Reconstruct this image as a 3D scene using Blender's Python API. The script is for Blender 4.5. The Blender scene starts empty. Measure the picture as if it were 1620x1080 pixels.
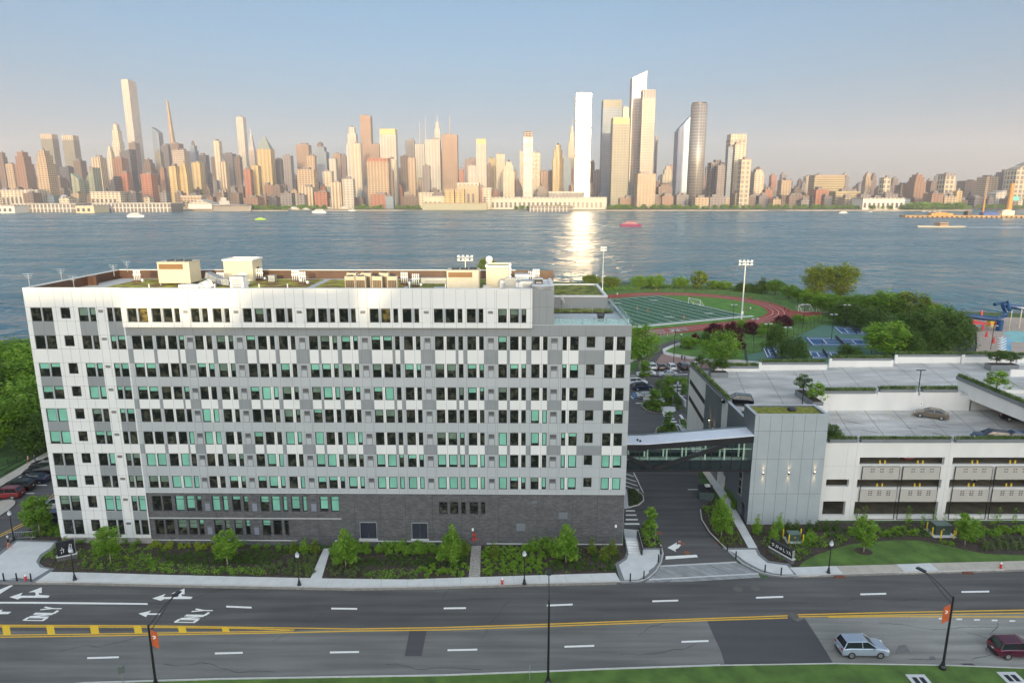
import bpy, math, random
from mathutils import Vector, Matrix, Euler
R = math.radians
sc = bpy.context.scene
COL = sc.collection
# ---------------------------------------------------------------- camera
PITCH, FPX, H = 12.4, 1075.0, 44.7
cam_d = bpy.data.cameras.new('camera'); cam = bpy.data.objects.new('camera', cam_d); COL.objects.link(cam)
cam.location = (0, 0, H); cam.rotation_euler = (R(90 - PITCH), 0, 0)
cam_d.sensor_width = 36; cam_d.lens = 36 * FPX / 1620; cam_d.clip_start = .5; cam_d.clip_end = 40000
sc.camera = cam
# ---------------------------------------------------------------- sky, sun, exposure
SUN_EL, SUN_AZ = 8.0, -6.0
HAZE_C, HAZE_D = (.88, .86, .90, 1), .00009
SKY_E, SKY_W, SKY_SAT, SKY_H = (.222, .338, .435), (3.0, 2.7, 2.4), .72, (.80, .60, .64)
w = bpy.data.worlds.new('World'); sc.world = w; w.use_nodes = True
nt = w.node_tree; nt.nodes.clear()
sky = nt.nodes.new('ShaderNodeTexSky'); sky.sky_type = 'NISHITA'; sky.sun_disc = False
sky.sun_elevation = R(SUN_EL); sky.sun_rotation = R(180 + SUN_AZ); sky.altitude = 0
sky.air_density = 1.0; sky.dust_density = 0.45; sky.ozone_density = 1.5
bg = nt.nodes.new('ShaderNodeBackground'); bg.inputs[1].default_value = 0.15
ow = nt.nodes.new('ShaderNodeOutputWorld')
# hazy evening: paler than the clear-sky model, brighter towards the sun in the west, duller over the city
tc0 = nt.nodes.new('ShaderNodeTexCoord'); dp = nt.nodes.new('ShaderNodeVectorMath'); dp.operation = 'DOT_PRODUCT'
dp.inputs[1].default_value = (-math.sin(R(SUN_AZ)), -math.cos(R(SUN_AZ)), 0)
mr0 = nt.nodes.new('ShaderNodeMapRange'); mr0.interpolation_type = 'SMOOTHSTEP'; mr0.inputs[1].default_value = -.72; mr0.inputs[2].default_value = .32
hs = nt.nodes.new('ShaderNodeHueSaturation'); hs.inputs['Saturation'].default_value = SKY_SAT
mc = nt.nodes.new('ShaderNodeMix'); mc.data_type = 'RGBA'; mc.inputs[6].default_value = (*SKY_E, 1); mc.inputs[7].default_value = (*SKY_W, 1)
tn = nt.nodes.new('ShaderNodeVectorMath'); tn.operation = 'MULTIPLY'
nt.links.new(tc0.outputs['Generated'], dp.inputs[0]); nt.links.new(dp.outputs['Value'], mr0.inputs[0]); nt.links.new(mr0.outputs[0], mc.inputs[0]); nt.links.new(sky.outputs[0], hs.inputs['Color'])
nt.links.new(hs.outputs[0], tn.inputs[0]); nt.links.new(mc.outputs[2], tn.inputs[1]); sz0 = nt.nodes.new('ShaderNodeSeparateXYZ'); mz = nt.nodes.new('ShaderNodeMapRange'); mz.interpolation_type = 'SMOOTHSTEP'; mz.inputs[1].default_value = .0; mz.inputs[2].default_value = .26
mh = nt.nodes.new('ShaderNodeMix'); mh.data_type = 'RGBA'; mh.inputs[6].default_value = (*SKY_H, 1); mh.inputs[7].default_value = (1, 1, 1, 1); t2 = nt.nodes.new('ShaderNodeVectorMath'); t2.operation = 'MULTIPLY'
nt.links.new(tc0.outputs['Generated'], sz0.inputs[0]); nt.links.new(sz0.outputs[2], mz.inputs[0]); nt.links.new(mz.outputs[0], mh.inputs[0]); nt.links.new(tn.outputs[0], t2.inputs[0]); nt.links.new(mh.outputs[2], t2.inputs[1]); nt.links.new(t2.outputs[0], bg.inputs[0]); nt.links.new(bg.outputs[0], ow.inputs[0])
sl = bpy.data.lights.new('sun', 'SUN'); sl.energy = 2.0; sl.angle = R(0.5); sl.color = (1, .79, .45)
so = bpy.data.objects.new('sun', sl); COL.objects.link(so)
sd = Vector((-math.sin(R(SUN_AZ)) * math.cos(R(SUN_EL)), -math.cos(R(SUN_AZ)) * math.cos(R(SUN_EL)), math.sin(R(SUN_EL))))
so.rotation_euler = sd.to_track_quat('Z', 'Y').to_euler(); so.location = (-60, -60, 120)
sc.view_settings.view_transform = 'Standard'; sc.view_settings.look = 'None'
sc.view_settings.exposure = 1.2; sc.view_settings.gamma = 1; sc.view_settings.use_curve_mapping = False
sc.cycles.volume_bounces = 1; sc.cycles.max_bounces = 8; sc.cycles.diffuse_bounces = 3
sc.cycles.use_denoising = True; sc.cycles.sample_clamp_indirect = 6; sc.cycles.caustics_reflective = False

# ---------------------------------------------------------------- survey helpers: photograph pixel -> place in the world
CP, SP = math.cos(R(PITCH)), math.sin(R(PITCH))
def ray(px, py):
    x, y = (px - 810) / FPX, (540 - py) / FPX
    return (x, CP + y * SP, -SP + y * CP)
def G(px, py, z=0.0):
    d = ray(px, py); t = (z - H) / d[2]
    return (d[0] * t, d[1] * t)
def WY(px, py, Y):
    d = ray(px, py); t = Y / d[1]
    return (d[0] * t, H + d[2] * t)           # X, Z on the plane y = Y
def ZY(py, Y): return WY(810, py, Y)[1]
def PX(x, y, z):
    dz = z - H; dep = y * CP - dz * SP
    return (810 + FPX * x / dep, 540 - FPX * (y * SP + dz * CP) / dep)

# ---------------------------------------------------------------- mesh helpers
class MB:
    def __init__(s): s.v = []; s.f = []; s.m = []
    def quad(s, a, b, c, d, m=0):
        n = len(s.v); s.v += [tuple(a), tuple(b), tuple(c), tuple(d)]; s.f.append((n, n + 1, n + 2, n + 3)); s.m.append(m); return s
    def tri(s, a, b, c, m=0):
        n = len(s.v); s.v += [tuple(a), tuple(b), tuple(c)]; s.f.append((n, n + 1, n + 2)); s.m.append(m); return s
    def prism(s, poly, z0, z1, m=0, top=None, bot=True):
        a = sum(poly[i][0] * poly[(i + 1) % len(poly)][1] - poly[(i + 1) % len(poly)][0] * poly[i][1] for i in range(len(poly)))
        if a < 0: poly = poly[::-1]
        n = len(s.v); k = len(poly); f0 = (lambda i: z0[i]) if isinstance(z0, (list, tuple)) else (lambda i: z0)
        s.v += [(p[0], p[1], f0(i)) for i, p in enumerate(poly)] + [(p[0], p[1], z1) for p in poly]
        for i in range(k):
            j = (i + 1) % k; s.f.append((n + i, n + j, n + k + j, n + k + i)); s.m.append(m)
        s.f.append(tuple(n + k + i for i in range(k))); s.m.append(m if top is None else top)
        if bot: s.f.append(tuple(n + i for i in reversed(range(k)))); s.m.append(m)
        return s
    def box(s, x0, x1, y0, y1, z0, z1, m=0, top=None):
        return s.prism([(x0, y0), (x1, y0), (x1, y1), (x0, y1)], z0, z1, m, top)
    def hexa(s, p, m=0):           # 8 points: bottom 4 ccw, top 4 ccw
        n = len(s.v); s.v += [tuple(q) for q in p]
        for f in ((3, 2, 1, 0), (4, 5, 6, 7), (0, 1, 5, 4), (1, 2, 6, 5), (2, 3, 7, 6), (3, 0, 4, 7)):
            s.f.append(tuple(n + i for i in f)); s.m.append(m)
        return s
    def obox(s, c, hx, hy, hz, rz=0, m=0, rx=0, ry=0):
        M_ = Matrix.Translation(c) @ Euler((rx, ry, rz)).to_matrix().to_4x4()
        return s.hexa([M_ @ Vector(q) for q in ((-hx, -hy, -hz), (hx, -hy, -hz), (hx, hy, -hz), (-hx, hy, -hz), (-hx, -hy, hz), (hx, -hy, hz), (hx, hy, hz), (-hx, hy, hz))], m)
    def tube(s, pts, rad, n=8, m=0, cap=True):
        rs = rad if isinstance(rad, (list, tuple)) else [rad] * len(pts)
        P = [Vector(p) for p in pts]; base = len(s.v)
        for i, p in enumerate(P):
            t = (P[min(i + 1, len(P) - 1)] - P[max(i - 1, 0)]).normalized()
            a = t.orthogonal().normalized() if abs(t.z) < .99 else Vector((1, 0, 0)); b = t.cross(a).normalized(); a = b.cross(t).normalized()
            for k in range(n):
                an = 2 * math.pi * k / n; s.v.append(tuple(p + (a * math.cos(an) + b * math.sin(an)) * rs[i]))
        for i in range(len(P) - 1):
            for k in range(n):
                s.f.append((base + i * n + k, base + i * n + (k + 1) % n, base + (i + 1) * n + (k + 1) % n, base + (i + 1) * n + k)); s.m.append(m)
        if cap:
            s.f.append(tuple(base + k for k in reversed(range(n)))); s.m.append(m)
            s.f.append(tuple(base + (len(P) - 1) * n + k for k in range(n))); s.m.append(m)
        return s
    def lathe(s, prof, n=12, m=0, c=(0, 0, 0)):   # prof: (r, z)
        b = len(s.v)
        for r, z in prof:
            for k in range(n):
                an = 2 * math.pi * k / n; s.v.append((c[0] + r * math.cos(an), c[1] + r * math.sin(an), c[2] + z))
        for i in range(len(prof) - 1):
            for k in range(n):
                s.f.append((b + i * n + k, b + i * n + (k + 1) % n, b + (i + 1) * n + (k + 1) % n, b + (i + 1) * n + k)); s.m.append(m)
        s.f.append(tuple(b + k for k in reversed(range(n)))); s.m.append(m)
        s.f.append(tuple(b + (len(prof) - 1) * n + k for k in range(n))); s.m.append(m)
        return s
    def mesh(s, name, mats, smooth=False):
        me = bpy.data.meshes.new(name); me.from_pydata(s.v, [], s.f)
        mats = mats if isinstance(mats, (list, tuple)) else [mats]
        for q in mats: me.materials.append(q)
        if len(mats) > 1: me.polygons.foreach_set('material_index', s.m)
        if smooth: me.polygons.foreach_set('use_smooth', [True] * len(s.f))
        me.update(); return me
    def build(s, name, mats, parent=None, loc=(0, 0, 0), rz=0, smooth=False, **kw):
        return link(name, s.mesh(name, mats, smooth), parent, loc, rz, **kw)
def link(name, data, parent=None, loc=(0, 0, 0), rz=0, **kw):
    o = bpy.data.objects.new(name, data); COL.objects.link(o); o.location = loc; o.rotation_euler = (0, 0, rz)
    if parent: o.parent = parent
    return tag(o, **kw)
def tag(o, label=None, cat=None, group=None, kind=None):
    if label: o['label'] = label
    if cat: o['category'] = cat
    if group: o['group'] = group
    if kind: o['kind'] = kind
    return o
def thing(name, label, cat, loc=(0, 0, 0), rz=0, group=None):
    o = link(name, None, None, loc, rz, label=label, cat=cat, group=group); o.empty_display_size = .1; return o
def dup(root, loc=None, rz=None, label=None, scale=None, group=None, kids=None):
    def cp(o, par):
        c = o.copy(); COL.objects.link(c)
        if par: c.parent = par
        for ch in list(o.children): cp(ch, c)
        return c
    r = cp(root, None)
    if loc is not None: r.location = loc
    if rz is not None: r.rotation_euler = (0, 0, rz)
    if scale is not None: r.scale = (scale,) * 3 if not isinstance(scale, (tuple, list)) else scale
    if label: r['label'] = label
    if group: r['group'] = group
    return r

# ---------------------------------------------------------------- materials
def srgb(r, g, b):
    f = lambda c: ((c / 255 + .055) / 1.055) ** 2.4 if c > 10 else c / 255 / 12.92
    return (f(r), f(g), f(b))
MATS = {}
def M(name, col, rough=.7, metal=0, var=0, scale=1.0, bump=0, spec=None, col2=None, detail=4, coord='Object', dist=0, stretch=None, contrast=None, coat=0, emit=None):
    if name in MATS: return MATS[name]
    m = bpy.data.materials.new(name); m.use_nodes = True; n = m.node_tree; b = n.nodes['Principled BSDF']
    b.inputs['Roughness'].default_value = rough; b.inputs['Metallic'].default_value = metal
    if spec is not None: b.inputs['Specular IOR Level'].default_value = spec
    if coat: b.inputs['Coat Weight'].default_value = coat; b.inputs['Coat Roughness'].default_value = .05
    b.inputs['Base Color'].default_value = (*col, 1)
    if emit: b.inputs['Emission Color'].default_value = (*col, 1); b.inputs['Emission Strength'].default_value = emit
    if var or col2 or bump:
        tc = n.nodes.new('ShaderNodeTexCoord'); nz = n.nodes.new('ShaderNodeTexNoise')
        nz.inputs['Scale'].default_value = scale; nz.inputs['Detail'].default_value = detail; nz.inputs['Distortion'].default_value = dist
        src = tc.outputs[coord]
        if stretch:
            mp = n.nodes.new('ShaderNodeMapping'); mp.inputs['Scale'].default_value = stretch; n.links.new(src, mp.inputs[0]); src = mp.outputs[0]
        n.links.new(src, nz.inputs['Vector'])
        if var or col2:
            rp = n.nodes.new('ShaderNodeValToRGB'); lo, hi = contrast or (.3, .7)
            rp.color_ramp.elements[0].position = lo; rp.color_ramp.elements[1].position = hi
            if col2: c0, c1 = col, col2
            else: c0 = tuple(c * (1 - var) for c in col); c1 = tuple(min(1, c * (1 + var)) for c in col)
            rp.color_ramp.elements[0].color = (*c0, 1); rp.color_ramp.elements[1].color = (*c1, 1)
            n.links.new(nz.outputs[0], rp.inputs[0]); n.links.new(rp.outputs[0], b.inputs['Base Color'])
        if bump:
            bp = n.nodes.new('ShaderNodeBump'); bp.inputs['Strength'].default_value = bump; bp.inputs['Distance'].default_value = .05
            n.links.new(nz.outputs[0], bp.inputs['Height']); n.links.new(bp.outputs[0], b.inputs['Normal'])
    MATS[name] = m; return m
def leafmat(name, c0, c1, c2=None, trans=.35):
    m = bpy.data.materials.new(name); m.use_nodes = True; n = m.node_tree; b = n.nodes['Principled BSDF']
    b.inputs['Roughness'].default_value = .6; b.inputs['Specular IOR Level'].default_value = .25
    g = n.nodes.new('ShaderNodeNewGeometry'); rp = n.nodes.new('ShaderNodeValToRGB')
    rp.color_ramp.elements[0].color = (*c0, 1); rp.color_ramp.elements[1].color = (*c1, 1)
    if c2: rp.color_ramp.elements[1].position = .72; e = rp.color_ramp.elements.new(1.0); e.color = (*c2, 1)
    tc = n.nodes.new('ShaderNodeTexCoord'); nz = n.nodes.new('ShaderNodeTexNoise'); nz.inputs['Scale'].default_value = .8; nz.inputs['Detail'].default_value = 2
    n.links.new(tc.outputs['Object'], nz.inputs['Vector'])
    mx = n.nodes.new('ShaderNodeMath'); mx.operation = 'MULTIPLY_ADD'; mx.inputs[1].default_value = .55
    ad = n.nodes.new('ShaderNodeMath'); ad.operation = 'MULTIPLY_ADD'; ad.inputs[1].default_value = 1.7; ad.inputs[2].default_value = -.62
    n.links.new(nz.outputs[0], ad.inputs[0]); n.links.new(g.outputs['Random Per Island'], mx.inputs[0]); n.links.new(ad.outputs[0], mx.inputs[2])
    n.links.new(mx.outputs[0], rp.inputs[0]); n.links.new(rp.outputs[0], b.inputs['Base Color'])
    if trans:
        tr = n.nodes.new('ShaderNodeBsdfTranslucent'); ms = n.nodes.new('ShaderNodeMixShader'); ms.inputs[0].default_value = trans
        n.links.new(rp.outputs[0], tr.inputs[0]); n.links.new(b.outputs[0], ms.inputs[1]); n.links.new(tr.outputs[0], ms.inputs[2])
        n.links.new(ms.outputs[0], n.nodes['Material Output'].inputs[0])
    return m
def brickmat(name, c1, c2, mortar, bw=.3, bh=.1, rough=.8):
    m = bpy.data.materials.new(name); m.use_nodes = True; n = m.node_tree; b = n.nodes['Principled BSDF']; b.inputs['Roughness'].default_value = rough
    tc = n.nodes.new('ShaderNodeTexCoord'); sx = n.nodes.new('ShaderNodeSeparateXYZ'); cx = n.nodes.new('ShaderNodeCombineXYZ')
    ad = n.nodes.new('ShaderNodeMath'); n.links.new(tc.outputs['Object'], sx.inputs[0]); n.links.new(sx.outputs[0], ad.inputs[0]); n.links.new(sx.outputs[1], ad.inputs[1])
    n.links.new(ad.outputs[0], cx.inputs[0]); n.links.new(sx.outputs[2], cx.inputs[1])
    bt = n.nodes.new('ShaderNodeTexBrick'); bt.inputs['Color1'].default_value = (*c1, 1); bt.inputs['Color2'].default_value = (*c2, 1); bt.inputs['Mortar'].default_value = (*mortar, 1)
    bt.inputs['Scale'].default_value = 1; bt.inputs['Brick Width'].default_value = bw; bt.inputs['Row Height'].default_value = bh; bt.inputs['Mortar Size'].default_value = .012
    n.links.new(cx.outputs[0], bt.inputs['Vector'])
    nz = n.nodes.new('ShaderNodeTexNoise'); nz.inputs['Scale'].default_value = .9; nz.inputs['Detail'].default_value = 6; n.links.new(tc.outputs['Object'], nz.inputs['Vector'])
    mx = n.nodes.new('ShaderNodeMix'); mx.data_type = 'RGBA'; mx.blend_type = 'OVERLAY'; mx.inputs[0].default_value = .35
    n.links.new(bt.outputs[0], mx.inputs[6]); n.links.new(nz.outputs[0], mx.inputs[7]); n.links.new(mx.outputs[2], b.inputs['Base Color'])
    return m
mWhite = M('white_panel', (.65, .66, .65), .42, var=.03, scale=.35)
mLG = M('light_grey_panel', (.39, .415, .43), .4, var=.04, scale=.35)
mMG = M('mid_grey_panel', (.235, .255, .265), .42, var=.05, scale=.35)
mJoint = M('joint', (.13, .14, .14), .8)
mJointB = M('joint_brick', (.035, .035, .036), .8)
mBrick = brickmat('dark_brick', (.050, .050, .054), (.098, .098, .104), (.15, .15, .155), .42, .14)
mFrame = M('window_frame', (.018, .020, .020), .45)
mBlack = M('black_paint', (.015, .015, .017), .4)
mConc = M('concrete', (.52, .53, .53), .85, var=.10, scale=.6, detail=8)
mConcL = M('concrete_pale', (.60, .605, .60), .85, var=.07, scale=.5, detail=8)
mPrecast = M('precast', (.66, .65, .62), .75, var=.06, scale=.4, detail=6, stretch=(1, 1, .3))
mMetal = M('metal_grey', (.30, .32, .33), .4, metal=.4, var=.08, scale=2)
mSteel = M('galvanised', (.5, .52, .53), .35, metal=.7, var=.1, scale=3)
mWhiteP = M('white_paint', (.78, .78, .76), .5, var=.04, scale=3)
mCream = M('cream_paint', (.56, .50, .37), .5, var=.05, scale=1.5)
mBrown = M('brown_metal', (.085, .042, .025), .5, var=.2, scale=1)
mYellow = M('yellow_paint', (.72, .50, .03), .5, var=.05, scale=3)
mRed = M('red_paint', (.5, .03, .02), .45)
mBark = M('bark', (.13, .10, .07), .9, var=.3, scale=5, bump=.4)
mBarkP = M('bark_pale', (.30, .27, .22), .9, var=.25, scale=5)
mGlassD = M('dark_glass', (.010, .013, .012), .06, spec=.35, col2=(.085, .085, .06), scale=1.3, contrast=(.47, .72), dist=.6, detail=3)
mBlind = M('green_blind', (.19, .46, .35), .35, var=.22, scale=.35, coat=.15)
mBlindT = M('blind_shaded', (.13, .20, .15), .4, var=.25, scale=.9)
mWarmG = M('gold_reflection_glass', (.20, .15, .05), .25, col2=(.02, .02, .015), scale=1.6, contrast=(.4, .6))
# ---------------------------------------------------------------- terrain
random.seed(4)
mGrass = M('grass', (.070, .135, .022), .9, var=.35, scale=.5, detail=9, bump=.3)
mGrassB = M('grass_dark', (.040, .090, .018), .9, var=.4, scale=.35, detail=9, bump=.3)
mSoil = M('soil', (.045, .034, .026), .95, var=.5, scale=2.5, detail=9, bump=.4)
SHORE = [(-2500, 205), (-160, 205), (-70, 215), (-50, 300), (0, 345), (60, 343), (105, 318), (135, 288), (172, 256), (230, 247), (420, 230), (2500, 220)]
g = MB(); bm_ = SHORE + [(2500, -900), (-2500, -900)]
g.prism(bm_, -3.6, -.06)
g.build('ground', mGrassB, kind='structure')
# stone bank along the river edge
bk = MB()
for (a, b) in zip(SHORE[:-1], SHORE[1:]):
    bk.quad((a[0], a[1], .02), (b[0], b[1], .02), (b[0], b[1] + 4, -3.3), (a[0], a[1] + 4, -3.3))
bk.build('river_bank', M('riprap', (.10, .09, .08), .95, var=.5, scale=1.2, detail=8), kind='structure')
# unseen wooded cliffs behind the viewpoint, crest stepped to shape the near bank's shade
def crest(xf):        # height on the facade plane (y=80) up to which the shade reaches
    for x1, z in ((-47.8, 32.75), (-31.6, 29.4), (-18.3, 34.0), (-14.0, 29.8), (20, 34.6), (60, 33.2), (185, 32.0)):
        if xf < x1: return z
    return 23.5
tz = math.tan(R(SUN_EL)) / math.cos(R(SUN_AZ)); tx = math.tan(R(SUN_AZ))
hl = MB(); Yc = -250; xs = [x * 1.0 for x in range(-400, 420, 1)]
top = []
for x in xs:
    top.append((x - tx * (80 - Yc), crest(x) + tz * (80 - Yc) + .25 * math.sin(x * .9) + .15 * math.sin(x * 2.3)))
for (a, b) in zip(top[:-1], top[1:]):
    n = len(hl.v)
    hl.v += [(a[0], Yc, a[1]), (b[0], Yc, a[1]), (a[0], Yc + 70, -1), (b[0], Yc + 70, -1), (a[0], Yc - 300, a[1]), (b[0], Yc - 300, a[1]), (a[0], Yc + 12, a[1] * .6), (b[0], Yc + 12, a[1] * .6)]
    hl.f += [(n, n + 6, n + 7, n + 1), (n + 6, n + 2, n + 3, n + 7), (n + 4, n, n + 1, n + 5)]; hl.m += [0, 0, 0]
    if abs(a[1] - b[1]) > .3:
        hl.quad((b[0], Yc, a[1]), (b[0], Yc, b[1]), (b[0], Yc - 300, b[1]), (b[0], Yc - 300, a[1]))
hl.build('hills', M('cliff', (.06, .07, .04), .95, var=.5, scale=.05), kind='structure')
# far bank
YS = 1800
fb = MB(); fb.prism([(-7500, YS + 15), (-900, YS + 15), (-760, YS), (700, YS - 20), (900, YS + 60), (1500, YS + 160), (7500, YS + 500), (7500, 8500), (-7500, 8500)], -5, -1)
fb.build('far_bank', M('far_ground', (.12, .12, .10), .95, var=.3, scale=.01), kind='structure')
# river
def watermat():
    m = bpy.data.materials.new('river_water'); m.use_nodes = True; n = m.node_tree; b = n.nodes['Principled BSDF']
    b.inputs['Base Color'].default_value = (.035, .120, .155, 1); b.inputs['Roughness'].default_value = .16; b.inputs['IOR'].default_value = 1.33
    tc = n.nodes.new('ShaderNodeTexCoord'); prev = None
    for sc_, st, dist, strg, det in (((1, 1.5, 1), .25, .7, .8, 3), ((1, 1.1, 1), .06, 6, .9, 3), ((1, 2.2, 1), .012, 6, .5, 3)):
        mp = n.nodes.new('ShaderNodeMapping'); mp.inputs['Scale'].default_value = sc_; mp.inputs['Rotation'].default_value = (0, 0, .12)
        nz = n.nodes.new('ShaderNodeTexNoise'); nz.inputs['Scale'].default_value = st; nz.inputs['Detail'].default_value = det; nz.inputs['Distortion'].default_value = .6
        bp = n.nodes.new('ShaderNodeBump'); bp.inputs['Strength'].default_value = strg; bp.inputs['Distance'].default_value = dist
        n.links.new(tc.outputs['Object'], mp.inputs[0]); n.links.new(mp.outputs[0], nz.inputs['Vector']); n.links.new(nz.outputs[0], bp.inputs['Height'])
        if prev: n.links.new(prev.outputs[0], bp.inputs['Normal'])
        prev = bp
    n.links.new(prev.outputs[0], b.inputs['Normal'])
    # wind streaks: broad patches of smoother and rougher water
    mp = n.nodes.new('ShaderNodeMapping'); mp.inputs['Scale'].default_value = (1, 3, 1); nz = n.nodes.new('ShaderNodeTexNoise'); nz.inputs['Scale'].default_value = .006; nz.inputs['Detail'].default_value = 6
    mr = n.nodes.new('ShaderNodeMapRange'); mr.inputs[1].default_value = .35; mr.inputs[2].default_value = .65; mr.inputs[3].default_value = .18; mr.inputs[4].default_value = .32
    n.links.new(tc.outputs['Object'], mp.inputs[0]); n.links.new(mp.outputs[0], nz.inputs['Vector']); n.links.new(nz.outputs[0], mr.inputs[0]); n.links.new(mr.outputs[0], b.inputs['Roughness'])
    return m
wt = MB(); wt.quad((-7600, 100, -3), (7600, 100, -3), (7600, 8600, -3), (-7600, 8600, -3))
wt.build('river', watermat(), kind='structure')

# ---------------------------------------------------------------- roads, pavements, beds (real kerbs, sheets a few mm apart)
def P(pts, z=0.0): return [G(x, y, z) for x, y in pts]
def sheet(name, pts, z, mat, thick=None, kind='structure', **kw):
    mb = MB(); mb.prism(pts, (z - (thick if thick else .05)), z, 0); return mb.build(name, mat, kind=kind, **kw)
def asphaltmat(name, c, var=.16, sc_=.5, streak=(.15, 2, 1)):
    m = bpy.data.materials.new(name); m.use_nodes = True; n = m.node_tree; b = n.nodes['Principled BSDF']; b.inputs['Roughness'].default_value = .85
    tc = n.nodes.new('ShaderNodeTexCoord'); last = None; base = n.nodes.new('ShaderNodeRGB'); base.outputs[0].default_value = (*c, 1); last = base.outputs[0]
    for s_, st, am, det in ((sc_, streak, var * 2.2, 6), (14, (1, 1, 1), var * 2.4, 3), (.07, (1, 1, 1), var * 1.6, 5)):
        mp = n.nodes.new('ShaderNodeMapping'); mp.inputs['Scale'].default_value = st; nz = n.nodes.new('ShaderNodeTexNoise'); nz.inputs['Scale'].default_value = s_; nz.inputs['Detail'].default_value = det
        mr = n.nodes.new('ShaderNodeMapRange'); mr.inputs[1].default_value = .25; mr.inputs[2].default_value = .75; mr.inputs[3].default_value = 1 - am; mr.inputs[4].default_value = 1 + am
        mx = n.nodes.new('ShaderNodeVectorMath'); mx.operation = 'SCALE'
        n.links.new(tc.outputs['Object'], mp.inputs[0]); n.links.new(mp.outputs[0], nz.inputs['Vector']); n.links.new(nz.outputs[0], mr.inputs[0])
        n.links.new(last, mx.inputs[0]); n.links.new(mr.outputs[0], mx.inputs[3]); last = mx.outputs[0]
    n.links.new(last, b.inputs['Base Color']); return m
mAsNew = asphaltmat('asphalt_new', (.086, .084, .083))
mAsOld = asphaltmat('asphalt_old', (.145, .145, .138))
mAsPale = asphaltmat('asphalt_worn', (.22, .218, .20), .16)
mAsPatch = asphaltmat('asphalt_patch', (.066, .066, .070), .06)
mPaint = M('road_paint', (.74, .74, .71), .7, var=.12, scale=6)
mPaintY = M('road_paint_yellow', (.66, .40, .04), .7, var=.12, scale=4)
mPaintYF = M('road_paint_yellow_fresh', (.72, .47, .03), .7, var=.06, scale=4)
mWalk = M('pavement', (.55, .56, .55), .85, var=.07, scale=.8, detail=8)
mWalkOld = M('pavement_old', (.42, .39, .33), .85, var=.1, scale=.8, detail=8)
mBorder = M('paver_border', (.17, .18, .19), .85, var=.15, scale=5)
mKerb = M('kerb_stone', (.46, .45, .42), .85, var=.12, scale=2)
mCobble = brickmat('cobble', (.30, .31, .31), (.20, .21, .21), (.12, .12, .12), .3, .25)

farE = [(-260, 917), (-120, 919), (0, 921), (120, 922), (240, 925), (400, 928), (560, 931), (700, 928.5), (850, 924), (975, 921.5), (1100, 916), (1255, 911.5), (1400, 907), (1620, 901), (1900, 893)]
ctr = [(-260, 1004), (0, 998), (300, 997), (470, 996), (600, 995), (700, 993), (850, 988.5), (1000, 983.5), (1120, 979), (1255, 974), (1400, 972), (1620, 970), (1900, 967)]
nearE = [(-260, 1110), (0, 1096), (130, 1081), (340, 1074.5), (520, 1071.5), (700, 1068.5), (850, 1063), (960, 1058.5), (1140, 1052.5), (1320, 1049.5), (1500, 1052.5), (1620, 1057), (1900, 1066)]
sheet('street', P(farE) + P(ctr)[::-1], 0.0, mAsNew)
sheet('street_south_lanes', P(ctr) + P(nearE)[::-1], 0.0, mAsOld)
sheet('road_patch', P([(1118, 979.3), (1248, 974.5), (1262, 983), (1273, 978), (1293, 1008), (1318, 1048.5), (1147, 1052.0), (1141, 1030), (1128, 1003)]), .008, mAsPatch)
sheet('worn_road', P([(1273, 976), (1400, 973), (1620, 971), (1900, 968), (1900, 1064), (1620, 1055.5), (1500, 1051), (1319, 1048.5), (1294, 1008)]), .006, mAsPale)
sheet('road_patch', P([(648, 997), (675, 996.5), (667, 1037), (640, 1037)]), .007, mAsPatch)
for q in ([(1415, 1034), (1422, 1020), (1433, 1019), (1441, 1033)], [(1469, 1038), (1478, 1037.5), (1481, 1043), (1472, 1043.5)]):
    sheet('road_patch', P(q), .012, M('tar_seal', (.14, .14, .135), .8, var=.2, scale=5))
# grass verge in front with kerb
sheet('verge', P(nearE, .12) + P([(1900, 1400), (-260, 1400)], .12), .12, mGrass, thick=.2)
def strip(name, line, w, z0, z1, mat, kind='structure', side=1, **kw):
    mb = MB(); pts = [Vector((*p, 0)) for p in line]; L = []
    for i, p in enumerate(pts):
        t = (pts[min(i + 1, len(pts) - 1)] - pts[max(i - 1, 0)]).normalized(); nn = Vector((-t.y, t.x, 0)) * side
        L.append((p, p + nn * w))
    for (a, b), (c, d) in zip(L[:-1], L[1:]):
        mb.hexa([(a.x, a.y, z0), (c.x, c.y, z0), (d.x, d.y, z0), (b.x, b.y, z0), (a.x, a.y, z1), (c.x, c.y, z1), (d.x, d.y, z1), (b.x, b.y, z1)] if side > 0 else
                [(b.x, b.y, z0), (d.x, d.y, z0), (c.x, c.y, z0), (a.x, a.y, z0), (b.x, b.y, z1), (d.x, d.y, z1), (c.x, c.y, z1), (a.x, a.y, z1)])
    return mb.build(name, mat, kind=kind, **kw)
strip('verge_kerb', P(nearE), .16, -.05, .14, mKerb, side=-1)
strip('gutter', P([p for p in nearE if p[0] < 1141] + [(1141, 1051.8)]), .22, -.02, .009, mPaint)
strip('gutter', P(farE[:10]), .35, -.02, .010, M('gutter_dust', (.24, .215, .18), .9, var=.25, scale=2), side=-1)
strip('gutter', P(farE[11:]), .30, -.02, .010, MATS['gutter_dust'], side=-1)
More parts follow.
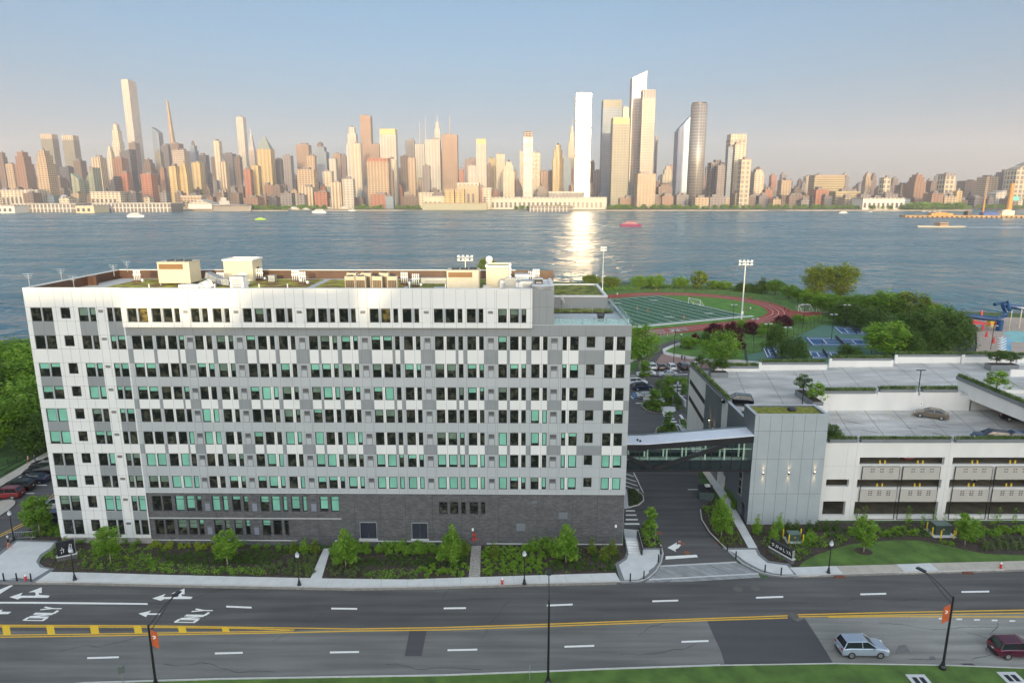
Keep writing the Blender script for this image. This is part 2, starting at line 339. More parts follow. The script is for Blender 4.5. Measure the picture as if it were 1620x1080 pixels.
def slabs(name, near, far, z, mat, matb=None, every=3.0):
    # pavement cut into slabs with real gaps
    a = P(near, z); b = P(far, z); n_ = len(a)
    def at(line, t):
        ls = [math.dist(line[i], line[i + 1]) for i in range(len(line) - 1)]; T = t * sum(ls)
        for i, l in enumerate(ls):
            if T <= l or i == len(ls) - 1: f = T / l; return (line[i][0] + (line[i + 1][0] - line[i][0]) * f, line[i][1] + (line[i + 1][1] - line[i][1]) * f)
            T -= l
    tot = sum(math.dist(a[i], a[i + 1]) for i in range(n_ - 1)); k = max(1, int(tot / every)); mb = MB(); e = .012 / tot * 1.2
    mb.prism(a + b[::-1], -.05, z - .02, 1)
    for i in range(k):
        t0, t1 = i / k + e, (i + 1) / k - e
        mb.prism([at(a, t0), at(a, t1), at(b, t1), at(b, t0)], z - .019, z, 0)
    return mb.build(name, [mat, matb or M('slab_gap', (.22, .22, .21), .9)], kind='structure')
slabs('pavement', [(56, 919.5), (120, 920.5), (240, 923.5), (400, 926.5), (560, 929.5), (700, 927), (850, 922.5), (982, 919.5)],
      [(80, 904), (140, 905), (240, 908), (360, 911), (500, 914), (640, 916), (760, 912), (974, 905.5)], .13, mWalk)
slabs('pavement', [(1262, 910), (1335, 908)], [(1249, 897), (1323, 894.5)], .13, mWalk, every=1.6)
slabs('pavement', [(1335, 908), (1432, 904.5)], [(1323, 894.5), (1418, 892)], .13, mWalkOld, every=1.6)
slabs('pavement', [(1432, 904.5), (1487, 903)], [(1418, 892), (1472, 890)], .131, mWalk, every=9)
slabs('pavement', [(1487, 903), (1620, 899.5), (1900, 892)], [(1472, 890), (1620, 886.5), (1900, 880)], .13, mWalkOld, every=1.6)
strip('kerb', P([(56, 921.3)] + farE[3:9] + [(982, 921)], .0), .17, -.05, .14, mKerb)
strip('kerb', P([(1262, 911.8)] + farE[12:], .0), .17, -.05, .14, mKerb)
# planting beds, paths
sheet('planting_bed', P([(62, 893), (72, 882), (88, 874), (95, 856), (110, 850), (240, 856), (500, 866), (515, 868), (496, 914), (360, 911.5), (240, 908.5), (82, 904)], .12), .10, mSoil)
sheet('planting_bed', P([(523, 866), (746, 862), (742, 912.5), (640, 916), (508, 914.5)], .12), .10, mSoil)
sheet('planting_bed', P([(761, 862), (988, 862), (990, 868), (988, 882), (974, 891), (974, 905.5), (759, 912)], .12), .10, mSoil)
slabs('path', [(491, 914), (509, 914.2)], [(512, 867), (523, 867)], .14, mWalk, every=50)
sheet('cobbled_path', P([(746, 863), (761, 863), (759.5, 912.3), (741.5, 912.8)], .12), .14, M('river_stone', (.32, .30, .27), .9, var=.5, scale=6, detail=6, bump=.5))
def plaza(out, inn, name='plaza'):
    sheet(name + '_border', P(out, .12), .125, mBorder, thick=.2); sheet(name, P(inn, .12), .135, mWalk)
plaza([(-120, 905), (0, 872), (26, 853), (91, 855), (84, 868), (66, 880), (62, 890), (70, 896), (87, 899), (56, 920.5), (-120, 919)],
      [(-120, 908), (0, 878), (27, 856), (86, 857.5), (80, 866), (63, 877), (57, 888), (63, 897), (78, 900), (50, 917), (-120, 915)])
plaza([(990, 866), (1047, 866), (1050, 876), (1047, 890), (1039, 904), (1027, 914.5), (1013, 920), (982, 921), (973, 891), (988, 882), (991, 872)],
      [(992, 869), (1043, 869), (1044, 878), (1040, 889), (1031, 902), (1020, 911), (1010, 916), (988, 917), (979, 893), (992, 884), (995, 874)])
plaza([(1143, 866), (1198, 866), (1203, 876), (1217, 887), (1249, 891), (1263, 911), (1238, 912), (1220, 910), (1201, 905), (1175, 892), (1157, 877)],
      [(1150, 869), (1195, 869), (1199, 878), (1214, 890), (1245, 894), (1256, 908), (1238, 908), (1222, 906), (1205, 901), (1180, 888), (1163, 875)])
strip('kerb', P([(1046, 862), (1050, 876), (1047, 890), (1039, 904), (1027, 914.8), (1013, 920.5), (982, 921.4)]), .16, -.05, .14, mKerb, side=-1)
strip('kerb', P([(1107, 806), (1109, 822), (1122, 843), (1143, 864), (1157, 877.5), (1175, 892.5), (1201, 905.6), (1220, 910.5), (1238, 912.5), (1262, 911.8)]), .16, -.05, .14, mKerb)
# driveway and the car park behind
sheet('driveway', P([(1043, 896), (1049, 885), (1050, 868), (1043, 858), (1022, 836), (1012, 838), (985, 834), (985, 700), (985, 590), (1096, 590), (1100, 640), (1094, 700), (1107, 760), (1128, 795), (1107, 806), (1109, 822), (1122, 843), (1143, 864), (1166, 890)]), .004, mAsNew)
sheet('back_road', [G(900, 605), G(900, 578), G(1000, 590), G(1020, 571), G(1180, 577), G(1180, 598), G(1000, 600)], .002, mAsNew)
sheet('cobbled_apron', P([(1043, 896), (1166, 889.5), (1199, 906), (1203, 913), (1100, 919), (1020, 921), (1026, 915.5)]), .012, mCobble)
strip('apron_edge', P([(1044, 896), (1166, 889.5)]), .25, -.02, .02, mConc)
strip('apron_edge', P([(1026, 915.5), (1199, 906)]), .25, -.02, .02, mConc, side=-1)
sheet('walkway', P([(1111, 745), (1122, 745), (1150, 780), (1179, 832), (1198, 866), (1184, 866), (1164, 830), (1138, 785)], .1), .12, mWalk)
sheet('walkway', P([(1073, 672), (1082, 672), (1122, 745), (1111, 745)], .1), .12, mWalk)
sheet('planting_bed', P([(1107, 806), (1120, 796), (1138, 786), (1164, 830), (1184, 866), (1143, 866), (1122, 843), (1109, 822)], .1), .11, mSoil)
sheet('planting_bed', P([(1122, 745), (1150, 745), (1175, 800), (1187, 830), (1300, 826), (1620, 826), (1900, 826), (1900, 878), (1620, 886), (1262, 896), (1249, 891), (1217, 887), (1203, 876), (1198, 866), (1179, 832), (1150, 780)], .1), .10, mSoil)
sheet('lawn', P([(1264, 895.8), (1272, 888), (1290, 878), (1322, 867), (1345, 861), (1385, 856.5), (1425, 854), (1455, 855), (1490, 861), (1520, 868), (1560, 876), (1620, 878), (1900, 872), (1900, 880), (1620, 886.5), (1470, 890), (1323, 894.5)], .1), .13, mGrass)
sheet('tree_ring', [(G(1366, 873)[0] + 1.05 * math.cos(a * .3), G(1366, 873)[1] + .95 * math.sin(a * .3)) for a in range(21)], .15, mSoil)
# island by the stairs
sheet('planting_bed', P([(1010, 834), (1020, 830), (1033, 838), (1046, 858), (1046, 866), (1018, 866)], .1), .12, mSoil)
sheet('planting_bed', P([(992, 775), (996, 772), (1018, 785), (1018, 792), (1010, 798), (999, 801), (994, 800)], .1), .12, mSoil)
strip('kerb', P([(999, 802), (1011, 799), (1019, 792), (1018, 784), (1004, 772)]), .14, -.05, .14, mKerb)
sheet('walkway', P([(985, 772), (991, 774), (1000, 802), (988, 804)], .1), .11, mWalk)
sheet('walkway', P([(987, 836), (1010, 838), (1018, 866), (990, 866)], .0), .02, mWalk)
for isl in ([(1014, 642), (1023, 650), (1035, 654), (1048, 655), (1049, 644), (1067, 642), (1066, 636), (1045, 633), (1018, 637)],
            [(1038, 686), (1039, 678), (1051, 672), (1069, 673), (1076, 688), (1060, 692)],
            [(1050, 598), (1086, 598), (1086, 607), (1058, 607)], [(1040, 602), (1052, 601), (1070, 640), (1050, 640)], [(1075, 665), (1083, 663), (1092, 680), (1080, 684)]):
    q = P(isl, .1); sheet('planting_bed', q, .11, mSoil); strip('kerb', P(isl) + [P(isl)[0]], .14, -.05, .13, mKerb)
sheet('walkway', P([(1045, 643), (1068, 643), (1069, 650), (1049, 656)], .1), .13, mWalk)
# left side street
sheet('side_street', P([(-300, 905), (-40, 886), (0, 872), (24, 853), (60, 838), (102, 832), (100, 735), (78, 722), (0, 768), (-400, 880)]), .004, mAsNew)
sheet('pavement', P([(-400, 868), (0, 757), (80, 711), (80, 722), (0, 769), (-400, 884)], .1), .12, mWalkOld)
sheet('traffic_island', P([(-60, 806), (0, 792), (16, 789), (24, 792), (24, 797), (14, 806), (0, 815), (-60, 840)], .1), .13, mWalkOld)
sheet('planting_bed', P([(30, 852), (40, 840), (60, 832), (100, 830), (108, 850), (91, 855)], .1), .115, mSoil)
sheet('lawn', P([(-500, 860), (0, 752), (84, 706), (84, 600), (-500, 640)], .05), .05, mGrassB)
# ---------------------------------------------------------------- road paint
def paint(pts, mat=mPaint, z=.016, name='lane_marking'):
    mb = MB(); mb.prism(P(pts), z - .006, z); return mb.build(name, mat, kind='structure')
def dash(x0, y0, x1, y1, wpx=2.6, mat=mPaint, z=.016): paint([(x0, y0), (x1, y1), (x1, y1 + wpx), (x0, y0 + wpx)], mat, z)
for a in ((358, 957.6, 398, 959.2), (524, 960.7, 565, 961.2), (702, 960.5, 737, 960), (865, 956, 906, 954.3), (1032, 949.3, 1073, 948), (1196, 943.6, 1239, 942.2), (1361, 938.3, 1402, 937.3), (1521, 934.5, 1565, 933.8), (1700, 929.5, 1750, 928)):
    dash(*a)
for a in ((138, 1039, 188, 1037.5), (340, 1031.6, 384, 1030.5), (522, 1030, 568, 1029.2), (708, 1026.5, 755, 1025.5), (893, 1021, 940, 1019.5), (1078, 1013.3, 1121, 1011.8)):
    dash(*a, wpx=2.8)
for i in range(5): dash(1511 + 28 * i - 28 + 2, 977 + i * .9, 1520 + 28 * i - 28 + 2, 977 + i * .9, 2.2)
paint([(0, 951.5), (60, 951.5), (233, 953.5), (234, 956), (60, 954.3), (-60, 953.6), (-60, 951)])
paint([(-60, 955), (-60, 950), (0, 932), (16, 925.5), (21, 925.5), (0, 939)], z=.02)
def yl(pts, wpx=1.7, mat=mPaintY, z=.017):
    for (a, b) in zip(pts[:-1], pts[1:]): paint([a, b, (b[0], b[1] + wpx), (a[0], a[1] + wpx)], mat, z)
yl([(-100, 988), (0, 987.5), (240, 988.5), (420, 991.3), (560, 993.5), (700, 991.2), (850, 986.5), (1000, 981), (1120, 977), (1246, 972.5)])
yl([(-100, 1006), (0, 1006.5), (120, 1005), (250, 1002.8), (420, 1000), (560, 996.8), (700, 995), (850, 990), (1000, 984.5), (1120, 980), (1246, 976)])
yl([(-100, 990.5), (0, 990), (240, 990.8), (400, 993), (466, 995.3)], z=.021); yl([(-100, 1003), (0, 1003.3), (120, 1002), (250, 1000), (420, 997.6), (466, 996)], 1.5, z=.021)
yl([(1262, 971), (1400, 967.6), (1620, 963.6), (1900, 960)]); yl([(1262, 974.3), (1400, 971.5), (1620, 968.5), (1900, 965)], z=.02); yl([(1310, 975), (1400, 974), (1620, 974.4), (1900, 975)], z=.019)
for x0, x1, t, b in ((3, 16, 989.5, 1004.5), (73, 86, 989.5, 1003.5), (142, 156, 989.8, 1002.5), (211, 224, 990, 1001.5), (281, 294, 991, 1000), (350, 362, 992, 998.6)):
    paint([(x0, t), (x1 - 1, t), (x1 + 1.5, b), (x0 + 2.5, b)], mPaintYF, .025)
# arrows and ONLY
def arrow2(ox, oy, s=1):
    paint([(ox + x * s, oy + y) for x, y in ((0, 0), (21, -7), (17, -2.2), (40, -2.2), (42, -4.5), (40, -8), (30, -7.5), (51, -15.5), (51, -6.5), (46, -6.5), (47, -3.5), (64, -2.3), (61, 1), (19, 1), (13, 3.6))], z=.02)
arrow2(15, 944); arrow2(241, 946)
paint([(219, 970), (239, 965.5), (235, 969.5), (254, 969.8), (252, 972), (233, 972), (231, 975.6)], z=.02)
paint([(-20, 965.5), (4, 964), (2, 967), (18, 967.3), (13, 970.8), (-20, 971)], z=.02)
def only(x0, y0):      # letters laid on the road, stretched for drivers coming from the right
    S = {'O': [[(0, 0), (0, 1), (1, 1), (1, 0), (0, 0)]], 'N': [[(0, 0), (0, 1), (1, 0), (1, 1)]], 'L': [[(0, 1), (0, 0), (1, 0)]], 'Y': [[(0, 1), (.5, .5), (1, 1)], [(.5, .5), (.5, 0)]]}
    mb = MB(); k = 0
    # u runs up the word (across the road), v runs along the lane
    A, B, C_ = Vector(P([(x0, y0)])[0]), Vector(P([(x0 + 34, y0 - 21)])[0]), Vector(P([(x0 + 30, y0 + .5)])[0])
    U = (B - A); V = (C_ - A)
    for i, ch in enumerate('ONLY'):
        for st in S[ch]:
            for (a, b) in zip(st[:-1], st[1:]):
                pa = A + U * ((i + a[0] * .72) / 3.8) + V * (1 - a[1]) * .98; pb = A + U * ((i + b[0] * .72) / 3.8) + V * (1 - b[1]) * .98
                t = (pb - pa).normalized(); nn = Vector((-t.y, t.x)) * (.07 + .09 * abs(t.y)); pa = pa - t * .05; pb = pb + t * .05; k += 1
                mb.prism([tuple(pa - nn), tuple(pb - nn), tuple(pb + nn), tuple(pa + nn)], .008, .018 + .0012 * k)
    mb.build('road_lettering', mPaint, kind='structure')
only(38, 980.5); only(277, 983.5)
# driveway arrow, stop bar, hatching, stalls
paint([(1056, 866), (1071, 857.5), (1070, 861.5), (1075, 860), (1073, 856), (1077, 855.5), (1078, 861), (1074, 866), (1068, 869), (1070, 872.5)], z=.02)
paint([(1053, 879.5), (1102, 877), (1104, 881), (1053, 884.5)], z=.02)
for q in (((990, 806.6), (1004, 806.6), (1005, 808.6), (990, 808.6)), ((990, 813.3), (1006.5, 813.3), (1007, 815.4), (990, 815.4)), ((990, 820.3), (1009, 820.3), (1009.5, 822.6), (990, 822.6)), ((988, 827), (1011, 827), (1012, 829.6), (988, 829.6))): paint(q)
yl([(1002, 746), (1018, 778)], 2.2, mPaint); yl([(1003, 747), (1010, 760), (1015, 775)], 1.0, mPaint, .021)
for i, (y, x) in enumerate(((748, 1003), (755, 1006), (761, 1008.5), (767, 1011), (773, 1014))): yl([(988, y), (x, y + 5 + i * .8)], 1.1, mPaint, .022)
yl([(1107, 807), (1124, 807)], .9, mPaint); yl([(1107, 807), (1114, 820)], 1.2, mPaint); yl([(1111, 808), (1118, 816)], 1, mPaint, .022); yl([(1116, 808), (1122, 813)], 1, mPaint, .023)
yl([(1088, 773.5), (1104, 773.5)], 1, mPaint)
for i in range(7): yl([(1065 + i * 3.4, 609 + i * 5.6), (1084, 609 + i * 5.6)], .9, mPaint)
for i in range(4): paint([(1049 + i * 3, 656.5 + i * 4.7), (1063 + i * 3.5, 656.5 + i * 4.7), (1064 + i * 3.5, 658.4 + i * 4.7), (1050 + i * 3, 658.4 + i * 4.7)], z=.02)
paint([(1074, 656), (1078, 655.5), (1083, 663), (1080, 664.5)], z=.02)
for y in (620.5, 637): yl([(1006, y), (1022, y)], .9, mPaint)
mBlueP = M('blue_road_paint', (.05, .22, .45), .7)
for y in (621.5, 624.5, 628): yl([(1000, y), (1013 + (y - 621) * .6, y)], .9, mBlueP, .02)
yl([(1001, 622), (1008, 631)], 1.3, mBlueP, .023)
yl([(998, 626), (1002, 630)], 1.2, mPaint)
for x in (1036, 1052, 1069, 1086): yl([(x, 577), (x + 9, 588)], .9, mPaint)
yl([(998, 593.5), (1088, 591.5)], .7, mPaint)
yl([(-40, 863), (0, 845), (40, 825), (90, 775)], 1.2, mPaintY); yl([(-40, 866), (0, 848), (41, 828), (92, 778)], 1.2, mPaintY, .02)
for (x0, x1, y) in ((74, 88, 753), (52, 74, 766.5), (33, 54, 779.5)): yl([(x0, y), (x1, y)], 1.1, mPaint)

rnd_ = random.Random(31); mCrack = M('crack_seal', (.035, .035, .036), .8)
for (px, py, L, ang) in ((90, 1030, 9, .1), (260, 1050, 12, -.05), (430, 1015, 7, .9), (610, 1050, 10, .03), (760, 1010, 8, 1.2), (980, 1035, 9, .08), (1010, 1005, 6, 1.0), (1390, 985, 13, .02), (1530, 1000, 12, -.04), (1440, 1042, 14, .0), (1560, 1030, 7, 1.3), (300, 945, 10, .02), (700, 945, 9, 1.4), (1040, 925, 12, .05), (1340, 950, 9, .04)):
    x, y = G(px, py); q = MB(); a = ang; k0 = None
    for k in range(int(L * 2)):
        w2 = .022 * rnd_.uniform(.5, 1.6); cur = ((x + math.sin(a) * w2, y - math.cos(a) * w2), (x - math.sin(a) * w2, y + math.cos(a) * w2))
        if k0: q.prism([k0[0], cur[0], cur[1], k0[1]], .010, .0135 + k * .00002)
        k0 = cur; a += rnd_.gauss(0, .25) + (ang - a) * .3; x += math.cos(a) * .5; y += math.sin(a) * .5
    q.build('road_crack', mCrack, kind='structure')
# ================================================================ the ten-storey block
FY = 80.1; YAW = R(-.62)
bd = thing('apartment_building', 'long ten-storey block of white and grey panels over a dark brick base', 'building', (0, FY, 0), YAW)
rows = [(487.8, 510), (532.2, 554), (576, 597.8), (613, 633.4), (648.4, 669.4), (684.4, 704.6), (719.3, 739.3), (754.9, 773.8), (787, 811), (825, 848.4)]
RZ = [(ZY(b, FY), ZY(t, FY)) for t, b in rows]
def CX(px, py=543):       # photograph column at the second row -> local x
    x = 0
    for _ in range(6): x = WY(px, py, FY - x * math.tan(-YAW) * 1.0)[0]
    return x
cols = []   # (x0, x1, kind, pair)
def addc(kind, *sp):
    for i in range(0, len(sp), 2): cols.append((CX(sp[i]), CX(sp[i + 1]), kind[i // 2]))
W_, N_, S_, L_ = 'W', 'N', 'S', 'L'
addc('WW', 56, 72.2, 74.4, 90); addc('S', 102.9, 117.8); addc('WN', 130.7, 145.6, 148.2, 157.8); addc('L', 161.8, 170.7); addc('NW', 175.6, 184.4, 187, 199)
nLW = len(cols)
addc('WW', 209.3, 224.4, 227.1, 241.8); addc('W', 247.3, 262.2); addc('WN', 266, 280, 283.3, 291.6); addc('L', 297, 305.6); addc('WN', 308.9, 322.2, 326.7, 335.6); addc('WN', 342.9, 356.7, 361.6, 369.3); addc('L', 375.6, 384)
for b in (390, 488.9, 587.8, 688): addc('W', b, b + 14); addc('WN', b + 18.3, b + 32.4, b + 37, b + 44.6); addc('WN', b + 51.3, b + 65.4, b + 69.9, b + 77.3); addc('L', b + 84.2, b + 93)
addc('W', 788.2, 801.8); addc('WN', 806.7, 820.4, 825, 832.4); addc('WN', 840.7, 854, 859, 866.4); addc('L', 872, 882); addc('NW', 890, 897, 902, 915.6); addc('S', 928, 941.8); addc('WW', 957, 970.7, 975.6, 989.6)
pairs = []
i = 0
while i < len(cols):
    if i + 1 < len(cols) and cols[i][2] != 'L' and cols[i + 1][2] != 'L' and cols[i + 1][0] - cols[i][1] < .45 and not (cols[i][2] == 'W' and cols[i + 1][2] == 'W' and cols[i + 1][0] - cols[i][1] > .33 and i > 12 and i < len(cols) - 3):
        pairs.append((i, i + 1)); i += 2
    else: i += 1
paired = {a: b for a, b in pairs}; inpair = set(a for p in pairs for a in p)
XL, XM, XR = CX(48.5), CX(201), CX(998.5); XT = CX(841.5)     # left end, wing joint, right end, end of the top box
ZTOP = 33.42; ZROOF = 32.2; ZBR = ZY(781, FY); ZLEDGE = ZY(517.8, FY); ZTER = 28.75
jx = sorted(set([round(c[0] - .0, 3) for c in cols]))
joints_main = []
for c in cols[nLW:]:
    if c[2] == 'L': joints_main += [c[0] - .18, c[1] + .18]
    else: joints_main += [(c[0] + c[1]) / 2 if c[2] == 'W' and False else c[0] - .16]
joints_left = [CX(v) for v in (73.3, 96, 110, 124, 138, 160, 172, 186)]
def uniq(v, e=.004):
    v = sorted(v); o = [v[0]]
    for q in v[1:]:
        if q - o[-1] > e: o.append(q)
    return o
def wallgrid(name, x0, x1, z0, z1, y, holes, matf, jx, jz, mats, jm, depth=.16, parent=bd, jw=.012):
    X = [x0, x1]; Z = [z0, z1]; jx = [j for j in jx if x0 + .1 < j < x1 - .1]; jz = [j for j in jz if z0 + .1 < j < z1 - .1]
    for j in jx: X += [j - jw, j + jw]
    for j in jz: Z += [j - jw, j + jw]
    for h in holes: X += [h[0], h[1]]; Z += [h[2], h[3]]
    for a in matf.breaks: X += [a] if x0 < a < x1 else []
    for a in matf.zbreaks: Z += [a] if z0 < a < z1 else []
    X = uniq(X); Z = uniq(Z); mb = MB(); nx = len(X)
    mb.v = [(x, y, z) for z in Z for x in X]
    for k in range(len(Z) - 1):
        zc = (Z[k] + Z[k + 1]) / 2
        hh = [h for h in holes if h[2] < zc < h[3]]; isz = any(abs(zc - j) < jw * .9 for j in jz)
        for i in range(nx - 1):
            xc = (X[i] + X[i + 1]) / 2
            if any(h[0] < xc < h[1] for h in hh): continue
            m = matf(xc, zc)
            if (isz or any(abs(xc - j) < jw * .9 for j in jx)): m = jm
            mb.f.append((k * nx + i, k * nx + i + 1, (k + 1) * nx + i + 1, (k + 1) * nx + i)); mb.m.append(m)
    for h in holes:
        a, b, c, d = h; m = matf(a - .05, (c + d) / 2)
        mb.quad((a, y, c), (a, y, d), (a, y + depth, d), (a, y + depth, c), m); mb.quad((b, y, d), (b, y, c), (b, y + depth, c), (b, y + depth, d), m)
        mb.quad((a, y, d), (b, y, d), (b, y + depth, d), (a, y + depth, d), m); mb.quad((b, y, c), (a, y, c), (a, y + depth, c), (b, y + depth, c), m)
    return mb.build(name, mats, parent)
def rowof(z):
    for r, (a, b) in enumerate(RZ):
        if a - .01 < z < b + .01: return r, True
    for r in range(10):
        if z > RZ[r][1]: return r - 1, False     # band below row r-1
    return 9, False
class MF:
    def __init__(s, f, br, zb): s.f = f; s.breaks = br; s.zbreaks = zb
    def __call__(s, x, z): return s.f(x, z)
allz = [v for a in RZ for v in a]
def windows_of(r):
    out = []
    for i, c in enumerate(cols):
        if c[2] == 'L': continue
        if i >= nLW:
            if r == 0 and c[1] > XT: continue
            if r == 8 and not (c[1] < CX(512) + 1.3 or CX(686) < c[0] < CX(762)): continue
            if r == 8 and c[0] > CX(486) and c[1] < CX(600) and c[2] == 'N': continue
            if r == 9 and c[1] > CX(436): continue
        z0, z1 = RZ[r]
        if c[2] == 'S': z0 = z1 - (z1 - z0) * .78
        if r == 8 and i >= nLW and c[0] > CX(680): z0, z1 = ZY(813.6, FY), ZY(794.6, FY)
        if r == 8 and i >= nLW and 'N' == c[2] and False: pass
        out.append((c[0], c[1], z0, z1, c[2], i, r))
    return out
WIN = [w_ for r in range(10) for w_ in windows_of(r)]
def left_mat(x, z):
    r, inw = rowof(z)
    if inw:
        for a, b in pairs:
            if b < nLW and cols[a][1] < x < cols[b][0]: return 1
        return 0
    if r in (0, 2, 4, 6, 8):
        for a, b in pairs:
            if b < nLW and cols[a][0] < x < cols[b][1]: return 2
    return 0
def main_mat(x, z):
    r, inw = rowof(z)
    if inw:
        for a, b in pairs:
            if a >= nLW and cols[a][1] < x < cols[b][0]: return 0
        return 1
    if r in (1, 3, 5):
        for i, c in enumerate(cols[nLW:], nLW):
            if c[2] in 'LS': continue
            hi = cols[paired[i]][1] if i in paired else c[1]
            if i in inpair and i not in paired: continue
            if c[0] < x < hi: return 0
        return 2
    return 2 if r <= 0 else 1
def top_mat(x, z):
    r, inw = rowof(z)
    if inw:
        for a, b in pairs:
            if a >= nLW and cols[a][1] < x < cols[b][0]: return 1
    return 0
br = [v for c in cols for v in c[:2]]
hl_ = [w_[:4] for w_ in WIN if w_[5] < nLW]; hm = [w_[:4] for w_ in WIN if w_[5] >= nLW and 0 < w_[6] < 8]; hb = [w_[:4] for w_ in WIN if w_[5] >= nLW and w_[6] >= 8]; ht = [w_[:4] for w_ in WIN if w_[5] >= nLW and w_[6] == 0]
jz = [v + (.0 if k % 2 else 0) for k, v in enumerate(allz)]
pm = [mWhite, mLG, mMG, mJoint]
wallgrid('wall_panels', XL, XM, ZY(849.5, FY) - .35, ZTOP, 0, hl_, MF(left_mat, br, allz), joints_left, [z + .04 for z in allz], pm, 3)
wallgrid('wall_panels', XM, XR, ZBR, ZLEDGE + .25, 0, hm, MF(main_mat, br, allz), joints_main, [z + .04 for z in allz], pm, 3)
wallgrid('wall_panels', XM, XT, ZLEDGE, ZTOP + .02, -.38, ht, MF(top_mat, br, allz), joints_main, [z + .04 for z in allz[:2]], pm, 3, depth=.5)
DOORS = [(CX(569, 840), CX(596, 840), ZY(853, FY), ZY(827, FY)), (CX(651, 840), CX(677, 840), ZY(853, FY), ZY(827.5, FY))]
wallgrid('brick_wall', XM, XR - .12, -.1, ZBR - .05, .10, hb + DOORS, MF(lambda x, z: 0, [], []), [CX(v, 800) for v in (340, 400, 450, 502, 560, 600, 641, 684, 730, 789, 850, 906, 945)], [ZY(822.5, FY), ZY(850, FY)], [mBrick, mJointB], 1, depth=.22, jw=.02)
t_ = MB(); t_.box(XM, XR, .0, .3, ZBR - .05, ZBR + .0); t_.box(XM, XT, -.38, 0, ZLEDGE - .02, ZLEDGE + .0); t_.box(XM - .02, XM, -.38, .1, ZLEDGE, ZTOP); t_.box(XT, XT + .02, -.38, .1, ZLEDGE, ZTOP)
t_.build('soffit_trim', mWhite, bd)
t_ = MB()
for a, b, y_ in ((XM, CX(540, 822), 822.0), (XM, CX(470, 856), 857)): t_.box(a, b, .04, .1, ZY(y_, FY) - .04, ZY(y_, FY) + .05)
t_.box(CX(530, 856), CX(700, 856), -.02, .1, ZY(857, FY) - .05, ZY(857, FY) + .08); t_.box(CX(770, 856), XR - .1, .02, .1, ZY(860, FY) - .05, ZY(860, FY) + .05)
t_.build('ledge', mConc, bd)
t_ = MB(); t_.box(XL + .02, XM, .08, 1, -.1, ZY(849.5, FY) - .35); t_.build('plinth', M('plinth', (.30, .29, .28), .8, var=.1, scale=2), bd)
# ---- windows. The hundred that show largest are parts of their own; the rest are one part.
random.seed(11)
def blindkind(w_):
    x0, x1, z0, z1, k, i, r = w_
    if k == 'S': return 0
    xr = (x0 - XL) / (XR - XL); q = random.random()
    p_full, p_top = ((.0, .0), (.0, .12), (.02, .38), (.12, .42), (.16, .25), (.18, .18), (.42, .12), (.48, .2), (.55, .2), (.05, .3))[r]
    if r == 8 and x0 > CX(680): return 0
    if r in (6, 7) and .42 < xr < .75: p_full = .85
    if r in (4,) and .4 < xr < .8: p_full, p_top = 0, 0.05
    if q < p_full: return 2
    if q < p_full + p_top: return 1
    return 3 if q > .9 else 0
bk_prev = {}
for w_ in WIN:
    i, r = w_[5], w_[6]
    if i in inpair and i not in paired and (i - 1, r) in bk_prev: bk = bk_prev[(i - 1, r)] if random.random() < .85 else blindkind(w_)
    else: bk = blindkind(w_)
    bk_prev[(i, r)] = bk
def frame_mb(mb, x0, x1, z0, z1, y, m=0, transom=False):
    t = .085; d = .07
    mb.box(x0, x1, y - .05, y + d, z0, z0 + t, m); mb.box(x0, x1, y - .05, y + d, z1 - t, z1, m)
    mb.box(x0, x0 + t, y - .05, y + d, z0 + t, z1 - t, m); mb.box(x1 - t, x1, y - .05, y + d, z0 + t, z1 - t, m)
    if transom: mb.box(x0 + t, x1 - t, y - .04, y + d, z1 - .55, z1 - .49, m)
big = [w_ for w_ in WIN if w_[4] == 'W']; big.sort(key=lambda w_: -w_[6]); bigset = set((w_[5], w_[6]) for w_ in big[:96])
rest = MB()
for w_ in WIN:
    x0, x1, z0, z1, k, i, r = w_; y = (.13 if not (r >= 8 and i >= nLW) else .29) + (-.38 + .14 if (r == 0 and i >= nLW) else 0)
    tr = r >= 8; t = .085; bkk = bk_prev[(i, r)]; zb = z1 - t - (z1 - z0 - 2 * t) * {0: 0, 1: random.uniform(.22, .45), 2: random.choice((1, 1, .97, .85)), 3: random.uniform(.3, .6)}[bkk]
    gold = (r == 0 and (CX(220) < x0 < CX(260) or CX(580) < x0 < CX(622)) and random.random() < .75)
    if (i, r) in bigset:
        f = MB(); frame_mb(f, x0, x1, z0, z1, y, 0, tr); fo = f.build('window', mFrame, bd)
        p_ = MB(); p_.quad((x0 + t, y, z0 + t), (x1 - t, y, z0 + t), (x1 - t, y, z1 - t), (x0 + t, y, z1 - t)); p_.build('pane', mGlassD, fo)
        if bkk: p_ = MB(); p_.box(x0 + t + .01, x1 - t - .01, y - .015, y - .004, zb, z1 - t - .01); p_.build('blind', mBlind if bkk < 3 else mBlindT, fo)
    else:
        frame_mb(rest, x0, x1, z0, z1, y, 0, tr)
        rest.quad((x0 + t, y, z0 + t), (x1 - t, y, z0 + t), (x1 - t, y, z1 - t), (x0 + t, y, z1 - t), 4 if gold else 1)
        if bkk: rest.box(x0 + t + .01, x1 - t - .01, y - .015, y - .004, zb, z1 - t - .01, 2 if bkk < 3 else 3)
rest.build('window', [mFrame, mGlassD, mBlind, mBlindT, mWarmG], bd, kind='stuff')
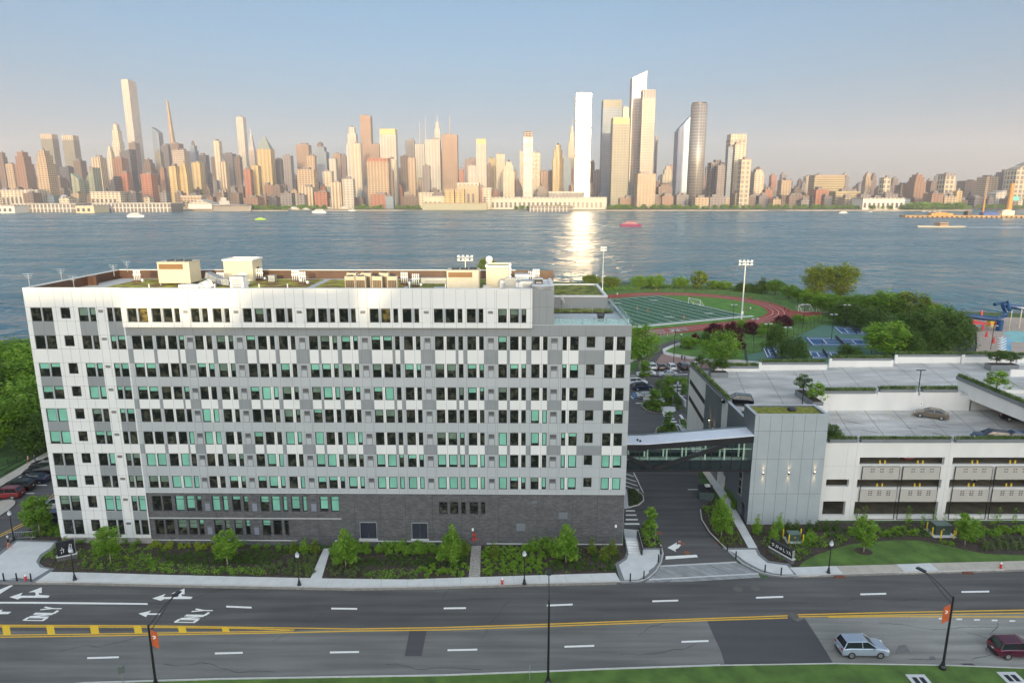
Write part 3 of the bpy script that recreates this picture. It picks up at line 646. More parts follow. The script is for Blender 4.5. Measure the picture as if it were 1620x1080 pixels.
# louvred wall vents
mFrameG = M('vent_frame', (.16, .17, .18), .5)
for r in range(10):
    for i, c in enumerate(cols):
        if c[2] != 'L': continue
        if r == 0 and c[1] > XT: continue
        if r == 8 and c[0] > CX(486): continue
        if r == 9 and c[0] > CX(400): continue
        z0, z1 = RZ[r]; y = -.38 if (r == 0 and i >= nLW) else (.10 if r >= 8 and i >= nLW else 0); x0, x1 = c[0], c[1]; h = z1 - z0
        mb = MB(); dk = r >= 8 and i >= nLW
        mb.box(x0 - .05, x1 + .05, y - .025, y + .01, z0 + .02, z1 - h * .1, 0)
        mb.box(x0 + .02, x1 - .02, y - .045, y - .025, z0 + .08, z0 + h * .52, 1)
        for q in range(5): mb.box(x0 + .04, x1 - .04, y - .07, y - .026, z1 - h * .17 - q * .07, z1 - h * .17 + .035 - q * .07, 2)
        mb.build('wall_vent', [mFrameG if not dk else M('vent_dark', (.10, .105, .12), .5), mLG if not dk else M('vent_bluegrey', (.20, .22, .27), .5), M('vent_slat', (.10, .10, .10), .5)] if not (i < nLW or (r == 0)) else [mWhite, mWhite, MATS.get('vent_slat') or M('vent_slat', (.10, .10, .10), .5)], bd)
# doors and vents in the brick
mDoor = M('door_navy', (.028, .033, .050), .45, var=.1, scale=1)
for (a, b, c, d) in DOORS:
    mid = (a + b) / 2; fr = MB(); fr.box(a, b, .02, .3, d - .08, d + .04); fr.box(a, a + .07, .1, .3, c, d - .08); fr.box(b - .07, b, .1, .3, c, d - .08); fr.box(a - .1, b + .1, -.1, .3, c - .18, c, 1)
    fo = fr.build('service_door', [mMG, mConc], bd)
    for s0, s1 in ((a + .08, mid - .02), (mid + .02, b - .08)): q = MB(); q.box(s0, s1, .24, .28, c + .01, d - .09); q.box(s1 - .2 if s0 < mid - 1 else s0 + .1, s1 - .12 if s0 < mid - 1 else s0 + .18, .2, .24, c + 1, c + 1.2); q.build('door_leaf', mDoor, fo)
for (xa, xb, yt, yb_) in ((841, 850, 792.5, 797), (884, 898, 810, 820), (817, 831, 828, 839.6)):
    q = MB(); a, b, c, d = CX(xa, 810), CX(xb, 810), ZY(yb_, FY), ZY(yt, FY); q.box(a, b, .04, .1, c, d)
    k = 7
    for s in range(k): q.box(a + .04, b - .04, .0, .04, c + (d - c) * (s + .2) / k, c + (d - c) * (s + .65) / k)
    q.build('wall_vent', M('vent_bluegrey2', (.16, .18, .20), .5), bd)
q = MB(); q.box(CX(752, 840), CX(753, 840), .0, .1, ZY(852, FY), ZY(844, FY)); q.obox((CX(749.5, 840), 0, ZY(845, FY)), .12, .08, .12); q.tube([(CX(749, 850), .0, ZY(856, FY)), (CX(749, 850), 0, ZY(849, FY))], .07); q.tube([(CX(747, 850), .0, ZY(853, FY)), (CX(757, 850), 0, ZY(853, FY))], .05); q.build('standpipe', mRed, bd)
for (px_, py_) in ((748, 837.5), (974, 831)):
    q = MB(); q.obox((CX(px_, 840), .0, ZY(py_, FY)), .12, .1, .16); q.build('wall_lamp', mWhiteP, bd)
# ---- body behind the facade, roofs
def gm(mb, *a, **k): return mb
bo = MB(); bo.box(XL + .02, XM, .3, 19.9, -.1, ZROOF - .05); bo.box(XM, XR - .02, .34, 19.9, -.1, ZTER - .1); bo.box(XM, XT, .34, 19.9, ZTER - .1, ZROOF - .05)
bo.build('building_body', mMG, bd)
gb = MB(); x0, x1 = XT + .02, CX(876.5, 480)
wallgrid('corner_panels', x0, x1, ZTER - .02, 33.75, .02, [], MF(lambda x, z: 0, [], []), [x0 + (x1 - x0) * k / 3 for k in (1, 2)], [31.3], [mMG, mJoint], 1)
gb.box(x0, x1, .34, 8, ZTER - .1, 33.6, 0, 1); gb.box(x0, x1, .02, .34, 33.3, 33.76, 1); gb.box(x1 - .02, x1, .03, 8, ZTER, 33.74); gb.box(x1 - .4, x1, .34, 8, 33.6, 33.76, 1); gb.build('stair_block', [mMG, mConcL], bd)
mRoofC = M('roof_paver', (.42, .43, .42), .9, var=.12, scale=.8, detail=8)
sedum = M('sedum', (.15, .085, .035), .95, col2=(.26, .27, .035), scale=.55, detail=9, contrast=(.42, .58), bump=.6)
sedumG = M('sedum_green', (.055, .085, .018), .95, col2=(.25, .25, .04), scale=.9, detail=9, contrast=(.38, .64), bump=.6)
rf = MB(); rf.box(XL + .3, XT - .3, .3, 19.6, ZROOF - .05, ZROOF); rf.box(XT, XR - .1, .3, 19.6, ZTER - .1, ZTER - .01, 0); rf.build('roof', mRoofC, bd)
pp = MB()
pp.box(XL, XM, -.0, .45, ZTOP, ZTOP + .10); pp.box(XM - .02, XT + .02, -.40, .35, ZTOP, ZTOP + .10)                      # front coping
pp.box(XL, XL + .35, .45, 20, ZTOP + .0, ZTOP + .10); pp.box(XL, XR - 14, 19.6, 20, ZTOP + .0, ZTOP + .10)
pp.build('coping', mWhite, bd)
pb = MB(); pb.box(XL + .02, XL + .3, .45, 19.95, ZROOF - .1, ZTOP, 0); pb.box(XL + .3, XT + 3.5, 19.62, 19.95, ZROOF - .1, ZTOP, 0)
pb.box(XL + .3, XL + 1.5, 12, 12.4, ZROOF, ZTOP + .02); pb.build('parapet', mBrown, bd)
for k, (a, b, c, d, mm) in enumerate(((XL + 4, XL + 17, 8, 18.2, sedum), (XL + 9.5, XL + 17, 1.0, 6.8, sedumG), (XL + 18.5, XL + 31, 9.5, 18.4, sedum), (XL + 19, XL + 31, 1.0, 7.8, sedumG), (XL + 32, XL + 44, 8.4, 18, sedum),
                             (XL + 33, XL + 43, .8, 6.5, sedum), (XL + 44.5, XL + 56, 6, 18.4, sedumG), (XL + 58, XL + 64, 10, 18, sedumG))):
    q = MB(); nx, ny = int((b - a) / .6), int((d - c) / .6)
    random.seed(k)
    for iy in range(ny + 1):
        for ix in range(nx + 1): q.v.append((a + (b - a) * ix / nx, c + (d - c) * iy / ny, ZROOF + .1 + (random.random() * .12 if 0 < ix < nx and 0 < iy < ny else -.08)))
    for iy in range(ny):
        for ix in range(nx): n0 = iy * (nx + 1) + ix; q.f.append((n0, n0 + 1, n0 + nx + 2, n0 + nx + 1)); q.m.append(0)
    q.build('green_roof', mm, bd)
# terrace with glass rail
xt0, xt1 = x1 + .02, XR - .06
def terr_green(a, b, c, d, z, mm, name='green_roof'):
    q = MB(); nx, ny = max(2, int((b - a) / .5)), max(2, int((d - c) / .5))
    for iy in range(ny + 1):
        for ix in range(nx + 1): q.v.append((a + (b - a) * ix / nx, c + (d - c) * iy / ny, z + (random.random() * .15 if 0 < ix < nx and 0 < iy < ny else 0)))
    for iy in range(ny):
        for ix in range(nx): n0 = iy * (nx + 1) + ix; q.f.append((n0, n0 + 1, n0 + nx + 2, n0 + nx + 1)); q.m.append(0)
    q.build(name, mm, bd)
dk = MB(); dk.box(XT + .3, XR - .15, .35, 9.6, ZTER, ZTER + .05, 0)
for s in range(24): xx = XT + .6 + s * .5; dk.box(xx, xx + .02, .4, 9.5, ZTER + .05, ZTER + .054, 1)
dk.build('terrace_deck', [M('deck', (.44, .49, .50), .7, var=.06, scale=1), MATS['mid_grey_panel']], bd)
cp = MB(); cp.box(XT + .05, XR, -.0, .30, ZLEDGE + .25, ZLEDGE + .33); cp.box(XR - .3, XR, .30, 20, ZLEDGE - .2, ZLEDGE + .33); cp.build('coping', mLG, bd)
terr_green(xt0, XR - .9, 9.9, 12.8, ZTER + .2, sedumG)
ub = MB(); ub.box(xt0 - .3, XR - 1.3, 13.1, 25.5, ZTER, 30.5, 0); ub.box(xt0 - .3, XR - 1.3, 13.0, 13.35, 30.5, 30.75, 1); ub.box(XR - 1.7, XR - 1.3, 13.35, 25.5, 30.5, 30.75, 1); ub.box(xt0 - .3, XR - 1.7, 25.1, 25.5, 30.5, 30.75, 1); ub.box(xt0 - .3, XR - 1.3, 19.9, 25.5, -.1, ZTER, 0); ub.build('rear_block', [mMG, mConcL], bd)
terr_green(xt0 - .2, XR - 1.75, 13.4, 25.0, 30.56, sedumG)
def glassmat():
    m = bpy.data.materials.new('rail_glass'); m.use_nodes = True; n = m.node_tree; b = n.nodes['Principled BSDF']; b.inputs['Base Color'].default_value = (.55, .72, .70, 1); b.inputs['Roughness'].default_value = .08
    t = n.nodes.new('ShaderNodeBsdfTransparent'); t.inputs[0].default_value = (.85, .95, .94, 1); x = n.nodes.new('ShaderNodeMixShader'); x.inputs[0].default_value = .25
    n.links.new(t.outputs[0], x.inputs[1]); n.links.new(b.outputs[0], x.inputs[2]); n.links.new(x.outputs[0], n.nodes['Material Output'].inputs[0]); return m
mRailG = glassmat()
def rail(a, b, z, h=1.05, parent=bd, step=1.4, post=mMetal, glass=mRailG):
    A, B = Vector((*a, z)), Vector((*b, z)); L = (B - A).length; k = max(1, round(L / step)); t = (B - A) / k; mb = MB(); gl = MB(); ang = math.atan2(t.y, t.x)
    for i in range(k + 1): p = A + t * i; mb.obox((p.x, p.y, z + h / 2), .025, .025, h / 2, ang)
    for i in range(k):
        p = A + t * (i + .5); gl.obox((p.x, p.y, z + h * .52), t.length / 2 - .04, .006, h * .44, ang)
    c = (A + B) / 2; mb.obox((c.x, c.y, z + h), L / 2, .022, .02, ang)
    r_ = mb.build('railing', post, parent)
    if glass: gl.build('glass_panel', glass, r_)
rail((x1 + .1 - 2.2, .34), (XR - .2, .34), ZTER + .1, 1.0); rail((XR - .2, .34), (XR - .2, 9.6), ZTER + .1, 1.1); rail((xt0, 9.7), (XR - .9, 9.7), ZTER + .05, 1.1, glass=None); rail((XR - .9, 9.7), (XR - .9, 13), ZTER + .05, 1.6)
# ================================================================ things on the roof
def RP(px, py, z=ZROOF): return G(px, py, z)
acg = 'air handlers on the roof'
def air_handler(x, y, w_, d_, h_, label, legs=.5, fans=True, z=ZROOF):
    t = thing('air_handler', label, 'air conditioner', (x, y, z), YAW, acg)
    b = MB(); b.box(-w_ / 2, w_ / 2, 0, d_, legs, legs + h_); b.box(-w_ / 2 - .05, w_ / 2 + .05, -.05, d_ + .05, legs + h_, legs + h_ + .08)
    for s in (-.3, .05, .3): b.box(w_ * s, w_ * s + .12, -.02, 0, legs + h_ * .15, legs + h_ * .22)
    b.build('casing', mCream, t)
    g_ = MB(); g_.box(-w_ * .45, w_ * .30, -.04, -.005, legs + h_ * .68, legs + h_ * .93, 0)
    for k in range(7): g_.box(-w_ * .44, w_ * .29, -.07, -.04, legs + h_ * (.69 + .034 * k), legs + h_ * (.70 + .034 * k), 1)
    g_.build('grille', [M('grille_brown', (.20, .10, .04), .6), M('grille_slat', (.34, .20, .09), .5)], t)
    for sx in (-w_ / 2 + .15, w_ / 2 - .15):
        for sy in (.15, d_ - .15): q = MB(); q.box(sx - .07, sx + .07, sy - .07, sy + .07, 0, legs); q.build('leg', mSteel, t)
    if fans:
        for k in range(3): q = MB(); q.lathe([(.5, 0), (.5, .12), (.42, .12), (.42, .03), (0.02, .03)], 14, c=(-w_ * .25 + k * w_ * .28, d_ * .5, legs + h_ + .08)); q.build('fan', mBlack, t)
    return t
x, y = RP(283, 452); air_handler(x, 91.2, 4.3, 3.2, 2.75, 'cream air handler with louvred grille by the brown parapet, nearest the white wing')
ax = WY(733, 450, 86)[0]; air_handler(ax, 85.0, 4.0, 2.6, 2.5, 'cream air handler with three round fans near the white tank', .35)
def hut(name, x, y, w_, d_, h_, label, cat, green=True, z=ZROOF):
    t = thing(name, label, cat, (x, y, z), YAW); b = MB(); b.box(-w_ / 2, w_ / 2, 0, d_, 0, h_, 0, 0); b.build('wall', mCream, t)
    q = MB(); e = .12; q.box(-w_ / 2 - e, w_ / 2 + e, -e, .15, h_, h_ + .2); q.box(-w_ / 2 - e, w_ / 2 + e, d_ - .15, d_ + e, h_, h_ + .2); q.box(-w_ / 2 - e, -w_ / 2 + .15, .15, d_ - .15, h_, h_ + .2); q.box(w_ / 2 - .15, w_ / 2 + e, .15, d_ - .15, h_, h_ + .2); q.build('coping', mWhiteP, t)
    if green: q = MB(); q.box(-w_ / 2 + .15, w_ / 2 - .15, .15, d_ - .15, h_, h_ + .1); q.build('roof', M('moss', (.20, .20, .02), .95, var=.35, scale=2, detail=8, bump=.6), t)
    q = MB(); q.box(w_ / 2, w_ / 2 + .04, d_ * .4, d_ * .4 + .9, 0, 2.0); q.build('door', mBrown, t)
    return t
hx = WY(378, 430, 96)[0]; hut('roof_hut', hx, 95.8, 4.1, 3.6, 3.05, 'cream stair hut standing at the back edge of the roof', 'hut', False)
hx = WY(788, 430, 89)[0]; hut('lift_housing', hx, 88.3, 3.1, 3.0, 3.0, 'white lift housing with a mossy yellow-green top beside the tank', 'hut')
def duct(x, y, pts, w_, h_, label, mat=mSteel):
    t = thing('air_duct', label, 'duct', (x, y, ZROOF), YAW); mb = MB()
    for (a, b) in zip(pts[:-1], pts[1:]):
        A, B = Vector(a), Vector(b); mid = (A + B) / 2; d = B - A; rz = math.atan2(d.y, d.x); ry = -math.atan2(d.z, math.hypot(d.x, d.y)); mb.obox(mid, d.length / 2 + .05, w_ / 2, h_ / 2, rz, 0, 0, ry)
    mb.build('casing', mat, t)
    q = MB(); n_ = 2
    for (a, b) in zip(pts[:-1], pts[1:]):
        for f in (.2, .8): A, B = Vector(a), Vector(b); p = A.lerp(B, f); d = B - A; q.obox(p, .03, w_ / 2 + .04, h_ / 2 + .04, math.atan2(d.y, d.x), 0, 0, -math.atan2(d.z, math.hypot(d.x, d.y)))
    q.build('flange', mMetal, t)
    for a in (pts[0], pts[-1]):
        q = MB(); q.box(a[0] - .06, a[0] + .06, a[1] - .06, a[1] + .06, 0, max(.1, a[2] - h_ / 2)); q.build('leg', mSteel, t)
dx = WY(322, 445, 90)[0]
duct(dx, 91.5, [(0, 0, 1.6), (2.2, -.8, .8), (3.2, -.8, .7)], .9, .8, 'bent silver duct leaving the cream air handler beside the stair hut')
duct(dx + .2, 86.2, [(-1.4, 0, .6), (1.0, 0, .6), (2.0, .9, 1.1)], 1.2, .8, 'wide white duct lying in front of the stair hut', mWhiteP)
duct(WY(745, 455, 83)[0], 82.4, [(-1.8, 0, .5), (.6, 0, .5), (1.8, .5, .8)], .7, .55, 'low silver duct behind the front parapet by the fan unit')
duct(WY(812, 450, 85)[0], 85.6, [(-1.6, .3, .9), (.4, 0, .9), (1.6, 0, .9)], .9, .9, 'pale square duct running to the grey corner block', mWhiteP)
def box_unit(x, y, w_, d_, h_, label, mat, cat='ventilation box', name='ventilation_box'):
    t = thing(name, label, cat, (x, y, ZROOF), YAW); b = MB(); b.box(-w_ / 2, w_ / 2, 0, d_, .2, h_); b.build('casing', mat, t)
    q = MB(); q.box(-w_ / 2 - .04, w_ / 2 + .04, -.04, d_ + .04, h_, h_ + .06); q.build('lid', mSteel, t)
    q = MB(); q.box(-w_ / 2 + .1, w_ / 2 - .1, .1, d_ - .1, 0, .2); q.build('base', mBlack, t)
    q = MB()
    for k in range(5): q.box(-w_ * .35, w_ * .35, -.03, -.004, .3 + (h_ - .5) * k / 5, .3 + (h_ - .5) * (k + .55) / 5)
    q.build('grille', mMetal, t)
box_unit(WY(372, 445, 86)[0], 86.4, 1.7, 1.6, 1.9, 'white ventilation box with small grille in front of the stair hut', mWhiteP)
box_unit(WY(808, 450, 82)[0], 81.6, 1.3, 1.0, 2.3, 'tall grey ventilation cabinet behind the front parapet', mMetal)
box_unit(WY(835, 440, 85)[0], 85, 1.8, 1.6, 1.5, 'white ventilation box next to the slatted vents by the corner block', mWhiteP)
box_unit(WY(826, 430, 90)[0], 90.5, 1.9, 1.8, 1.7, 'blue-topped ventilation box near the rear parapet', M('blue_white', (.45, .55, .68), .4))
box_unit(WY(852, 445, 84)[0], 83.4, 1.0, 1.4, 2.0, 'narrow dark ventilation box next to the corner block', mBlack)
for k, (px_, Y_, w_, d_, h_, m_, lab) in enumerate(((770, 82.2, .9, .8, 1.3, mSteel, 'small silver ventilation box behind the front parapet, below the tank'), (783, 82.6, 1.3, .9, .9, mMetal, 'flat grey ventilation box behind the front parapet, below the lift housing'), (797, 84.3, .8, .8, 1.7, mWhiteP, 'slim white ventilation box left of the tall grey cabinet'), (822, 82.0, 1.0, .8, 1.0, mSteel, 'low silver ventilation box right of the tall grey cabinet'), (694, 84, 1.2, 1.0, .8, mWhiteP, 'low white ventilation box left of the fan unit'), (690, 93, 4.2, .8, .9, mSteel, 'long silver ventilation trunk by the rear parapet left of the fan unit'), (430, 95, .9, .9, 1.0, mSteel, 'small ventilation box by the rear parapet right of the stair hut'), (862, 84.5, 1.6, 3, .6, M('blue_white2', (.42, .50, .60), .4), 'flat pale blue ventilation lid on the grey corner block'))):
    box_unit(WY(px_, 450, Y_)[0], Y_, w_, d_, h_, lab, m_)
for (px_, Y_) in ((236, 82), (340, 82.2), (410, 82.2), (455, 82.3), (648, 82.4), (705, 82.2)):
    t = thing('roof_pipe', 'thin white standpipe behind the parapet ' + {236: 'nearest the white wing', 340: 'before the ventilation box', 410: 'below the stair hut', 455: 'between the two pipe clusters', 648: 'beside the condenser cabinets', 705: 'below the fan unit'}[px_], 'pipe', (WY(px_, 455, Y_)[0], Y_, ZROOF)); q = MB(); q.tube([(0, 0, 0), (0, 0, 1.5)], .07, 8); q.build('pipe', mWhiteP, t); q = MB(); q.tube([(0, 0, 1.5), (0, 0, 1.58)], .1, 8); q.build('cap', mWhiteP, t)
# condensers
proto = None; cg = 'condenser units on the roof'
for j, (px_, Y_) in enumerate(((553, 84.3), (570, 84.3), (596, 84.3), (620, 84.3), (556, 88), (579, 88), (607, 88))):
    x = WY(px_, 440, Y_)[0]; nm = ['first', 'second', 'third', 'fourth'][j if j < 4 else j - 4]
    lab = f'{nm} tan condenser cabinet from the white wing in the {"front" if j < 4 else "back"} row on the roof'
    if proto is None:
        t = thing('condenser', lab, 'air conditioner', (x, Y_, ZROOF), YAW, cg)
        q = MB(); q.box(-.62, .62, 0, .9, .15, .3); q.box(-.62, .62, 0, .9, 1.75, 2.25); q.box(-.62, -.55, 0, .9, .3, 1.75); q.box(.55, .62, 0, .9, .3, 1.75); q.box(-.55, .55, .5, .9, .3, 1.75); q.build('casing', M('tan_metal', (.50, .42, .30), .5), t)
        q = MB(); q.box(-.55, .55, .06, .1, .3, 1.75, 0)
        for k in range(6): q.box(-.52 + k * .2, -.47 + k * .2, .02, .06, .3, 1.75, 1)
        q.build('coil_grille', [M('coil', (.10, .075, .05), .7), M('coil_bar', (.30, .22, .14), .5)], t)
        q = MB(); q.lathe([(.4, 0), (.4, .1), (.1, .12)], 12, c=(0, .45, 2.25)); q.build('fan', mBlack, t)
        q = MB(); q.box(-.6, .6, .05, .85, 0, .15); q.build('base', mBlack, t); proto = t
    else: dup(proto, (x, Y_, ZROOF), YAW, lab)
# slatted vent clusters
proto = None
spots = [(218, 448, 'on the mossy roof nearest the white wing'), (257, 438, 'beside the cream air handler'), (350, 452, 'in front of the white ventilation box'), (385, 453, 'on the roof edge right of the ventilation box'), (411, 440, 'behind the mossy bed next to the stair hut'), (468, 448, 'between the mossy bed and the brown bed'),
         (479, 451, 'at the front edge beside the brown bed'), (567, 455, 'in front of the condenser cabinets'), (640, 452, 'just right of the condenser cabinets'), (658, 455, 'next to the green bed by the silver ladder'), (873 - 25, 446, 'against the grey corner block'), (841, 450, 'between the white box and the corner block')]
for j, (px_, py_, wh) in enumerate(spots):
    x, y = RP(px_, py_); y = min(max(y, 81.2), 97); x = WY(px_, py_, y)[0]; lab = 'cluster of white upright vent pipes ' + wh
    if proto is None:
        t = thing('vent_cluster', lab, 'roof vent', (x, y, ZROOF), YAW, 'vent pipe clusters on the roof')
        q = MB(); q.box(-.5, .5, -.35, .35, 0, .4); q.build('base', mBrown, t)
        for k in range(4): q = MB(); q.tube([(-.39 + k * .26, 0, .4), (-.39 + k * .26, 0, 1.25)], .055, 8); q.tube([(-.39 + k * .26, 0, 1.25), (-.39 + k * .26, 0, 1.85)], .09, 8); q.build('pipe', mWhiteP, t, smooth=True)
        q = MB(); q.box(-.52, .52, -.1, .1, 1.1, 1.3); q.build('bracket', mWhiteP, t)
        q = MB(); q.lathe([(.22, 0), (.28, .2), (.24, .45), (.1, .55)], 12, c=(.62, .2, .1)); q.build('turbine', mSteel, t); proto = t
    else: dup(proto, (x, y, ZROOF), YAW + random.uniform(-.1, .1), lab)
# tank, dish, antennas
t = thing('water_tank', 'round white tank with a domed top beside the lift housing', 'tank', (WY(768, 430, 90)[0] + .5, 90.5, ZROOF))
q = MB(); q.tube([(0, 0, .5), (0, 0, 2.4)], .45, 14); q.build('tank_body', mWhiteP, t, smooth=True); q = MB(); q.lathe([(.47, 2.4), (.42, 2.75), (.2, 2.95), (.02, 3.0)], 14); q.build('dome', mWhiteP, t, smooth=True)
for k in range(3): q = MB(); q.tube([(.38 * math.cos(k * 2.1), .38 * math.sin(k * 2.1), 0), (.3 * math.cos(k * 2.1), .3 * math.sin(k * 2.1), .6)], .05); q.build('leg', mSteel, t)
t = thing('vent_dome', 'white mushroom vent with a round ball top behind the air handler', 'roof vent', (WY(774, 420, 93)[0], 93, ZROOF))
q = MB(); q.tube([(0, 0, 0), (0, 0, 3.0)], [.3, .22], 10); q.build('pipe', mWhiteP, t, smooth=True); q = MB(); q.lathe([(.1, 3.0), (.42, 3.15), (.5, 3.5), (.4, 3.85), (.1, 4.0)], 14); q.build('cap', mWhiteP, t, smooth=True)
def antenna(x, y, h_, label, kind=0, z=ZROOF):
    t = thing('antenna', label, 'antenna', (x, y, z)); q = MB(); q.tube([(0, 0, 0), (0, 0, h_)], .05, 6); q.build('mast', mSteel, t)
    if kind == 0:
        for k in range(3): q = MB(); q.tube([(-.6 + .15 * k, 0, h_ - .25 * k), (.6 - .15 * k, 0, h_ - .25 * k)], .03, 5); q.build('crossbar', mSteel, t)
    else:
        for k in range(4): q = MB(); q.box(-.14, .14, -.1, .1, h_ - .35 - k * .5, h_ - .02 - k * .5); q.build('panel', mWhiteP, t)
antenna(WY(43, 445, 81)[0], 81.3, 1.6, 'thin twin-bar antenna at the outer corner of the white wing', z=ZTOP + .1)
antenna(WY(116, 445, 88)[0], 88, 1.8, 'three-bar antenna on the roof edge of the white wing', z=ZROOF)
antenna(WY(807, 430, 87)[0], 87, 3.6, 'grey mast with four stacked white panels beside the lift housing', 1)
for k, px_ in enumerate((96, 180, 202)):
    antenna(WY(px_, 430, 88 + 5 * min(k, 2))[0], 88 + 5 * min(k, 2), 1.5, 'short lightning rod on the ' + ('side parapet closest to the front', 'side parapet halfway back', 'side parapet at its back corner')[k], z=ZTOP)
# grill on the terrace
t = thing('grill', 'black gas grill standing on the glass-railed terrace', 'grill', (WY(950, 512, 84)[0], 84, ZTER + .05), YAW)
q = MB(); q.box(-.38, .38, -.25, .25, 0, .7); q.build('cabinet', mBlack, t); q = MB(); q.obox((0, 0, .85), .45, .3, .14); q.build('lid', mBlack, t); q = MB(); q.tube([(-.35, -.33, .85), (.35, -.33, .85)], .02, 6); q.build('handle', mSteel, t)
t = thing('satellite_dish', 'white satellite dish behind the terrace rail', 'dish', (WY(888, 475, 91)[0], 91, ZTER + .05))
q = MB(); q.tube([(0, 0, 0), (0, 0, 1.6)], .05); q.build('mast', mBlack, t); q = MB(); q.lathe([(.02, 0), (.3, .06), (.55, .25)], 14); o_ = q.build('dish', mWhiteP, t, (0, -.1, 1.6)); o_.rotation_euler = (0, R(70), .3)
# ================================================================ lift tower beside the garage
TY = 85.9
tw = thing('lift_tower', 'pale grey panelled lift tower with wall lamps and mossy roof, joined to the garage', 'tower', (0, 0, 0))
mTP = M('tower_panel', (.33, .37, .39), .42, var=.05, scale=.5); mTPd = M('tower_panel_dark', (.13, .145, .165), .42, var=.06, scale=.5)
tx0, tx1 = 32.3, 42.05; TZ = 15.85
jj = [tx0 + .55 + (tx1 - tx0 - .6) * k / 6 for k in range(0, 6)]
wallgrid('front_panels', tx0, tx1, -.1, TZ, TY, [], MF(lambda x, z: 0, [], []), jj, [4.6, 9.6, 13.6], [mTP, mJoint], 1, parent=tw, jw=.022)
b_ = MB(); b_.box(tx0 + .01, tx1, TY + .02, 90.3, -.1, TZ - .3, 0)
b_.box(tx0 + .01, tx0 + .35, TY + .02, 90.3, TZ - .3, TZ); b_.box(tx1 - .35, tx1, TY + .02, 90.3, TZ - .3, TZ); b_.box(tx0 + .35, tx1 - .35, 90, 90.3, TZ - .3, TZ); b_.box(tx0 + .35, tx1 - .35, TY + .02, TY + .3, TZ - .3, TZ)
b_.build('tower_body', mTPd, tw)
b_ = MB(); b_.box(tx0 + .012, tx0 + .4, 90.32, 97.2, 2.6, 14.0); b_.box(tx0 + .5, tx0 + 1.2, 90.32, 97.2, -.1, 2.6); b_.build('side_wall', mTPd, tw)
b_ = MB(); e = .02; b_.box(tx0 - .05, tx1 + .05, TY - .04, TY + .34, TZ + .004, TZ + .07); b_.box(tx0 - .05, tx0 + .38, TY + .34, 90.35, TZ + .004, TZ + .07); b_.box(tx1 - .38, tx1 + .05, TY + .34, 90.35, TZ + .004, TZ + .07); b_.box(tx0 + .38, tx1 - .38, 89.95, 90.35, TZ + .004, TZ + .07); b_.box(tx0 - .03, tx0 + .45, 90.4, 97.25, 14.004, 14.07); b_.build('coping', mLG, tw)
sedT = M('sedum_bright', (.10, .13, .018), .95, col2=(.22, .21, .03), scale=2.2, detail=9, contrast=(.35, .65), bump=.8)
q = MB(); nx, ny = 34, 14; random.seed(3)
for iy in range(ny + 1):
    for ix in range(nx + 1): q.v.append((tx0 + .4 + (tx1 - tx0 - .8) * ix / nx, TY + .32 + 3.65 * iy / ny, TZ - .22 + random.random() * .13))
for iy in range(ny):
    for ix in range(nx): n0 = iy * (nx + 1) + ix; q.f.append((n0, n0 + 1, n0 + nx + 2, n0 + nx + 1)); q.m.append(0)
q.build('green_roof', sedT, tw)
q = MB(); q.lathe([(.55, 0), (.62, .2), (.5, .38), (.1, .42)], 16, c=(38.0, 88.2, TZ - .1)); q.build('roof_vent', mBlack, tw)
# hedgehog of side panels and small door in the side wall
q = MB(); q.box(tx0 - .03, tx0 + .02, 87.3, 88.3, 0.1, 2.3); q.build('door', mDoor, tw)
q = MB(); q.box(tx0 - .04, tx0 + .02, 88.9, 90.2, 2.8, 7.5); fo = q.build('stair_window', mLG, tw)
for k in range(4): q = MB(); q.box(tx0 - .06, tx0 - .041, 89.0, 90.1, 2.95 + k * 1.13, 3.95 + k * 1.13); q.build('pane', mGlassD, fo)
mLampOn = M('lamp_glow', (1, .78, .45), emit=7)
def updown(x, y, z, dx, dy, parent, e=16):
    q = MB(); q.tube([(x + dx * .14, y + dy * .14, z - .16), (x + dx * .14, y + dy * .14, z + .16)], .09, 10); q.box(x - .03 + dx * .05, x + .03 + dx * .05, y - .03 + dy * .05, y + .03 + dy * .05, z - .05, z + .05)
    lo = q.build('wall_lamp', mBlack, parent)
    q = MB(); q.lathe([(.07, 0), (.07, .008)], 10, c=(x + dx * .14, y + dy * .14, z + .162)); q.lathe([(.07, 0), (.07, .008)], 10, c=(x + dx * .14, y + dy * .14, z - .17)); q.build('lamp_lens', mLampOn, lo)
    for s in (1, -1):
        ld = bpy.data.lights.new('wall_lamp_light', 'SPOT'); ld.energy = e * 5; ld.spot_size = R(58); ld.spot_blend = .9; ld.color = (1, .62, .26); ld.shadow_soft_size = .06
        l = bpy.data.objects.new('wall_lamp_light', ld); COL.objects.link(l); l.parent = lo; l.location = (x + dx * .17, y + dy * .17, z + s * .20); l.rotation_euler = ((R(180) if s > 0 else 0), 0, 0)
for k, (px, py) in enumerate(((1207.5, 749), (1248, 748.5), (1289, 748))): X_, Z_ = WY(px, py, TY - .1); updown(X_, TY, Z_, 0, -1, tw, 10)
updown(tx0, 88.6, 8.4, -1, 0, tw, 15)
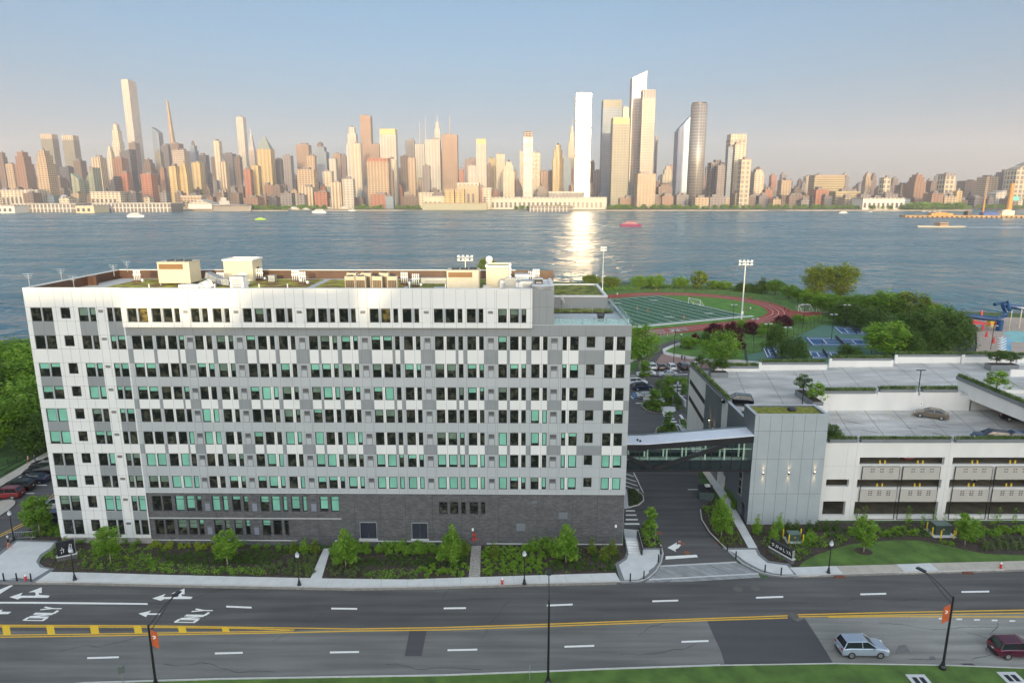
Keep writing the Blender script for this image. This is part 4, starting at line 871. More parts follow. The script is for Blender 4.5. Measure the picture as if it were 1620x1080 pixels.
# ================================================================ footbridge
br_ = thing('footbridge', 'black and glass enclosed footbridge with white roof crossing the driveway', 'footbridge', (0, 0, 0))
bx0, bxm, bx1 = 14.4, 18.1, 32.3; by0, by1 = 86.0, 88.8; zb = 7.95; zt0, zt1 = 11.75, 12.95; ztop = lambda x: zt0 if x <= bxm else zt0 + (zt1 - zt0) * (x - bxm) / (bx1 - bxm)
mBlkP = M('bridge_black', (.016, .016, .020), .4, var=.1, scale=1)
q = MB()
for a, b in ((bx0, bxm), (bxm, bx1)): q.hexa([(a, by0 - .25, ztop(a) - .02), (b, by0 - .25, ztop(b) - .02), (b, by1 + .1, ztop(b) - .02), (a, by1 + .1, ztop(a) - .02), (a, by0 - .25, ztop(a) + .1), (b, by0 - .25, ztop(b) + .1), (b, by1 + .1, ztop(b) + .1), (a, by1 + .1, ztop(a) + .1)])
q.build('roof', M('roof_white', (.62, .66, .72), .5, var=.05, scale=1), br_)
q = MB(); 
for a, b in ((bx0, bxm), (bxm, bx1)): q.hexa([(a, by1 + .1, ztop(a) - .1), (b, by1 + .1, ztop(b) - .1), (b, by1 + .25, ztop(b) - .1), (a, by1 + .25, ztop(a) - .1), (a, by1 + .1, ztop(a) + .28), (b, by1 + .1, ztop(b) + .28), (b, by1 + .25, ztop(b) + .28), (a, by1 + .25, ztop(a) + .28)])
q.build('roof_upstand', M('teal_grey', (.10, .14, .16), .5), br_)
def fascia(y0, y1):
    q = MB()
    for a, b in ((bx0, bxm), (bxm, bx1)): q.hexa([(a, y0, ztop(a) - .75), (b, y0, ztop(b) - .95), (b, y1, ztop(b) - .95), (a, y1, ztop(a) - .75), (a, y0, ztop(a) - .022), (b, y0, ztop(b) - .022), (b, y1, ztop(b) - .022), (a, y1, ztop(a) - .022)])
    q.build('fascia', mBlkP, br_)
fascia(by0 - .22, by0 + .05); fascia(by1 - .05, by1 + .09)
q = MB(); q.box(bx0, bx1, by0 - .06, by1 + .06, zb - .05, zb + .15); q.box(bx0, bx1, by0 + .3, by1 - .3, zb + .15, zb + 1.05, 1); q.build('floor', [mBlkP, M('bridge_floor', (.06, .06, .06), .7)], br_)
def skyglass():
    m = bpy.data.materials.new('bridge_glass'); m.use_nodes = True; n = m.node_tree; b = n.nodes['Principled BSDF']; b.inputs['Base Color'].default_value = (.03, .05, .045, 1); b.inputs['Roughness'].default_value = .05
    t = n.nodes.new('ShaderNodeBsdfTransparent'); t.inputs[0].default_value = (.90, .97, .94, 1); x = n.nodes.new('ShaderNodeMixShader'); x.inputs[0].default_value = .13
    n.links.new(t.outputs[0], x.inputs[1]); n.links.new(b.outputs[0], x.inputs[2]); n.links.new(x.outputs[0], n.nodes['Material Output'].inputs[0]); return m
mBG = skyglass(); mSpandrel = M('spandrel_glass', (.016, .026, .030), .08, var=.15, scale=.8)
NP = 13
for y in (by0, by1):
    for k in range(NP):
        a = bx0 + (bx1 - bx0) * k / NP; b = bx0 + (bx1 - bx0) * (k + 1) / NP
        q = MB(); q.quad((a + .03, y, zb + 1.5), (b - .03, y, zb + 1.5), (b - .03, y, ztop(b) - .7), (a + .03, y, ztop(a) - .7)); q.build('window_pane', mBG, br_)
        q = MB(); q.quad((a + .03, y, zb + .15), (b - .03, y, zb + .15), (b - .03, y, zb + 1.44), (a + .03, y, zb + 1.44)); q.build('lower_pane', mSpandrel, br_)
    q = MB()
    for k in range(NP + 1): a = bx0 + (bx1 - bx0) * k / NP; q.box(a - .03, a + .03, y - .05, y + .03, zb + .15, ztop(a) - .7)
    q.box(bx0, bx1, y - .04, y + .025, zb + 1.43, zb + 1.51); q.build('mullions', mBlkP, br_, kind='stuff')
q = MB()
for k in range(7): a = bx0 + 1.3 + k * 2.6; q.box(a - .09, a + .09, (by0 + .35), (by0 + .5), zb + 1.05, ztop(a) - .4); q.box(a - .09, a + .09, (by1 - .5), (by1 - .35), zb + 1.05, ztop(a) - .4)
q.box(bx0, bx1, by0 + .34, by0 + .4, zb + 2.9, zb + 3.0); q.build('inner_frame', M('pale_green_steel', (.60, .70, .62), .5), br_)
q = MB()
for a, b in ((bx0, bxm), (bxm, bx1 - .1)): q.hexa([(a, by0 + .5, ztop(a) - .55), (b, by0 + .5, ztop(b) - .55), (b, by1 - .5, ztop(b) - .55), (a, by1 - .5, ztop(a) - .55), (a, by0 + .5, ztop(a) - .5), (b, by0 + .5, ztop(b) - .5), (b, by1 - .5, ztop(b) - .5), (a, by1 - .5, ztop(a) - .5)])
q.build('lit_ceiling', M('bridge_ceiling_light', (.62, .85, .72), emit=.8), br_)
q = MB(); q.box(bx0, bx1, by0 + .7, by1 - .7, zb + 1.051, zb + 1.06); q.build('carpet', M('bridge_carpet', (.22, .24, .23), .8), br_)
q = MB()
def diag(p0, p1, w_=.55):
    (xa, za), (xb, zb_) = p0, p1; L = math.hypot(xb - xa, zb_ - za); nx_, nz_ = -(zb_ - za) / L * w_ / 2, (xb - xa) / L * w_ / 2; y0, y1 = by0 - .2, by0 - .07
    q.hexa([(xa - nx_, y0, za - nz_), (xb - nx_, y0, zb_ - nz_), (xb - nx_, y1, zb_ - nz_), (xa - nx_, y1, za - nz_), (xa + nx_, y0, za + nz_), (xb + nx_, y0, zb_ + nz_), (xb + nx_, y1, zb_ + nz_), (xa + nx_, y1, za + nz_)])
xd = WY(1033, 742, by0)[0]
diag((bx0 - .05, zb + 2.6), (xd, zb + .28)); q.build('brace', mBlkP, br_); q = MB()
diag((xd + .02, zb + .28), (WY(1150, 702, by0)[0], zb + 3.75), .6); q.build('brace', mBlkP, br_)
q = MB(); q.box(bx0, bx1, by0 + .2, by0 + .8, zb - .25, zb - .055); q.box(bx0, bx1, by1 - .8, by1 - .2, zb - .25, zb - .055); q.build('girder', mBlkP, br_)
for (x_, y_) in ((17.0, 87.0), (17.3, 86.6)): q = MB(); q.lathe([(.12, 0), (.12, .12), (.18, .14), (.05, .26)], 10, c=(x_, y_, zt0 + .1)); q.build('roof_vent', mBlack, br_)
# ================================================================ parking garage
ga = thing('parking_garage', 'white precast parking garage with planted parapets and open concrete decks', 'garage', (0, 0, 0))
GY = 87.3; GX0 = 42.1; GX1 = 112.0
def gz(y): return ZY(y, GY)
def gx(px, py): return WY(px, py, GY)[0]
xa, xb = gx(1360, 729), gx(1494, 729); per = gx(1507, 729) - xa
holes = []
bays = [(xa + per * k, xb + per * k) for k in range(4)]
for a, b in bays:
    holes += [(a, b, gz(735), gz(723.3)), (a, b, gz(771.5), gz(758.3)), (a, b, gz(815), gz(793.3))]
holes += [(gx(1307, 763), gx(1343, 763), gz(769.5), gz(758)), (gx(1301.5, 803), gx(1337, 803), gz(815), gz(792.5))]
wallgrid('facade', GX0, GX1, -.1, gz(702.5), GY, holes, MF(lambda x, z: 0, [], []), [xa - .55] + [b + (per - (b - a)) / 2 for a, b in bays] + [gx(1352, 740) - 1.2], [gz(735) - .02 - .12], [mPrecast, M('joint_cream', (.40, .38, .34), .8)], 1, depth=.5, parent=ga, jw=.015)
def deckmat():
    m = asphaltmat('garage_deck', (.45, .44, .415), .13, .35, (.5, 1.6, 1)); n = m.node_tree; return m
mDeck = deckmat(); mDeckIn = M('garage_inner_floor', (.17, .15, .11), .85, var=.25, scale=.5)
q = MB(); q.prism([(GX0, GY + .02), (GX1, GY + .02), (GX1, 104.0), (GX0, 104.0)], 10.25, 10.6, 0)
lower = q.build('lower_deck', mDeck, ga)
# dark open floors inside
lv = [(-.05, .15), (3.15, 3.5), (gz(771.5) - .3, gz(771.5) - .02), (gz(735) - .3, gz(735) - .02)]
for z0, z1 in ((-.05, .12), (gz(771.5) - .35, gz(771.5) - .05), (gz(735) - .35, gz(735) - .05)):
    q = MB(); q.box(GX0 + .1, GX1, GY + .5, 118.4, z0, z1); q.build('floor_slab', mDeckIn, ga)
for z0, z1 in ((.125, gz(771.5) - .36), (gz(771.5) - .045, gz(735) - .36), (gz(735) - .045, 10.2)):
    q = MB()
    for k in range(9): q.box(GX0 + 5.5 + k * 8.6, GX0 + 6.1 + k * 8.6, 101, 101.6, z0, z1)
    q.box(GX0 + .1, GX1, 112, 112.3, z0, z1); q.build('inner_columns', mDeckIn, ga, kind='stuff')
# mesh screens hung in front of the openings
mScreen = M('screen_mesh', (.42, .40, .36), .7, var=.05, scale=20)
for k, (a, b) in enumerate(bays[:3]):
    for s in (0, 1):
        sx0 = a + .45 + s * (b - a) * .50 - (.25 if s else 0); sx1 = sx0 + (b - a) * .435
        for (y0_, y1_) in ((757, 737), (792, 772.5)):
            q = MB(); q.box(sx0, sx1, GY - .24, GY - .20, gz(y0_), gz(y1_)); 
            fo = q.build('screen', mScreen, ga)
            q = MB()
            for t in (.27, .52, .77):
                for u_ in ((.82, .62) if y1_ == 737 else (.84, .70, .56)): 
                    for dx in (-.16, .16): cx_ = sx0 + (sx1 - sx0) * t + dx; cz = gz(y0_) + (gz(y1_) - gz(y0_)) * u_; q.box(cx_ - .1, cx_ + .1, GY - .27, GY - .24, cz - .05, cz + .05)
            q.build('fixings', mBlack, fo, kind='stuff')
        q = MB(); q.box(sx0 - .06, sx0, GY - .26, GY - .16, .2, gz(737)); q.box(sx1, sx1 + .06, GY - .26, GY - .16, .2, gz(737)); q.box(sx0, sx1, GY - .25, GY - .19, gz(737), gz(737) + .06); q.box(sx0 + .001, sx1 - .001, GY - .25, GY - .19, .2, .26); q.build('screen_frame', mBlack, ga)
    for z_ in (gz(735), gz(771.5)):
        for px_ in (.27, .33, .72, .78): q = MB(); q.tube([(a + (b - a) * px_, GY + .6, z_ - .05), (a + (b - a) * px_, GY + .6, z_ + .42)], .11, 8); q.build('bumper_post', mYellow, ga)
mPlanter = M('planter_grey', (.17, .185, .195), .6, var=.06, scale=1)
q = MB(); q.box(GX0, GX1, GY - .06, GY + .5, gz(702.5) + .002, gz(700.5)); q.box(GX0, GX1, GY + .10, GY + .5, 10.6, gz(702.5)); q.build('parapet_cap', mPrecast, ga)
def planter(x0, x1, y0, y1, z0, h=.55, parent=ga):
    q = MB(); q.box(x0, x1, y0, y1, z0, z0 + h, 0); q.box(x0 + .1, x1 - .1, y0 + .1, y1 - .1, z0 + h, z0 + h + .02, 1); return q.build('planter', [mPlanter, mSoil], parent)
PLT = []   # planted runs: (x0,y0,x1,y1,z)
zc = gz(700.5)
for (p0, p1) in ((1313, 1357), (1363, 1505), (1513, 1700)):
    a, b = gx(p0, 698), gx(p1, 698); planter(a, b, GY + .02, GY + .62, zc, .5); PLT.append((a, GY + .3, b, GY + .3, zc + .5))
# upper deck: rises gently to the right
UZ = lambda x: 13.0 + max(0, min(x, 84) - 46) * .010
q = MB(); P_ = [(32.75, 97.3), (GX0, 97.3), (GX0, 95), (47, 95), (47, 104.0), (60, 104.0), (73, 104.0), (73, 90), (GX1, 90), (GX1, 126), (73, 126), (60, 123.6), (47, 120.2), (32.75, 119.3)]
def upl(poly, th, mat, name, dz=0):
    mb = MB(); k = len(poly); mb.v = [(x, y, UZ(x) - th + dz) for x, y in poly] + [(x, y, UZ(x) + dz) for x, y in poly]
    for i in range(k): j = (i + 1) % k; mb.f.append((i, j, k + j, k + i)); mb.m.append(0)
    mb.f.append(tuple(range(k, 2 * k))); mb.f.append(tuple(reversed(range(k)))); mb.m += [0, 0]; return mb.build(name, mat, ga)
upl([(32.75, 97.3), (47, 97.3), (47, 120.4), (32.75, 119.3)], .4, mDeck, 'upper_deck'); upl([(47.01, 104.02), (60, 104.02), (60, 124.2), (47.01, 120.4)], .4, mDeck, 'upper_deck'); upl([(60.01, 104.02), (73, 104.02), (73, 127), (60.01, 124.2)], .4, mDeck, 'upper_deck'); upl([(73.01, 89.2), (GX1, 89.2), (GX1, 134), (73.01, 127)], .4, mDeck, 'upper_deck')
mJd = M('deck_joint', (.20, .19, .17), .9)
for k in range(14): x = 36 + k * 5.2; upl([(x, 104.5 if x > 47 else 98), (x + .09, 104.5 if x > 47 else 98), (x + .09 + 4.5, 124 if x > 52 else 119), (x + 4.5, 124 if x > 52 else 119)], .003, mJd, 'deck_joint', .012)
for k in range(7): x = 43 + k * 4.6; q = MB(); q.prism([(x, 88), (x + .08, 88), (x + 4.2, 103.8), (x + 4.1, 103.8)], 10.602, 10.612); q.build('deck_joint', mJd, ga)
stain = M('deck_stain', (.16, .15, .13), .85, var=.4, scale=3)
random.seed(9)
for k in range(9):
    x, y = random.uniform(50, 70), random.uniform(91, 102); q = MB(); a = random.uniform(0, 6)
    pts = []
    for t in range(9): r_ = random.uniform(.15, .5); pts.append((x + math.cos(t * .698) * r_ * 3.2, y + math.sin(t * .698) * r_ * .5 - (math.cos(t * .698) * r_ * 2)))
    q.prism(pts, 10.614, 10.617 + k * .0006); q.build('oil_stain', stain, ga)
mBayL = M('bay_line', (.50, .42, .20), .8, var=.3, scale=2)
for k in range(9): x = 48.2 + k * 2.75; q = MB(); q.prism([(x, 98.6), (x + .1, 98.6), (x + .1, 103.5), (x, 103.5)], 10.606, 10.6135); q.build('bay_line', mBayL, ga)
for k in range(20): x = 48.2 + k * 2.75; q = MB(); q.prism([(x, 88.2), (x + .1, 88.2), (x + .1, 92.6), (x, 92.6)], 10.606, 10.6135); q.build('bay_line', mBayL, ga)
# wall between the decks, far parapet in steps, left parapet
q = MB(); q.box(47, 73, 103.7, 104.0, 10.6, 13.05); q.box(47, 47.3, 97.3, 103.7, 10.6, 13.1); q.box(GX0, 47, 97.3 - .3, 97.3 - .01, 10.6, 13.5); q.build('deck_wall', mPrecast, ga)
def step_wall(px0, px1, ytop, Y_, dz, name='parapet_wall', th=.3):
    x0 = WY(px0, ytop, Y_)[0]; x1 = WY(px1, ytop, Y_)[0]; z1 = ZY(ytop, Y_); q = MB(); q.hexa([(x0, Y_, UZ(x0) - .3), (x1, Y_, UZ(x1) - .3), (x1, Y_ + th, UZ(x1) - .3), (x0, Y_ + th, UZ(x0) - .3), (x0, Y_, z1), (x1, Y_, z1), (x1, Y_ + th, z1), (x0, Y_ + th, z1)]); q.build(name, mPrecast, ga); return x0, x1, z1
for (p0, p1, yt, Y_) in ((1134, 1203, 583, 119.0), (1203, 1309, 577, 119.6), (1314, 1414, 570.5, 121.5), (1418, 1520, 564.5, 124), (1524, 1608, 564.5, 124), (1612, 1690, 566, 124)):
    x0, x1, z1 = step_wall(p0, p1, yt, Y_, 0); planter(x0 + .2, x1 - .4, Y_ + .02, Y_ + .7, z1 + .003, .45); PLT.append((x0 + .2, Y_ + .35, x1 - .4, Y_ + .35, z1 + .45))
    q = MB(); q.box(x0 - .35, x0 + .15, Y_ - .25, Y_ - .002, UZ(x0) - .3, z1 + .45); q.build('pier', mPrecast, ga)
for (p0, p1, yt) in ((1302, 1383, 632), (1392, 1449, 620), (1459, 1515, 620)):
    Y_ = 103.7; x0 = WY(p0, yt, Y_)[0]; x1 = WY(p1, yt, Y_)[0]; z1 = max(ZY(yt, Y_), UZ(x1) + .3); q = MB(); q.box(x0 - .3, x1 + .4, Y_, Y_ + .3, 13.052, z1); q.build('parapet_wall', mPrecast, ga); planter(x0, x1, Y_ - .1, Y_ + .5, z1 + .003, .45); PLT.append((x0, Y_ + .2, x1, Y_ + .2, z1 + .45))
# raised deck on the right with its sloping fascia
q = MB(); q.hexa([(72.7, 91, 12.9), (73.0, 91, 12.9), (73.0, 107, 12.4), (72.7, 107, 12.4), (72.7, 91, 14.9), (73.0, 91, 14.9), (73.0, 107, 14.9), (72.7, 107, 14.9)]); q.box(73.0, GX1, 89.0, 89.2, 12.9, 14.9); q.build('fascia_wall', mPrecast, ga)
q = MB(); q.box(72.4, 73.2, 91, 107, 14.9, 15.4); q.build('planter', mPlanter, ga); PLT.append((72.8, 91.2, 72.8, 106.8, 15.4))
q = MB(); q.box(73.5, GX1, 104.0, 104.3, 10.6, 13.9); q.build('deck_wall', mPrecast, ga)
q = MB(); q.box(82, GX1, 108, 108.3, 15.0, 16.2); q.box(82, GX1, 100.5, 100.8, 14.9, 15.9); q.build('ramp_wall', mPrecast, ga)
# left face
q = MB(); q.box(32.4, 32.74, 97.25, 119.6, -.1, 13.9); 
lf = q.build('side_wall', mPrecast, ga)
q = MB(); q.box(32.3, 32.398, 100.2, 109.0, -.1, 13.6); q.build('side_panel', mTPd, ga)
for (z0a, z0b) in ((10.7, 9.7), (7.6, 6.4)):
    q = MB(); q.hexa([(32.36, 109.4, z0b), (32.396, 109.4, z0b), (32.396, 119.2, z0a), (32.36, 119.2, z0a), (32.36, 109.4, z0b + .9), (32.396, 109.4, z0b + .9), (32.396, 119.2, z0a + .9), (32.36, 119.2, z0a + .9)]); q.build('opening', M('opening_dark', (.03, .027, .02), .8), ga)
q = MB(); q.box(32.2, 32.9, 97.3, 119.5, 13.9, 14.3); q.build('planter', mPlanter, ga); PLT.append((32.55, 97.5, 32.55, 119.3, 14.3))
q = MB(); q.box(32.4, GX1, 119.6, 119.8, -.1, 12.9); q.build('rear_wall', mPrecast, ga)
for (y_, z_) in ((105.5, 8.2), (103.2, 7.6)): updown(32.28, y_, z_, -1, 0, ga, 14)
def ptree_planter(x, y, z, w_, d_, h_, label):
    t = thing('planter_box', label, 'planter', (x, y, z)); q = MB(); q.box(-w_ / 2, w_ / 2, -d_ / 2, d_ / 2, 0, h_); q.build('box', mPlanter, t); q = MB(); q.box(-w_ / 2 + .12, w_ / 2 - .12, -d_ / 2 + .12, d_ / 2 - .12, h_, h_ + .02); q.build('soil', mSoil, t)
p = G(1125, 598, 13); ptree_planter(36.3, 115.6, 13.0, 3.0, 1.6, .85, 'square grey planter box at the back corner of the upper deck')
pB = (46.2, 98.6); ptree_planter(46.0, 101.0, 13.0, 1.6, 6.6, .9, 'long grey planter box dividing the decks behind the lift tower')
ptree_planter(88.5, 119.0, UZ(84.5), 5, 1.8, 1.0, 'large grey planter box at the far end of the back parapet')
def deck_lamp(px, py, z, h_, label, Y_):
    x = WY(px, py, Y_)[0]; t = thing('deck_lamp', label, 'lamp post', (x, Y_, z)); q = MB(); q.tube([(0, 0, 0), (0, 0, h_)], .07, 8); q.build('pole', mBlack, t); [MB().obox((s * .36, 0, h_ + .03), .35, .14, .05).build('lamp_head', mBlack, t) for s in (-1, 1)]
deck_lamp(1453, 617, 13.6, 3.6, 'black twin-head lamp post on the wall between the planters', 103.85); deck_lamp(1269, 640, 13.0, 4.0, 'black twin-head lamp post beside the long planter box', 98.2)
# small level sign on the deck wall
q = MB(); X_, Z_ = WY(1457, 638, 103.7); q.box(X_ - .22, X_ + .22, 103.66, 103.69, Z_ - .35, Z_ + .35, 0); q.box(X_ - .03, X_ + .05, 103.645, 103.66, Z_ - .18, Z_ + .2, 1); q.build('wall_sign', [mWhiteP, mBlack], ga)

# ================================================================ cars
mTyre = M('tyre', (.012, .012, .012), .8); mRim = M('rim', (.45, .46, .47), .3, metal=.8); mCarGlass = M('car_glass', (.015, .02, .022), .05); mHead = M('headlight', (.75, .77, .78), .15); mTail = M('tail_light', (.35, .012, .01), .25); mTrim = M('car_trim', (.02, .02, .02), .5); mPlate = M('number_plate', (.6, .6, .55), .5)
def carpaint(name, c): return M('paint_' + name, c, .28, metal=.35, var=.03, scale=2, coat=.8)
CARS = {}
def car_meshes(kind):
    if kind == 'sedan': L, Wd, Ht = 4.7, .90, 1.45; prof = [(-2.3, .32), (-2.36, .62), (-2.28, .92), (-1.65, 1.0), (.85, .98), (1.75, .86), (2.25, .66), (2.36, .45), (2.3, .26)]; cab = [(-1.95, .98), (-1.15, 1.40), (.15, 1.43), (1.1, .97)]; wx = (-1.38, 1.42); r = .33
    else: L, Wd, Ht = 4.7, .94, 1.72; prof = [(-2.28, .38), (-2.34, .75), (-2.27, 1.06), (-1.6, 1.12), (.95, 1.10), (1.9, 1.0), (2.25, .78), (2.33, .5), (2.26, .32)]; cab = [(-2.2, 1.10), (-1.85, 1.66), (.2, 1.70), (1.15, 1.09)]; wx = (-1.4, 1.42); r = .37
    body = MB(); ys = [(-Wd, .06, .0), (-Wd * .93, 0, .0), (-Wd * .5, -.03, 0), (Wd * .5, -.03, 0), (Wd * .93, 0, 0), (Wd, .06, 0)]; n_ = len(prof)
    for j, (y, ins, _) in enumerate(ys):
        for (x, z) in prof:
            zz = z - (ins * 1.2 if z > .6 else -ins * .6); xx = x * (1 - ins * .5) if ins > 0 else x * (1 - ins * .35) if abs(x) > 2 else x
            body.v.append((xx, y, zz))
    for j in range(5):
        for i in range(n_ - 1): body.f.append((j * n_ + i, j * n_ + i + 1, (j + 1) * n_ + i + 1, (j + 1) * n_ + i)); body.m.append(0)
        body.f.append((j * n_ + n_ - 1, j * n_, (j + 1) * n_, (j + 1) * n_ + n_ - 1)); body.m.append(0)
    body.f.append(tuple(reversed(range(n_)))); body.f.append(tuple(5 * n_ + i for i in range(n_))); body.m += [0, 0]
    gl = MB(); (a0, az), (b0, bz), (c0, cz), (d0, dz) = cab; w0, w1 = Wd * .94, Wd * .74
    gl.hexa([(a0, -w0, az - .04), (d0, -w0, dz - .04), (d0, w0, dz - .04), (a0, w0, az - .04), (b0, -w1, bz), (c0, -w1, cz), (c0, w1, cz), (b0, w1, bz)])
    rf_ = MB(); rf_.hexa([(b0 - .04, -w1 - .02, bz - .01), (c0 + .04, -w1 - .02, cz - .01), (c0 + .04, w1 + .02, cz - .01), (b0 - .04, w1 + .02, bz - .01), (b0 + .12, -w1 + .08, bz + .045), (c0 - .1, -w1 + .08, cz + .045), (c0 - .1, w1 - .08, cz + .045), (b0 + .12, w1 - .08, bz + .045)])
    for s in (-1, 1):
        for (lo, hi) in (((a0, az), (b0, bz)), ((d0, dz), (c0, cz)), ((-.35, az), (-.4, bz))):
            A = Vector((lo[0], s * (w0 + .008), lo[1] - .04)); B = Vector((hi[0], s * (w1 + .012), hi[1])); rf_.tube([A, B], .045, 5)
    wh = MB(); wh.tube([(0, -.1, 0), (0, .1, 0)], r, 18); ri = MB(); ri.tube([(0, -.115, 0), (0, .115, 0)], r * .62, 10)
    return dict(body=body, glass=gl, roof=rf_, wheel=wh, rim=ri, wx=wx, r=r, Wd=Wd, prof=prof)
ALLC = {}
def car(kind, col, loc, rz, label, group='parked cars', z=None):
    k = (kind, col)
    if k in ALLC: return dup(ALLC[k], loc, rz, label, group=group)
    if kind not in CARS: CARS[kind] = car_meshes(kind)
    c = CARS[kind]; t = thing('car', label, 'car', loc, rz, group); pm_ = carpaint(col, COLS[col])
    c['body'].build('body', pm_, t, smooth=False); c['glass'].build('windows', mCarGlass, t); c['roof'].build('roof', pm_ if col != 'x' else mBlack, t)
    for x in c['wx']:
        for s in (-1, 1):
            w_ = link('wheel', MATS.setdefault('wm' + kind, c['wheel'].mesh('tyre', mTyre, True)) if False else c['wheel'].mesh('wheel', mTyre, False), t, (x, s * (c['Wd'] - .09), c['r'])); link('rim', c['rim'].mesh('rim', mRim), w_)
    zf = .66 if kind == 'sedan' else .78; Wd = c['Wd']
    for s in (-1, 1):
        q = MB(); q.obox((2.2, s * Wd * .72, zf), .1, .17, .07); q.build('headlight', mHead, t); q = MB(); q.obox((-2.28, s * Wd * .74, zf + .14), .06, .16, .09); q.build('tail_light', mTail, t); q = MB(); q.obox((.75, s * (Wd + .1), zf + .32), .08, .1, .07); q.build('mirror', pm_, t)
    q = MB(); q.obox((2.3, 0, .5), .05, .5, .1); q.obox((-2.3, 0, .36), .06, .7, .08); q.build('bumper', mTrim, t)
    q = MB(); q.obox((-2.36, 0, zf), .01, .16, .07); q.build('number_plate', mPlate, t)
    ALLC[k] = t; return t
COLS = dict(black=(.012, .012, .014), navy=(.015, .025, .06), white=(.75, .76, .77), silver=(.42, .44, .46), red=(.22, .012, .015), brown=(.16, .125, .09), blue=(.03, .08, .18), maroon=(.09, .01, .03), skysilver=(.35, .42, .50))
def gp(px, py, z=0): p = G(px, py, z); return (p[0], p[1], z + .012)
car('suv', 'red', gp(10, 787), R(180 + 6), 'dark red suv parked end-on at the left street, nearest the traffic island')
car('suv', 'black', gp(28, 775), R(180 + 6), 'black suv parked next to the dark red suv')
car('sedan', 'navy', gp(53, 763), R(180 + 6), 'dark blue sedan parked between the black suv and the black hatchback')
car('suv', 'black', gp(64, 750), R(180 + 6), 'black suv with red tail lights parked close to the white wing')
car('sedan', 'black', gp(74, 738), R(180 + 6), 'black sedan parked farthest along the park fence')
car('suv', 'navy', gp(86, 825), R(180), 'dark navy suv parked behind the planting bed by the white wing corner')
car('suv', 'silver', gp(92, 803), R(180), 'grey suv mostly hidden behind the white wing corner')
car('suv', 'skysilver', gp(1362, 1032), R(0), 'silver-blue suv driving on the worn near lanes', 'cars driving on the street')
car('suv', 'maroon', gp(1606, 1034), R(0), 'dark maroon suv driving at the picture edge on the worn lanes', 'cars driving on the street')
D2 = 'cars on the garage decks'
car('suv', 'black', (*G(1166, 640, 13.0), 13.02), R(165), 'black suv parked on the upper deck by the side planter', D2)
car('sedan', 'brown', (*G(1472, 660, 10.6), 10.62), R(150), 'bronze sedan parked against the wall of the lower deck', D2)
car('suv', 'navy', (68.2 - 1.2, 89.9, 10.62), R(163), 'navy suv half hidden behind the front planter', D2)
car('sedan', 'blue', (70.3, 90.1, 10.62), R(163), 'blue sedan parked beside the navy suv behind the front planter', D2)
car('suv', 'black', (77.2, 98.6, 10.62), R(-22), 'black suv in the shade under the sloping planted fascia', D2)
car('sedan', 'silver', (76.5, 91.3, 10.62), R(160), 'silver car at the picture edge beneath the sloping fascia', D2)
z2 = gz(735) - .04; z1_ = gz(771.5) - .04
car('sedan', 'red', (gx(1441, 731), GY + 3.6, z2), R(-75), 'red car behind the top open bay of the garage', D2)
car('suv', 'black', (gx(1590, 731), GY + 3.6, z2), R(10), 'black suv behind the top open bay at the picture edge', D2)
car('suv', 'white', (gx(1572, 768), GY + 3.4, z1_), R(20), 'white pickup-like suv behind the middle open bay', D2)
car('sedan', 'black', (gx(1535, 768), GY + 4.2, z1_), R(20), 'black sedan beside the white suv in the middle bay', D2)
D3 = 'cars in the car park behind the footbridge'
car('sedan', 'white', gp(1022, 594), R(184), 'white sedan crossing under the tree at the back road', D3)
car('suv', 'white', gp(1030, 583), R(95), 'white suv parked at the pink plaza, first from the big tree', D3)
car('sedan', 'brown', gp(1044, 583), R(95), 'bronze car parked at the pink plaza between two white cars', D3)
car('suv', 'white', gp(1061, 584), R(95), 'white suv parked at the pink plaza beside the black suv', D3)
car('suv', 'black', gp(1079, 583), R(95), 'black suv parked at the pink plaza', D3)
car('sedan', 'white', gp(1096, 580), R(95), 'white car partly hidden behind the garage corner', D3)
car('sedan', 'silver', gp(1056, 595), R(184), 'grey sedan moving along the back road', D3)
car('suv', 'white', gp(1008, 608), R(8), 'white suv in the stall nearest the back road hedge', D3)
car('suv', 'navy', gp(1016, 616), R(8), 'navy suv in the stall in front of the white suv', D3)
car('sedan', 'silver', gp(1024, 630), R(-8), 'silver sedan beside the blue painted access stall', D3)
car('suv', 'silver', gp(1034, 637), R(-10), 'silver suv parked at the rounded planted island', D3)
# ================================================================ street furniture
def lantern(px, py, label, h_=4.1, z=.13, proto=[None]):
    p = G(px, py, z)
    if proto[0]: return dup(proto[0], (*p, z), 0, label)
    t = thing('street_lantern', label, 'street lamp', (*p, z), 0, 'black globe lantern posts')
    q = MB(); q.lathe([(.24, 0), (.24, .12), (.17, .2), (.15, .5), (.10, .62), (.09, .7)], 12); q.build('base', mBlack, t)
    q = MB(); q.tube([(0, 0, .7), (0, 0, 3.4)], [.075, .055], 10); q.lathe([(.055, 3.38), (.12, 3.42), (.12, 3.48), (.06, 3.5)], 12); q.build('pole', mBlack, t)
    q = MB(); q.lathe([(.10, 3.5), (.2, 3.6), (.235, 3.75), (.22, 3.92)], 14); q.build('globe', M('lantern_glass', (.62, .66, .68), .2), t, smooth=True)
    q = MB(); q.lathe([(.24, 3.92), (.2, 4.02), (.1, 4.14), (.03, 4.2), (.02, 4.32)], 14); q.build('cap', M('lantern_cap', (.30, .33, .36), .35), t)
    proto[0] = t; return t
lantern(118.5, 916.5, 'black lantern post on the pavement in front of the black monument sign')
lantern(473.5, 925, 'black lantern post on the pavement beside the white footpath')
lantern(829.5, 923, 'black lantern post on the pavement to the right of the red hydrant')
lantern(1310.5, 905.5, 'black lantern post in front of the curved lawn')
lantern(22, 854, 'black lantern post next to the metal crowd barrier')
lantern(1071, 632, 'black lantern post among the grasses of the car park', z=.02)
lantern(1033 + 44, 549, 'black lantern post standing by the pink plaza', z=.02)
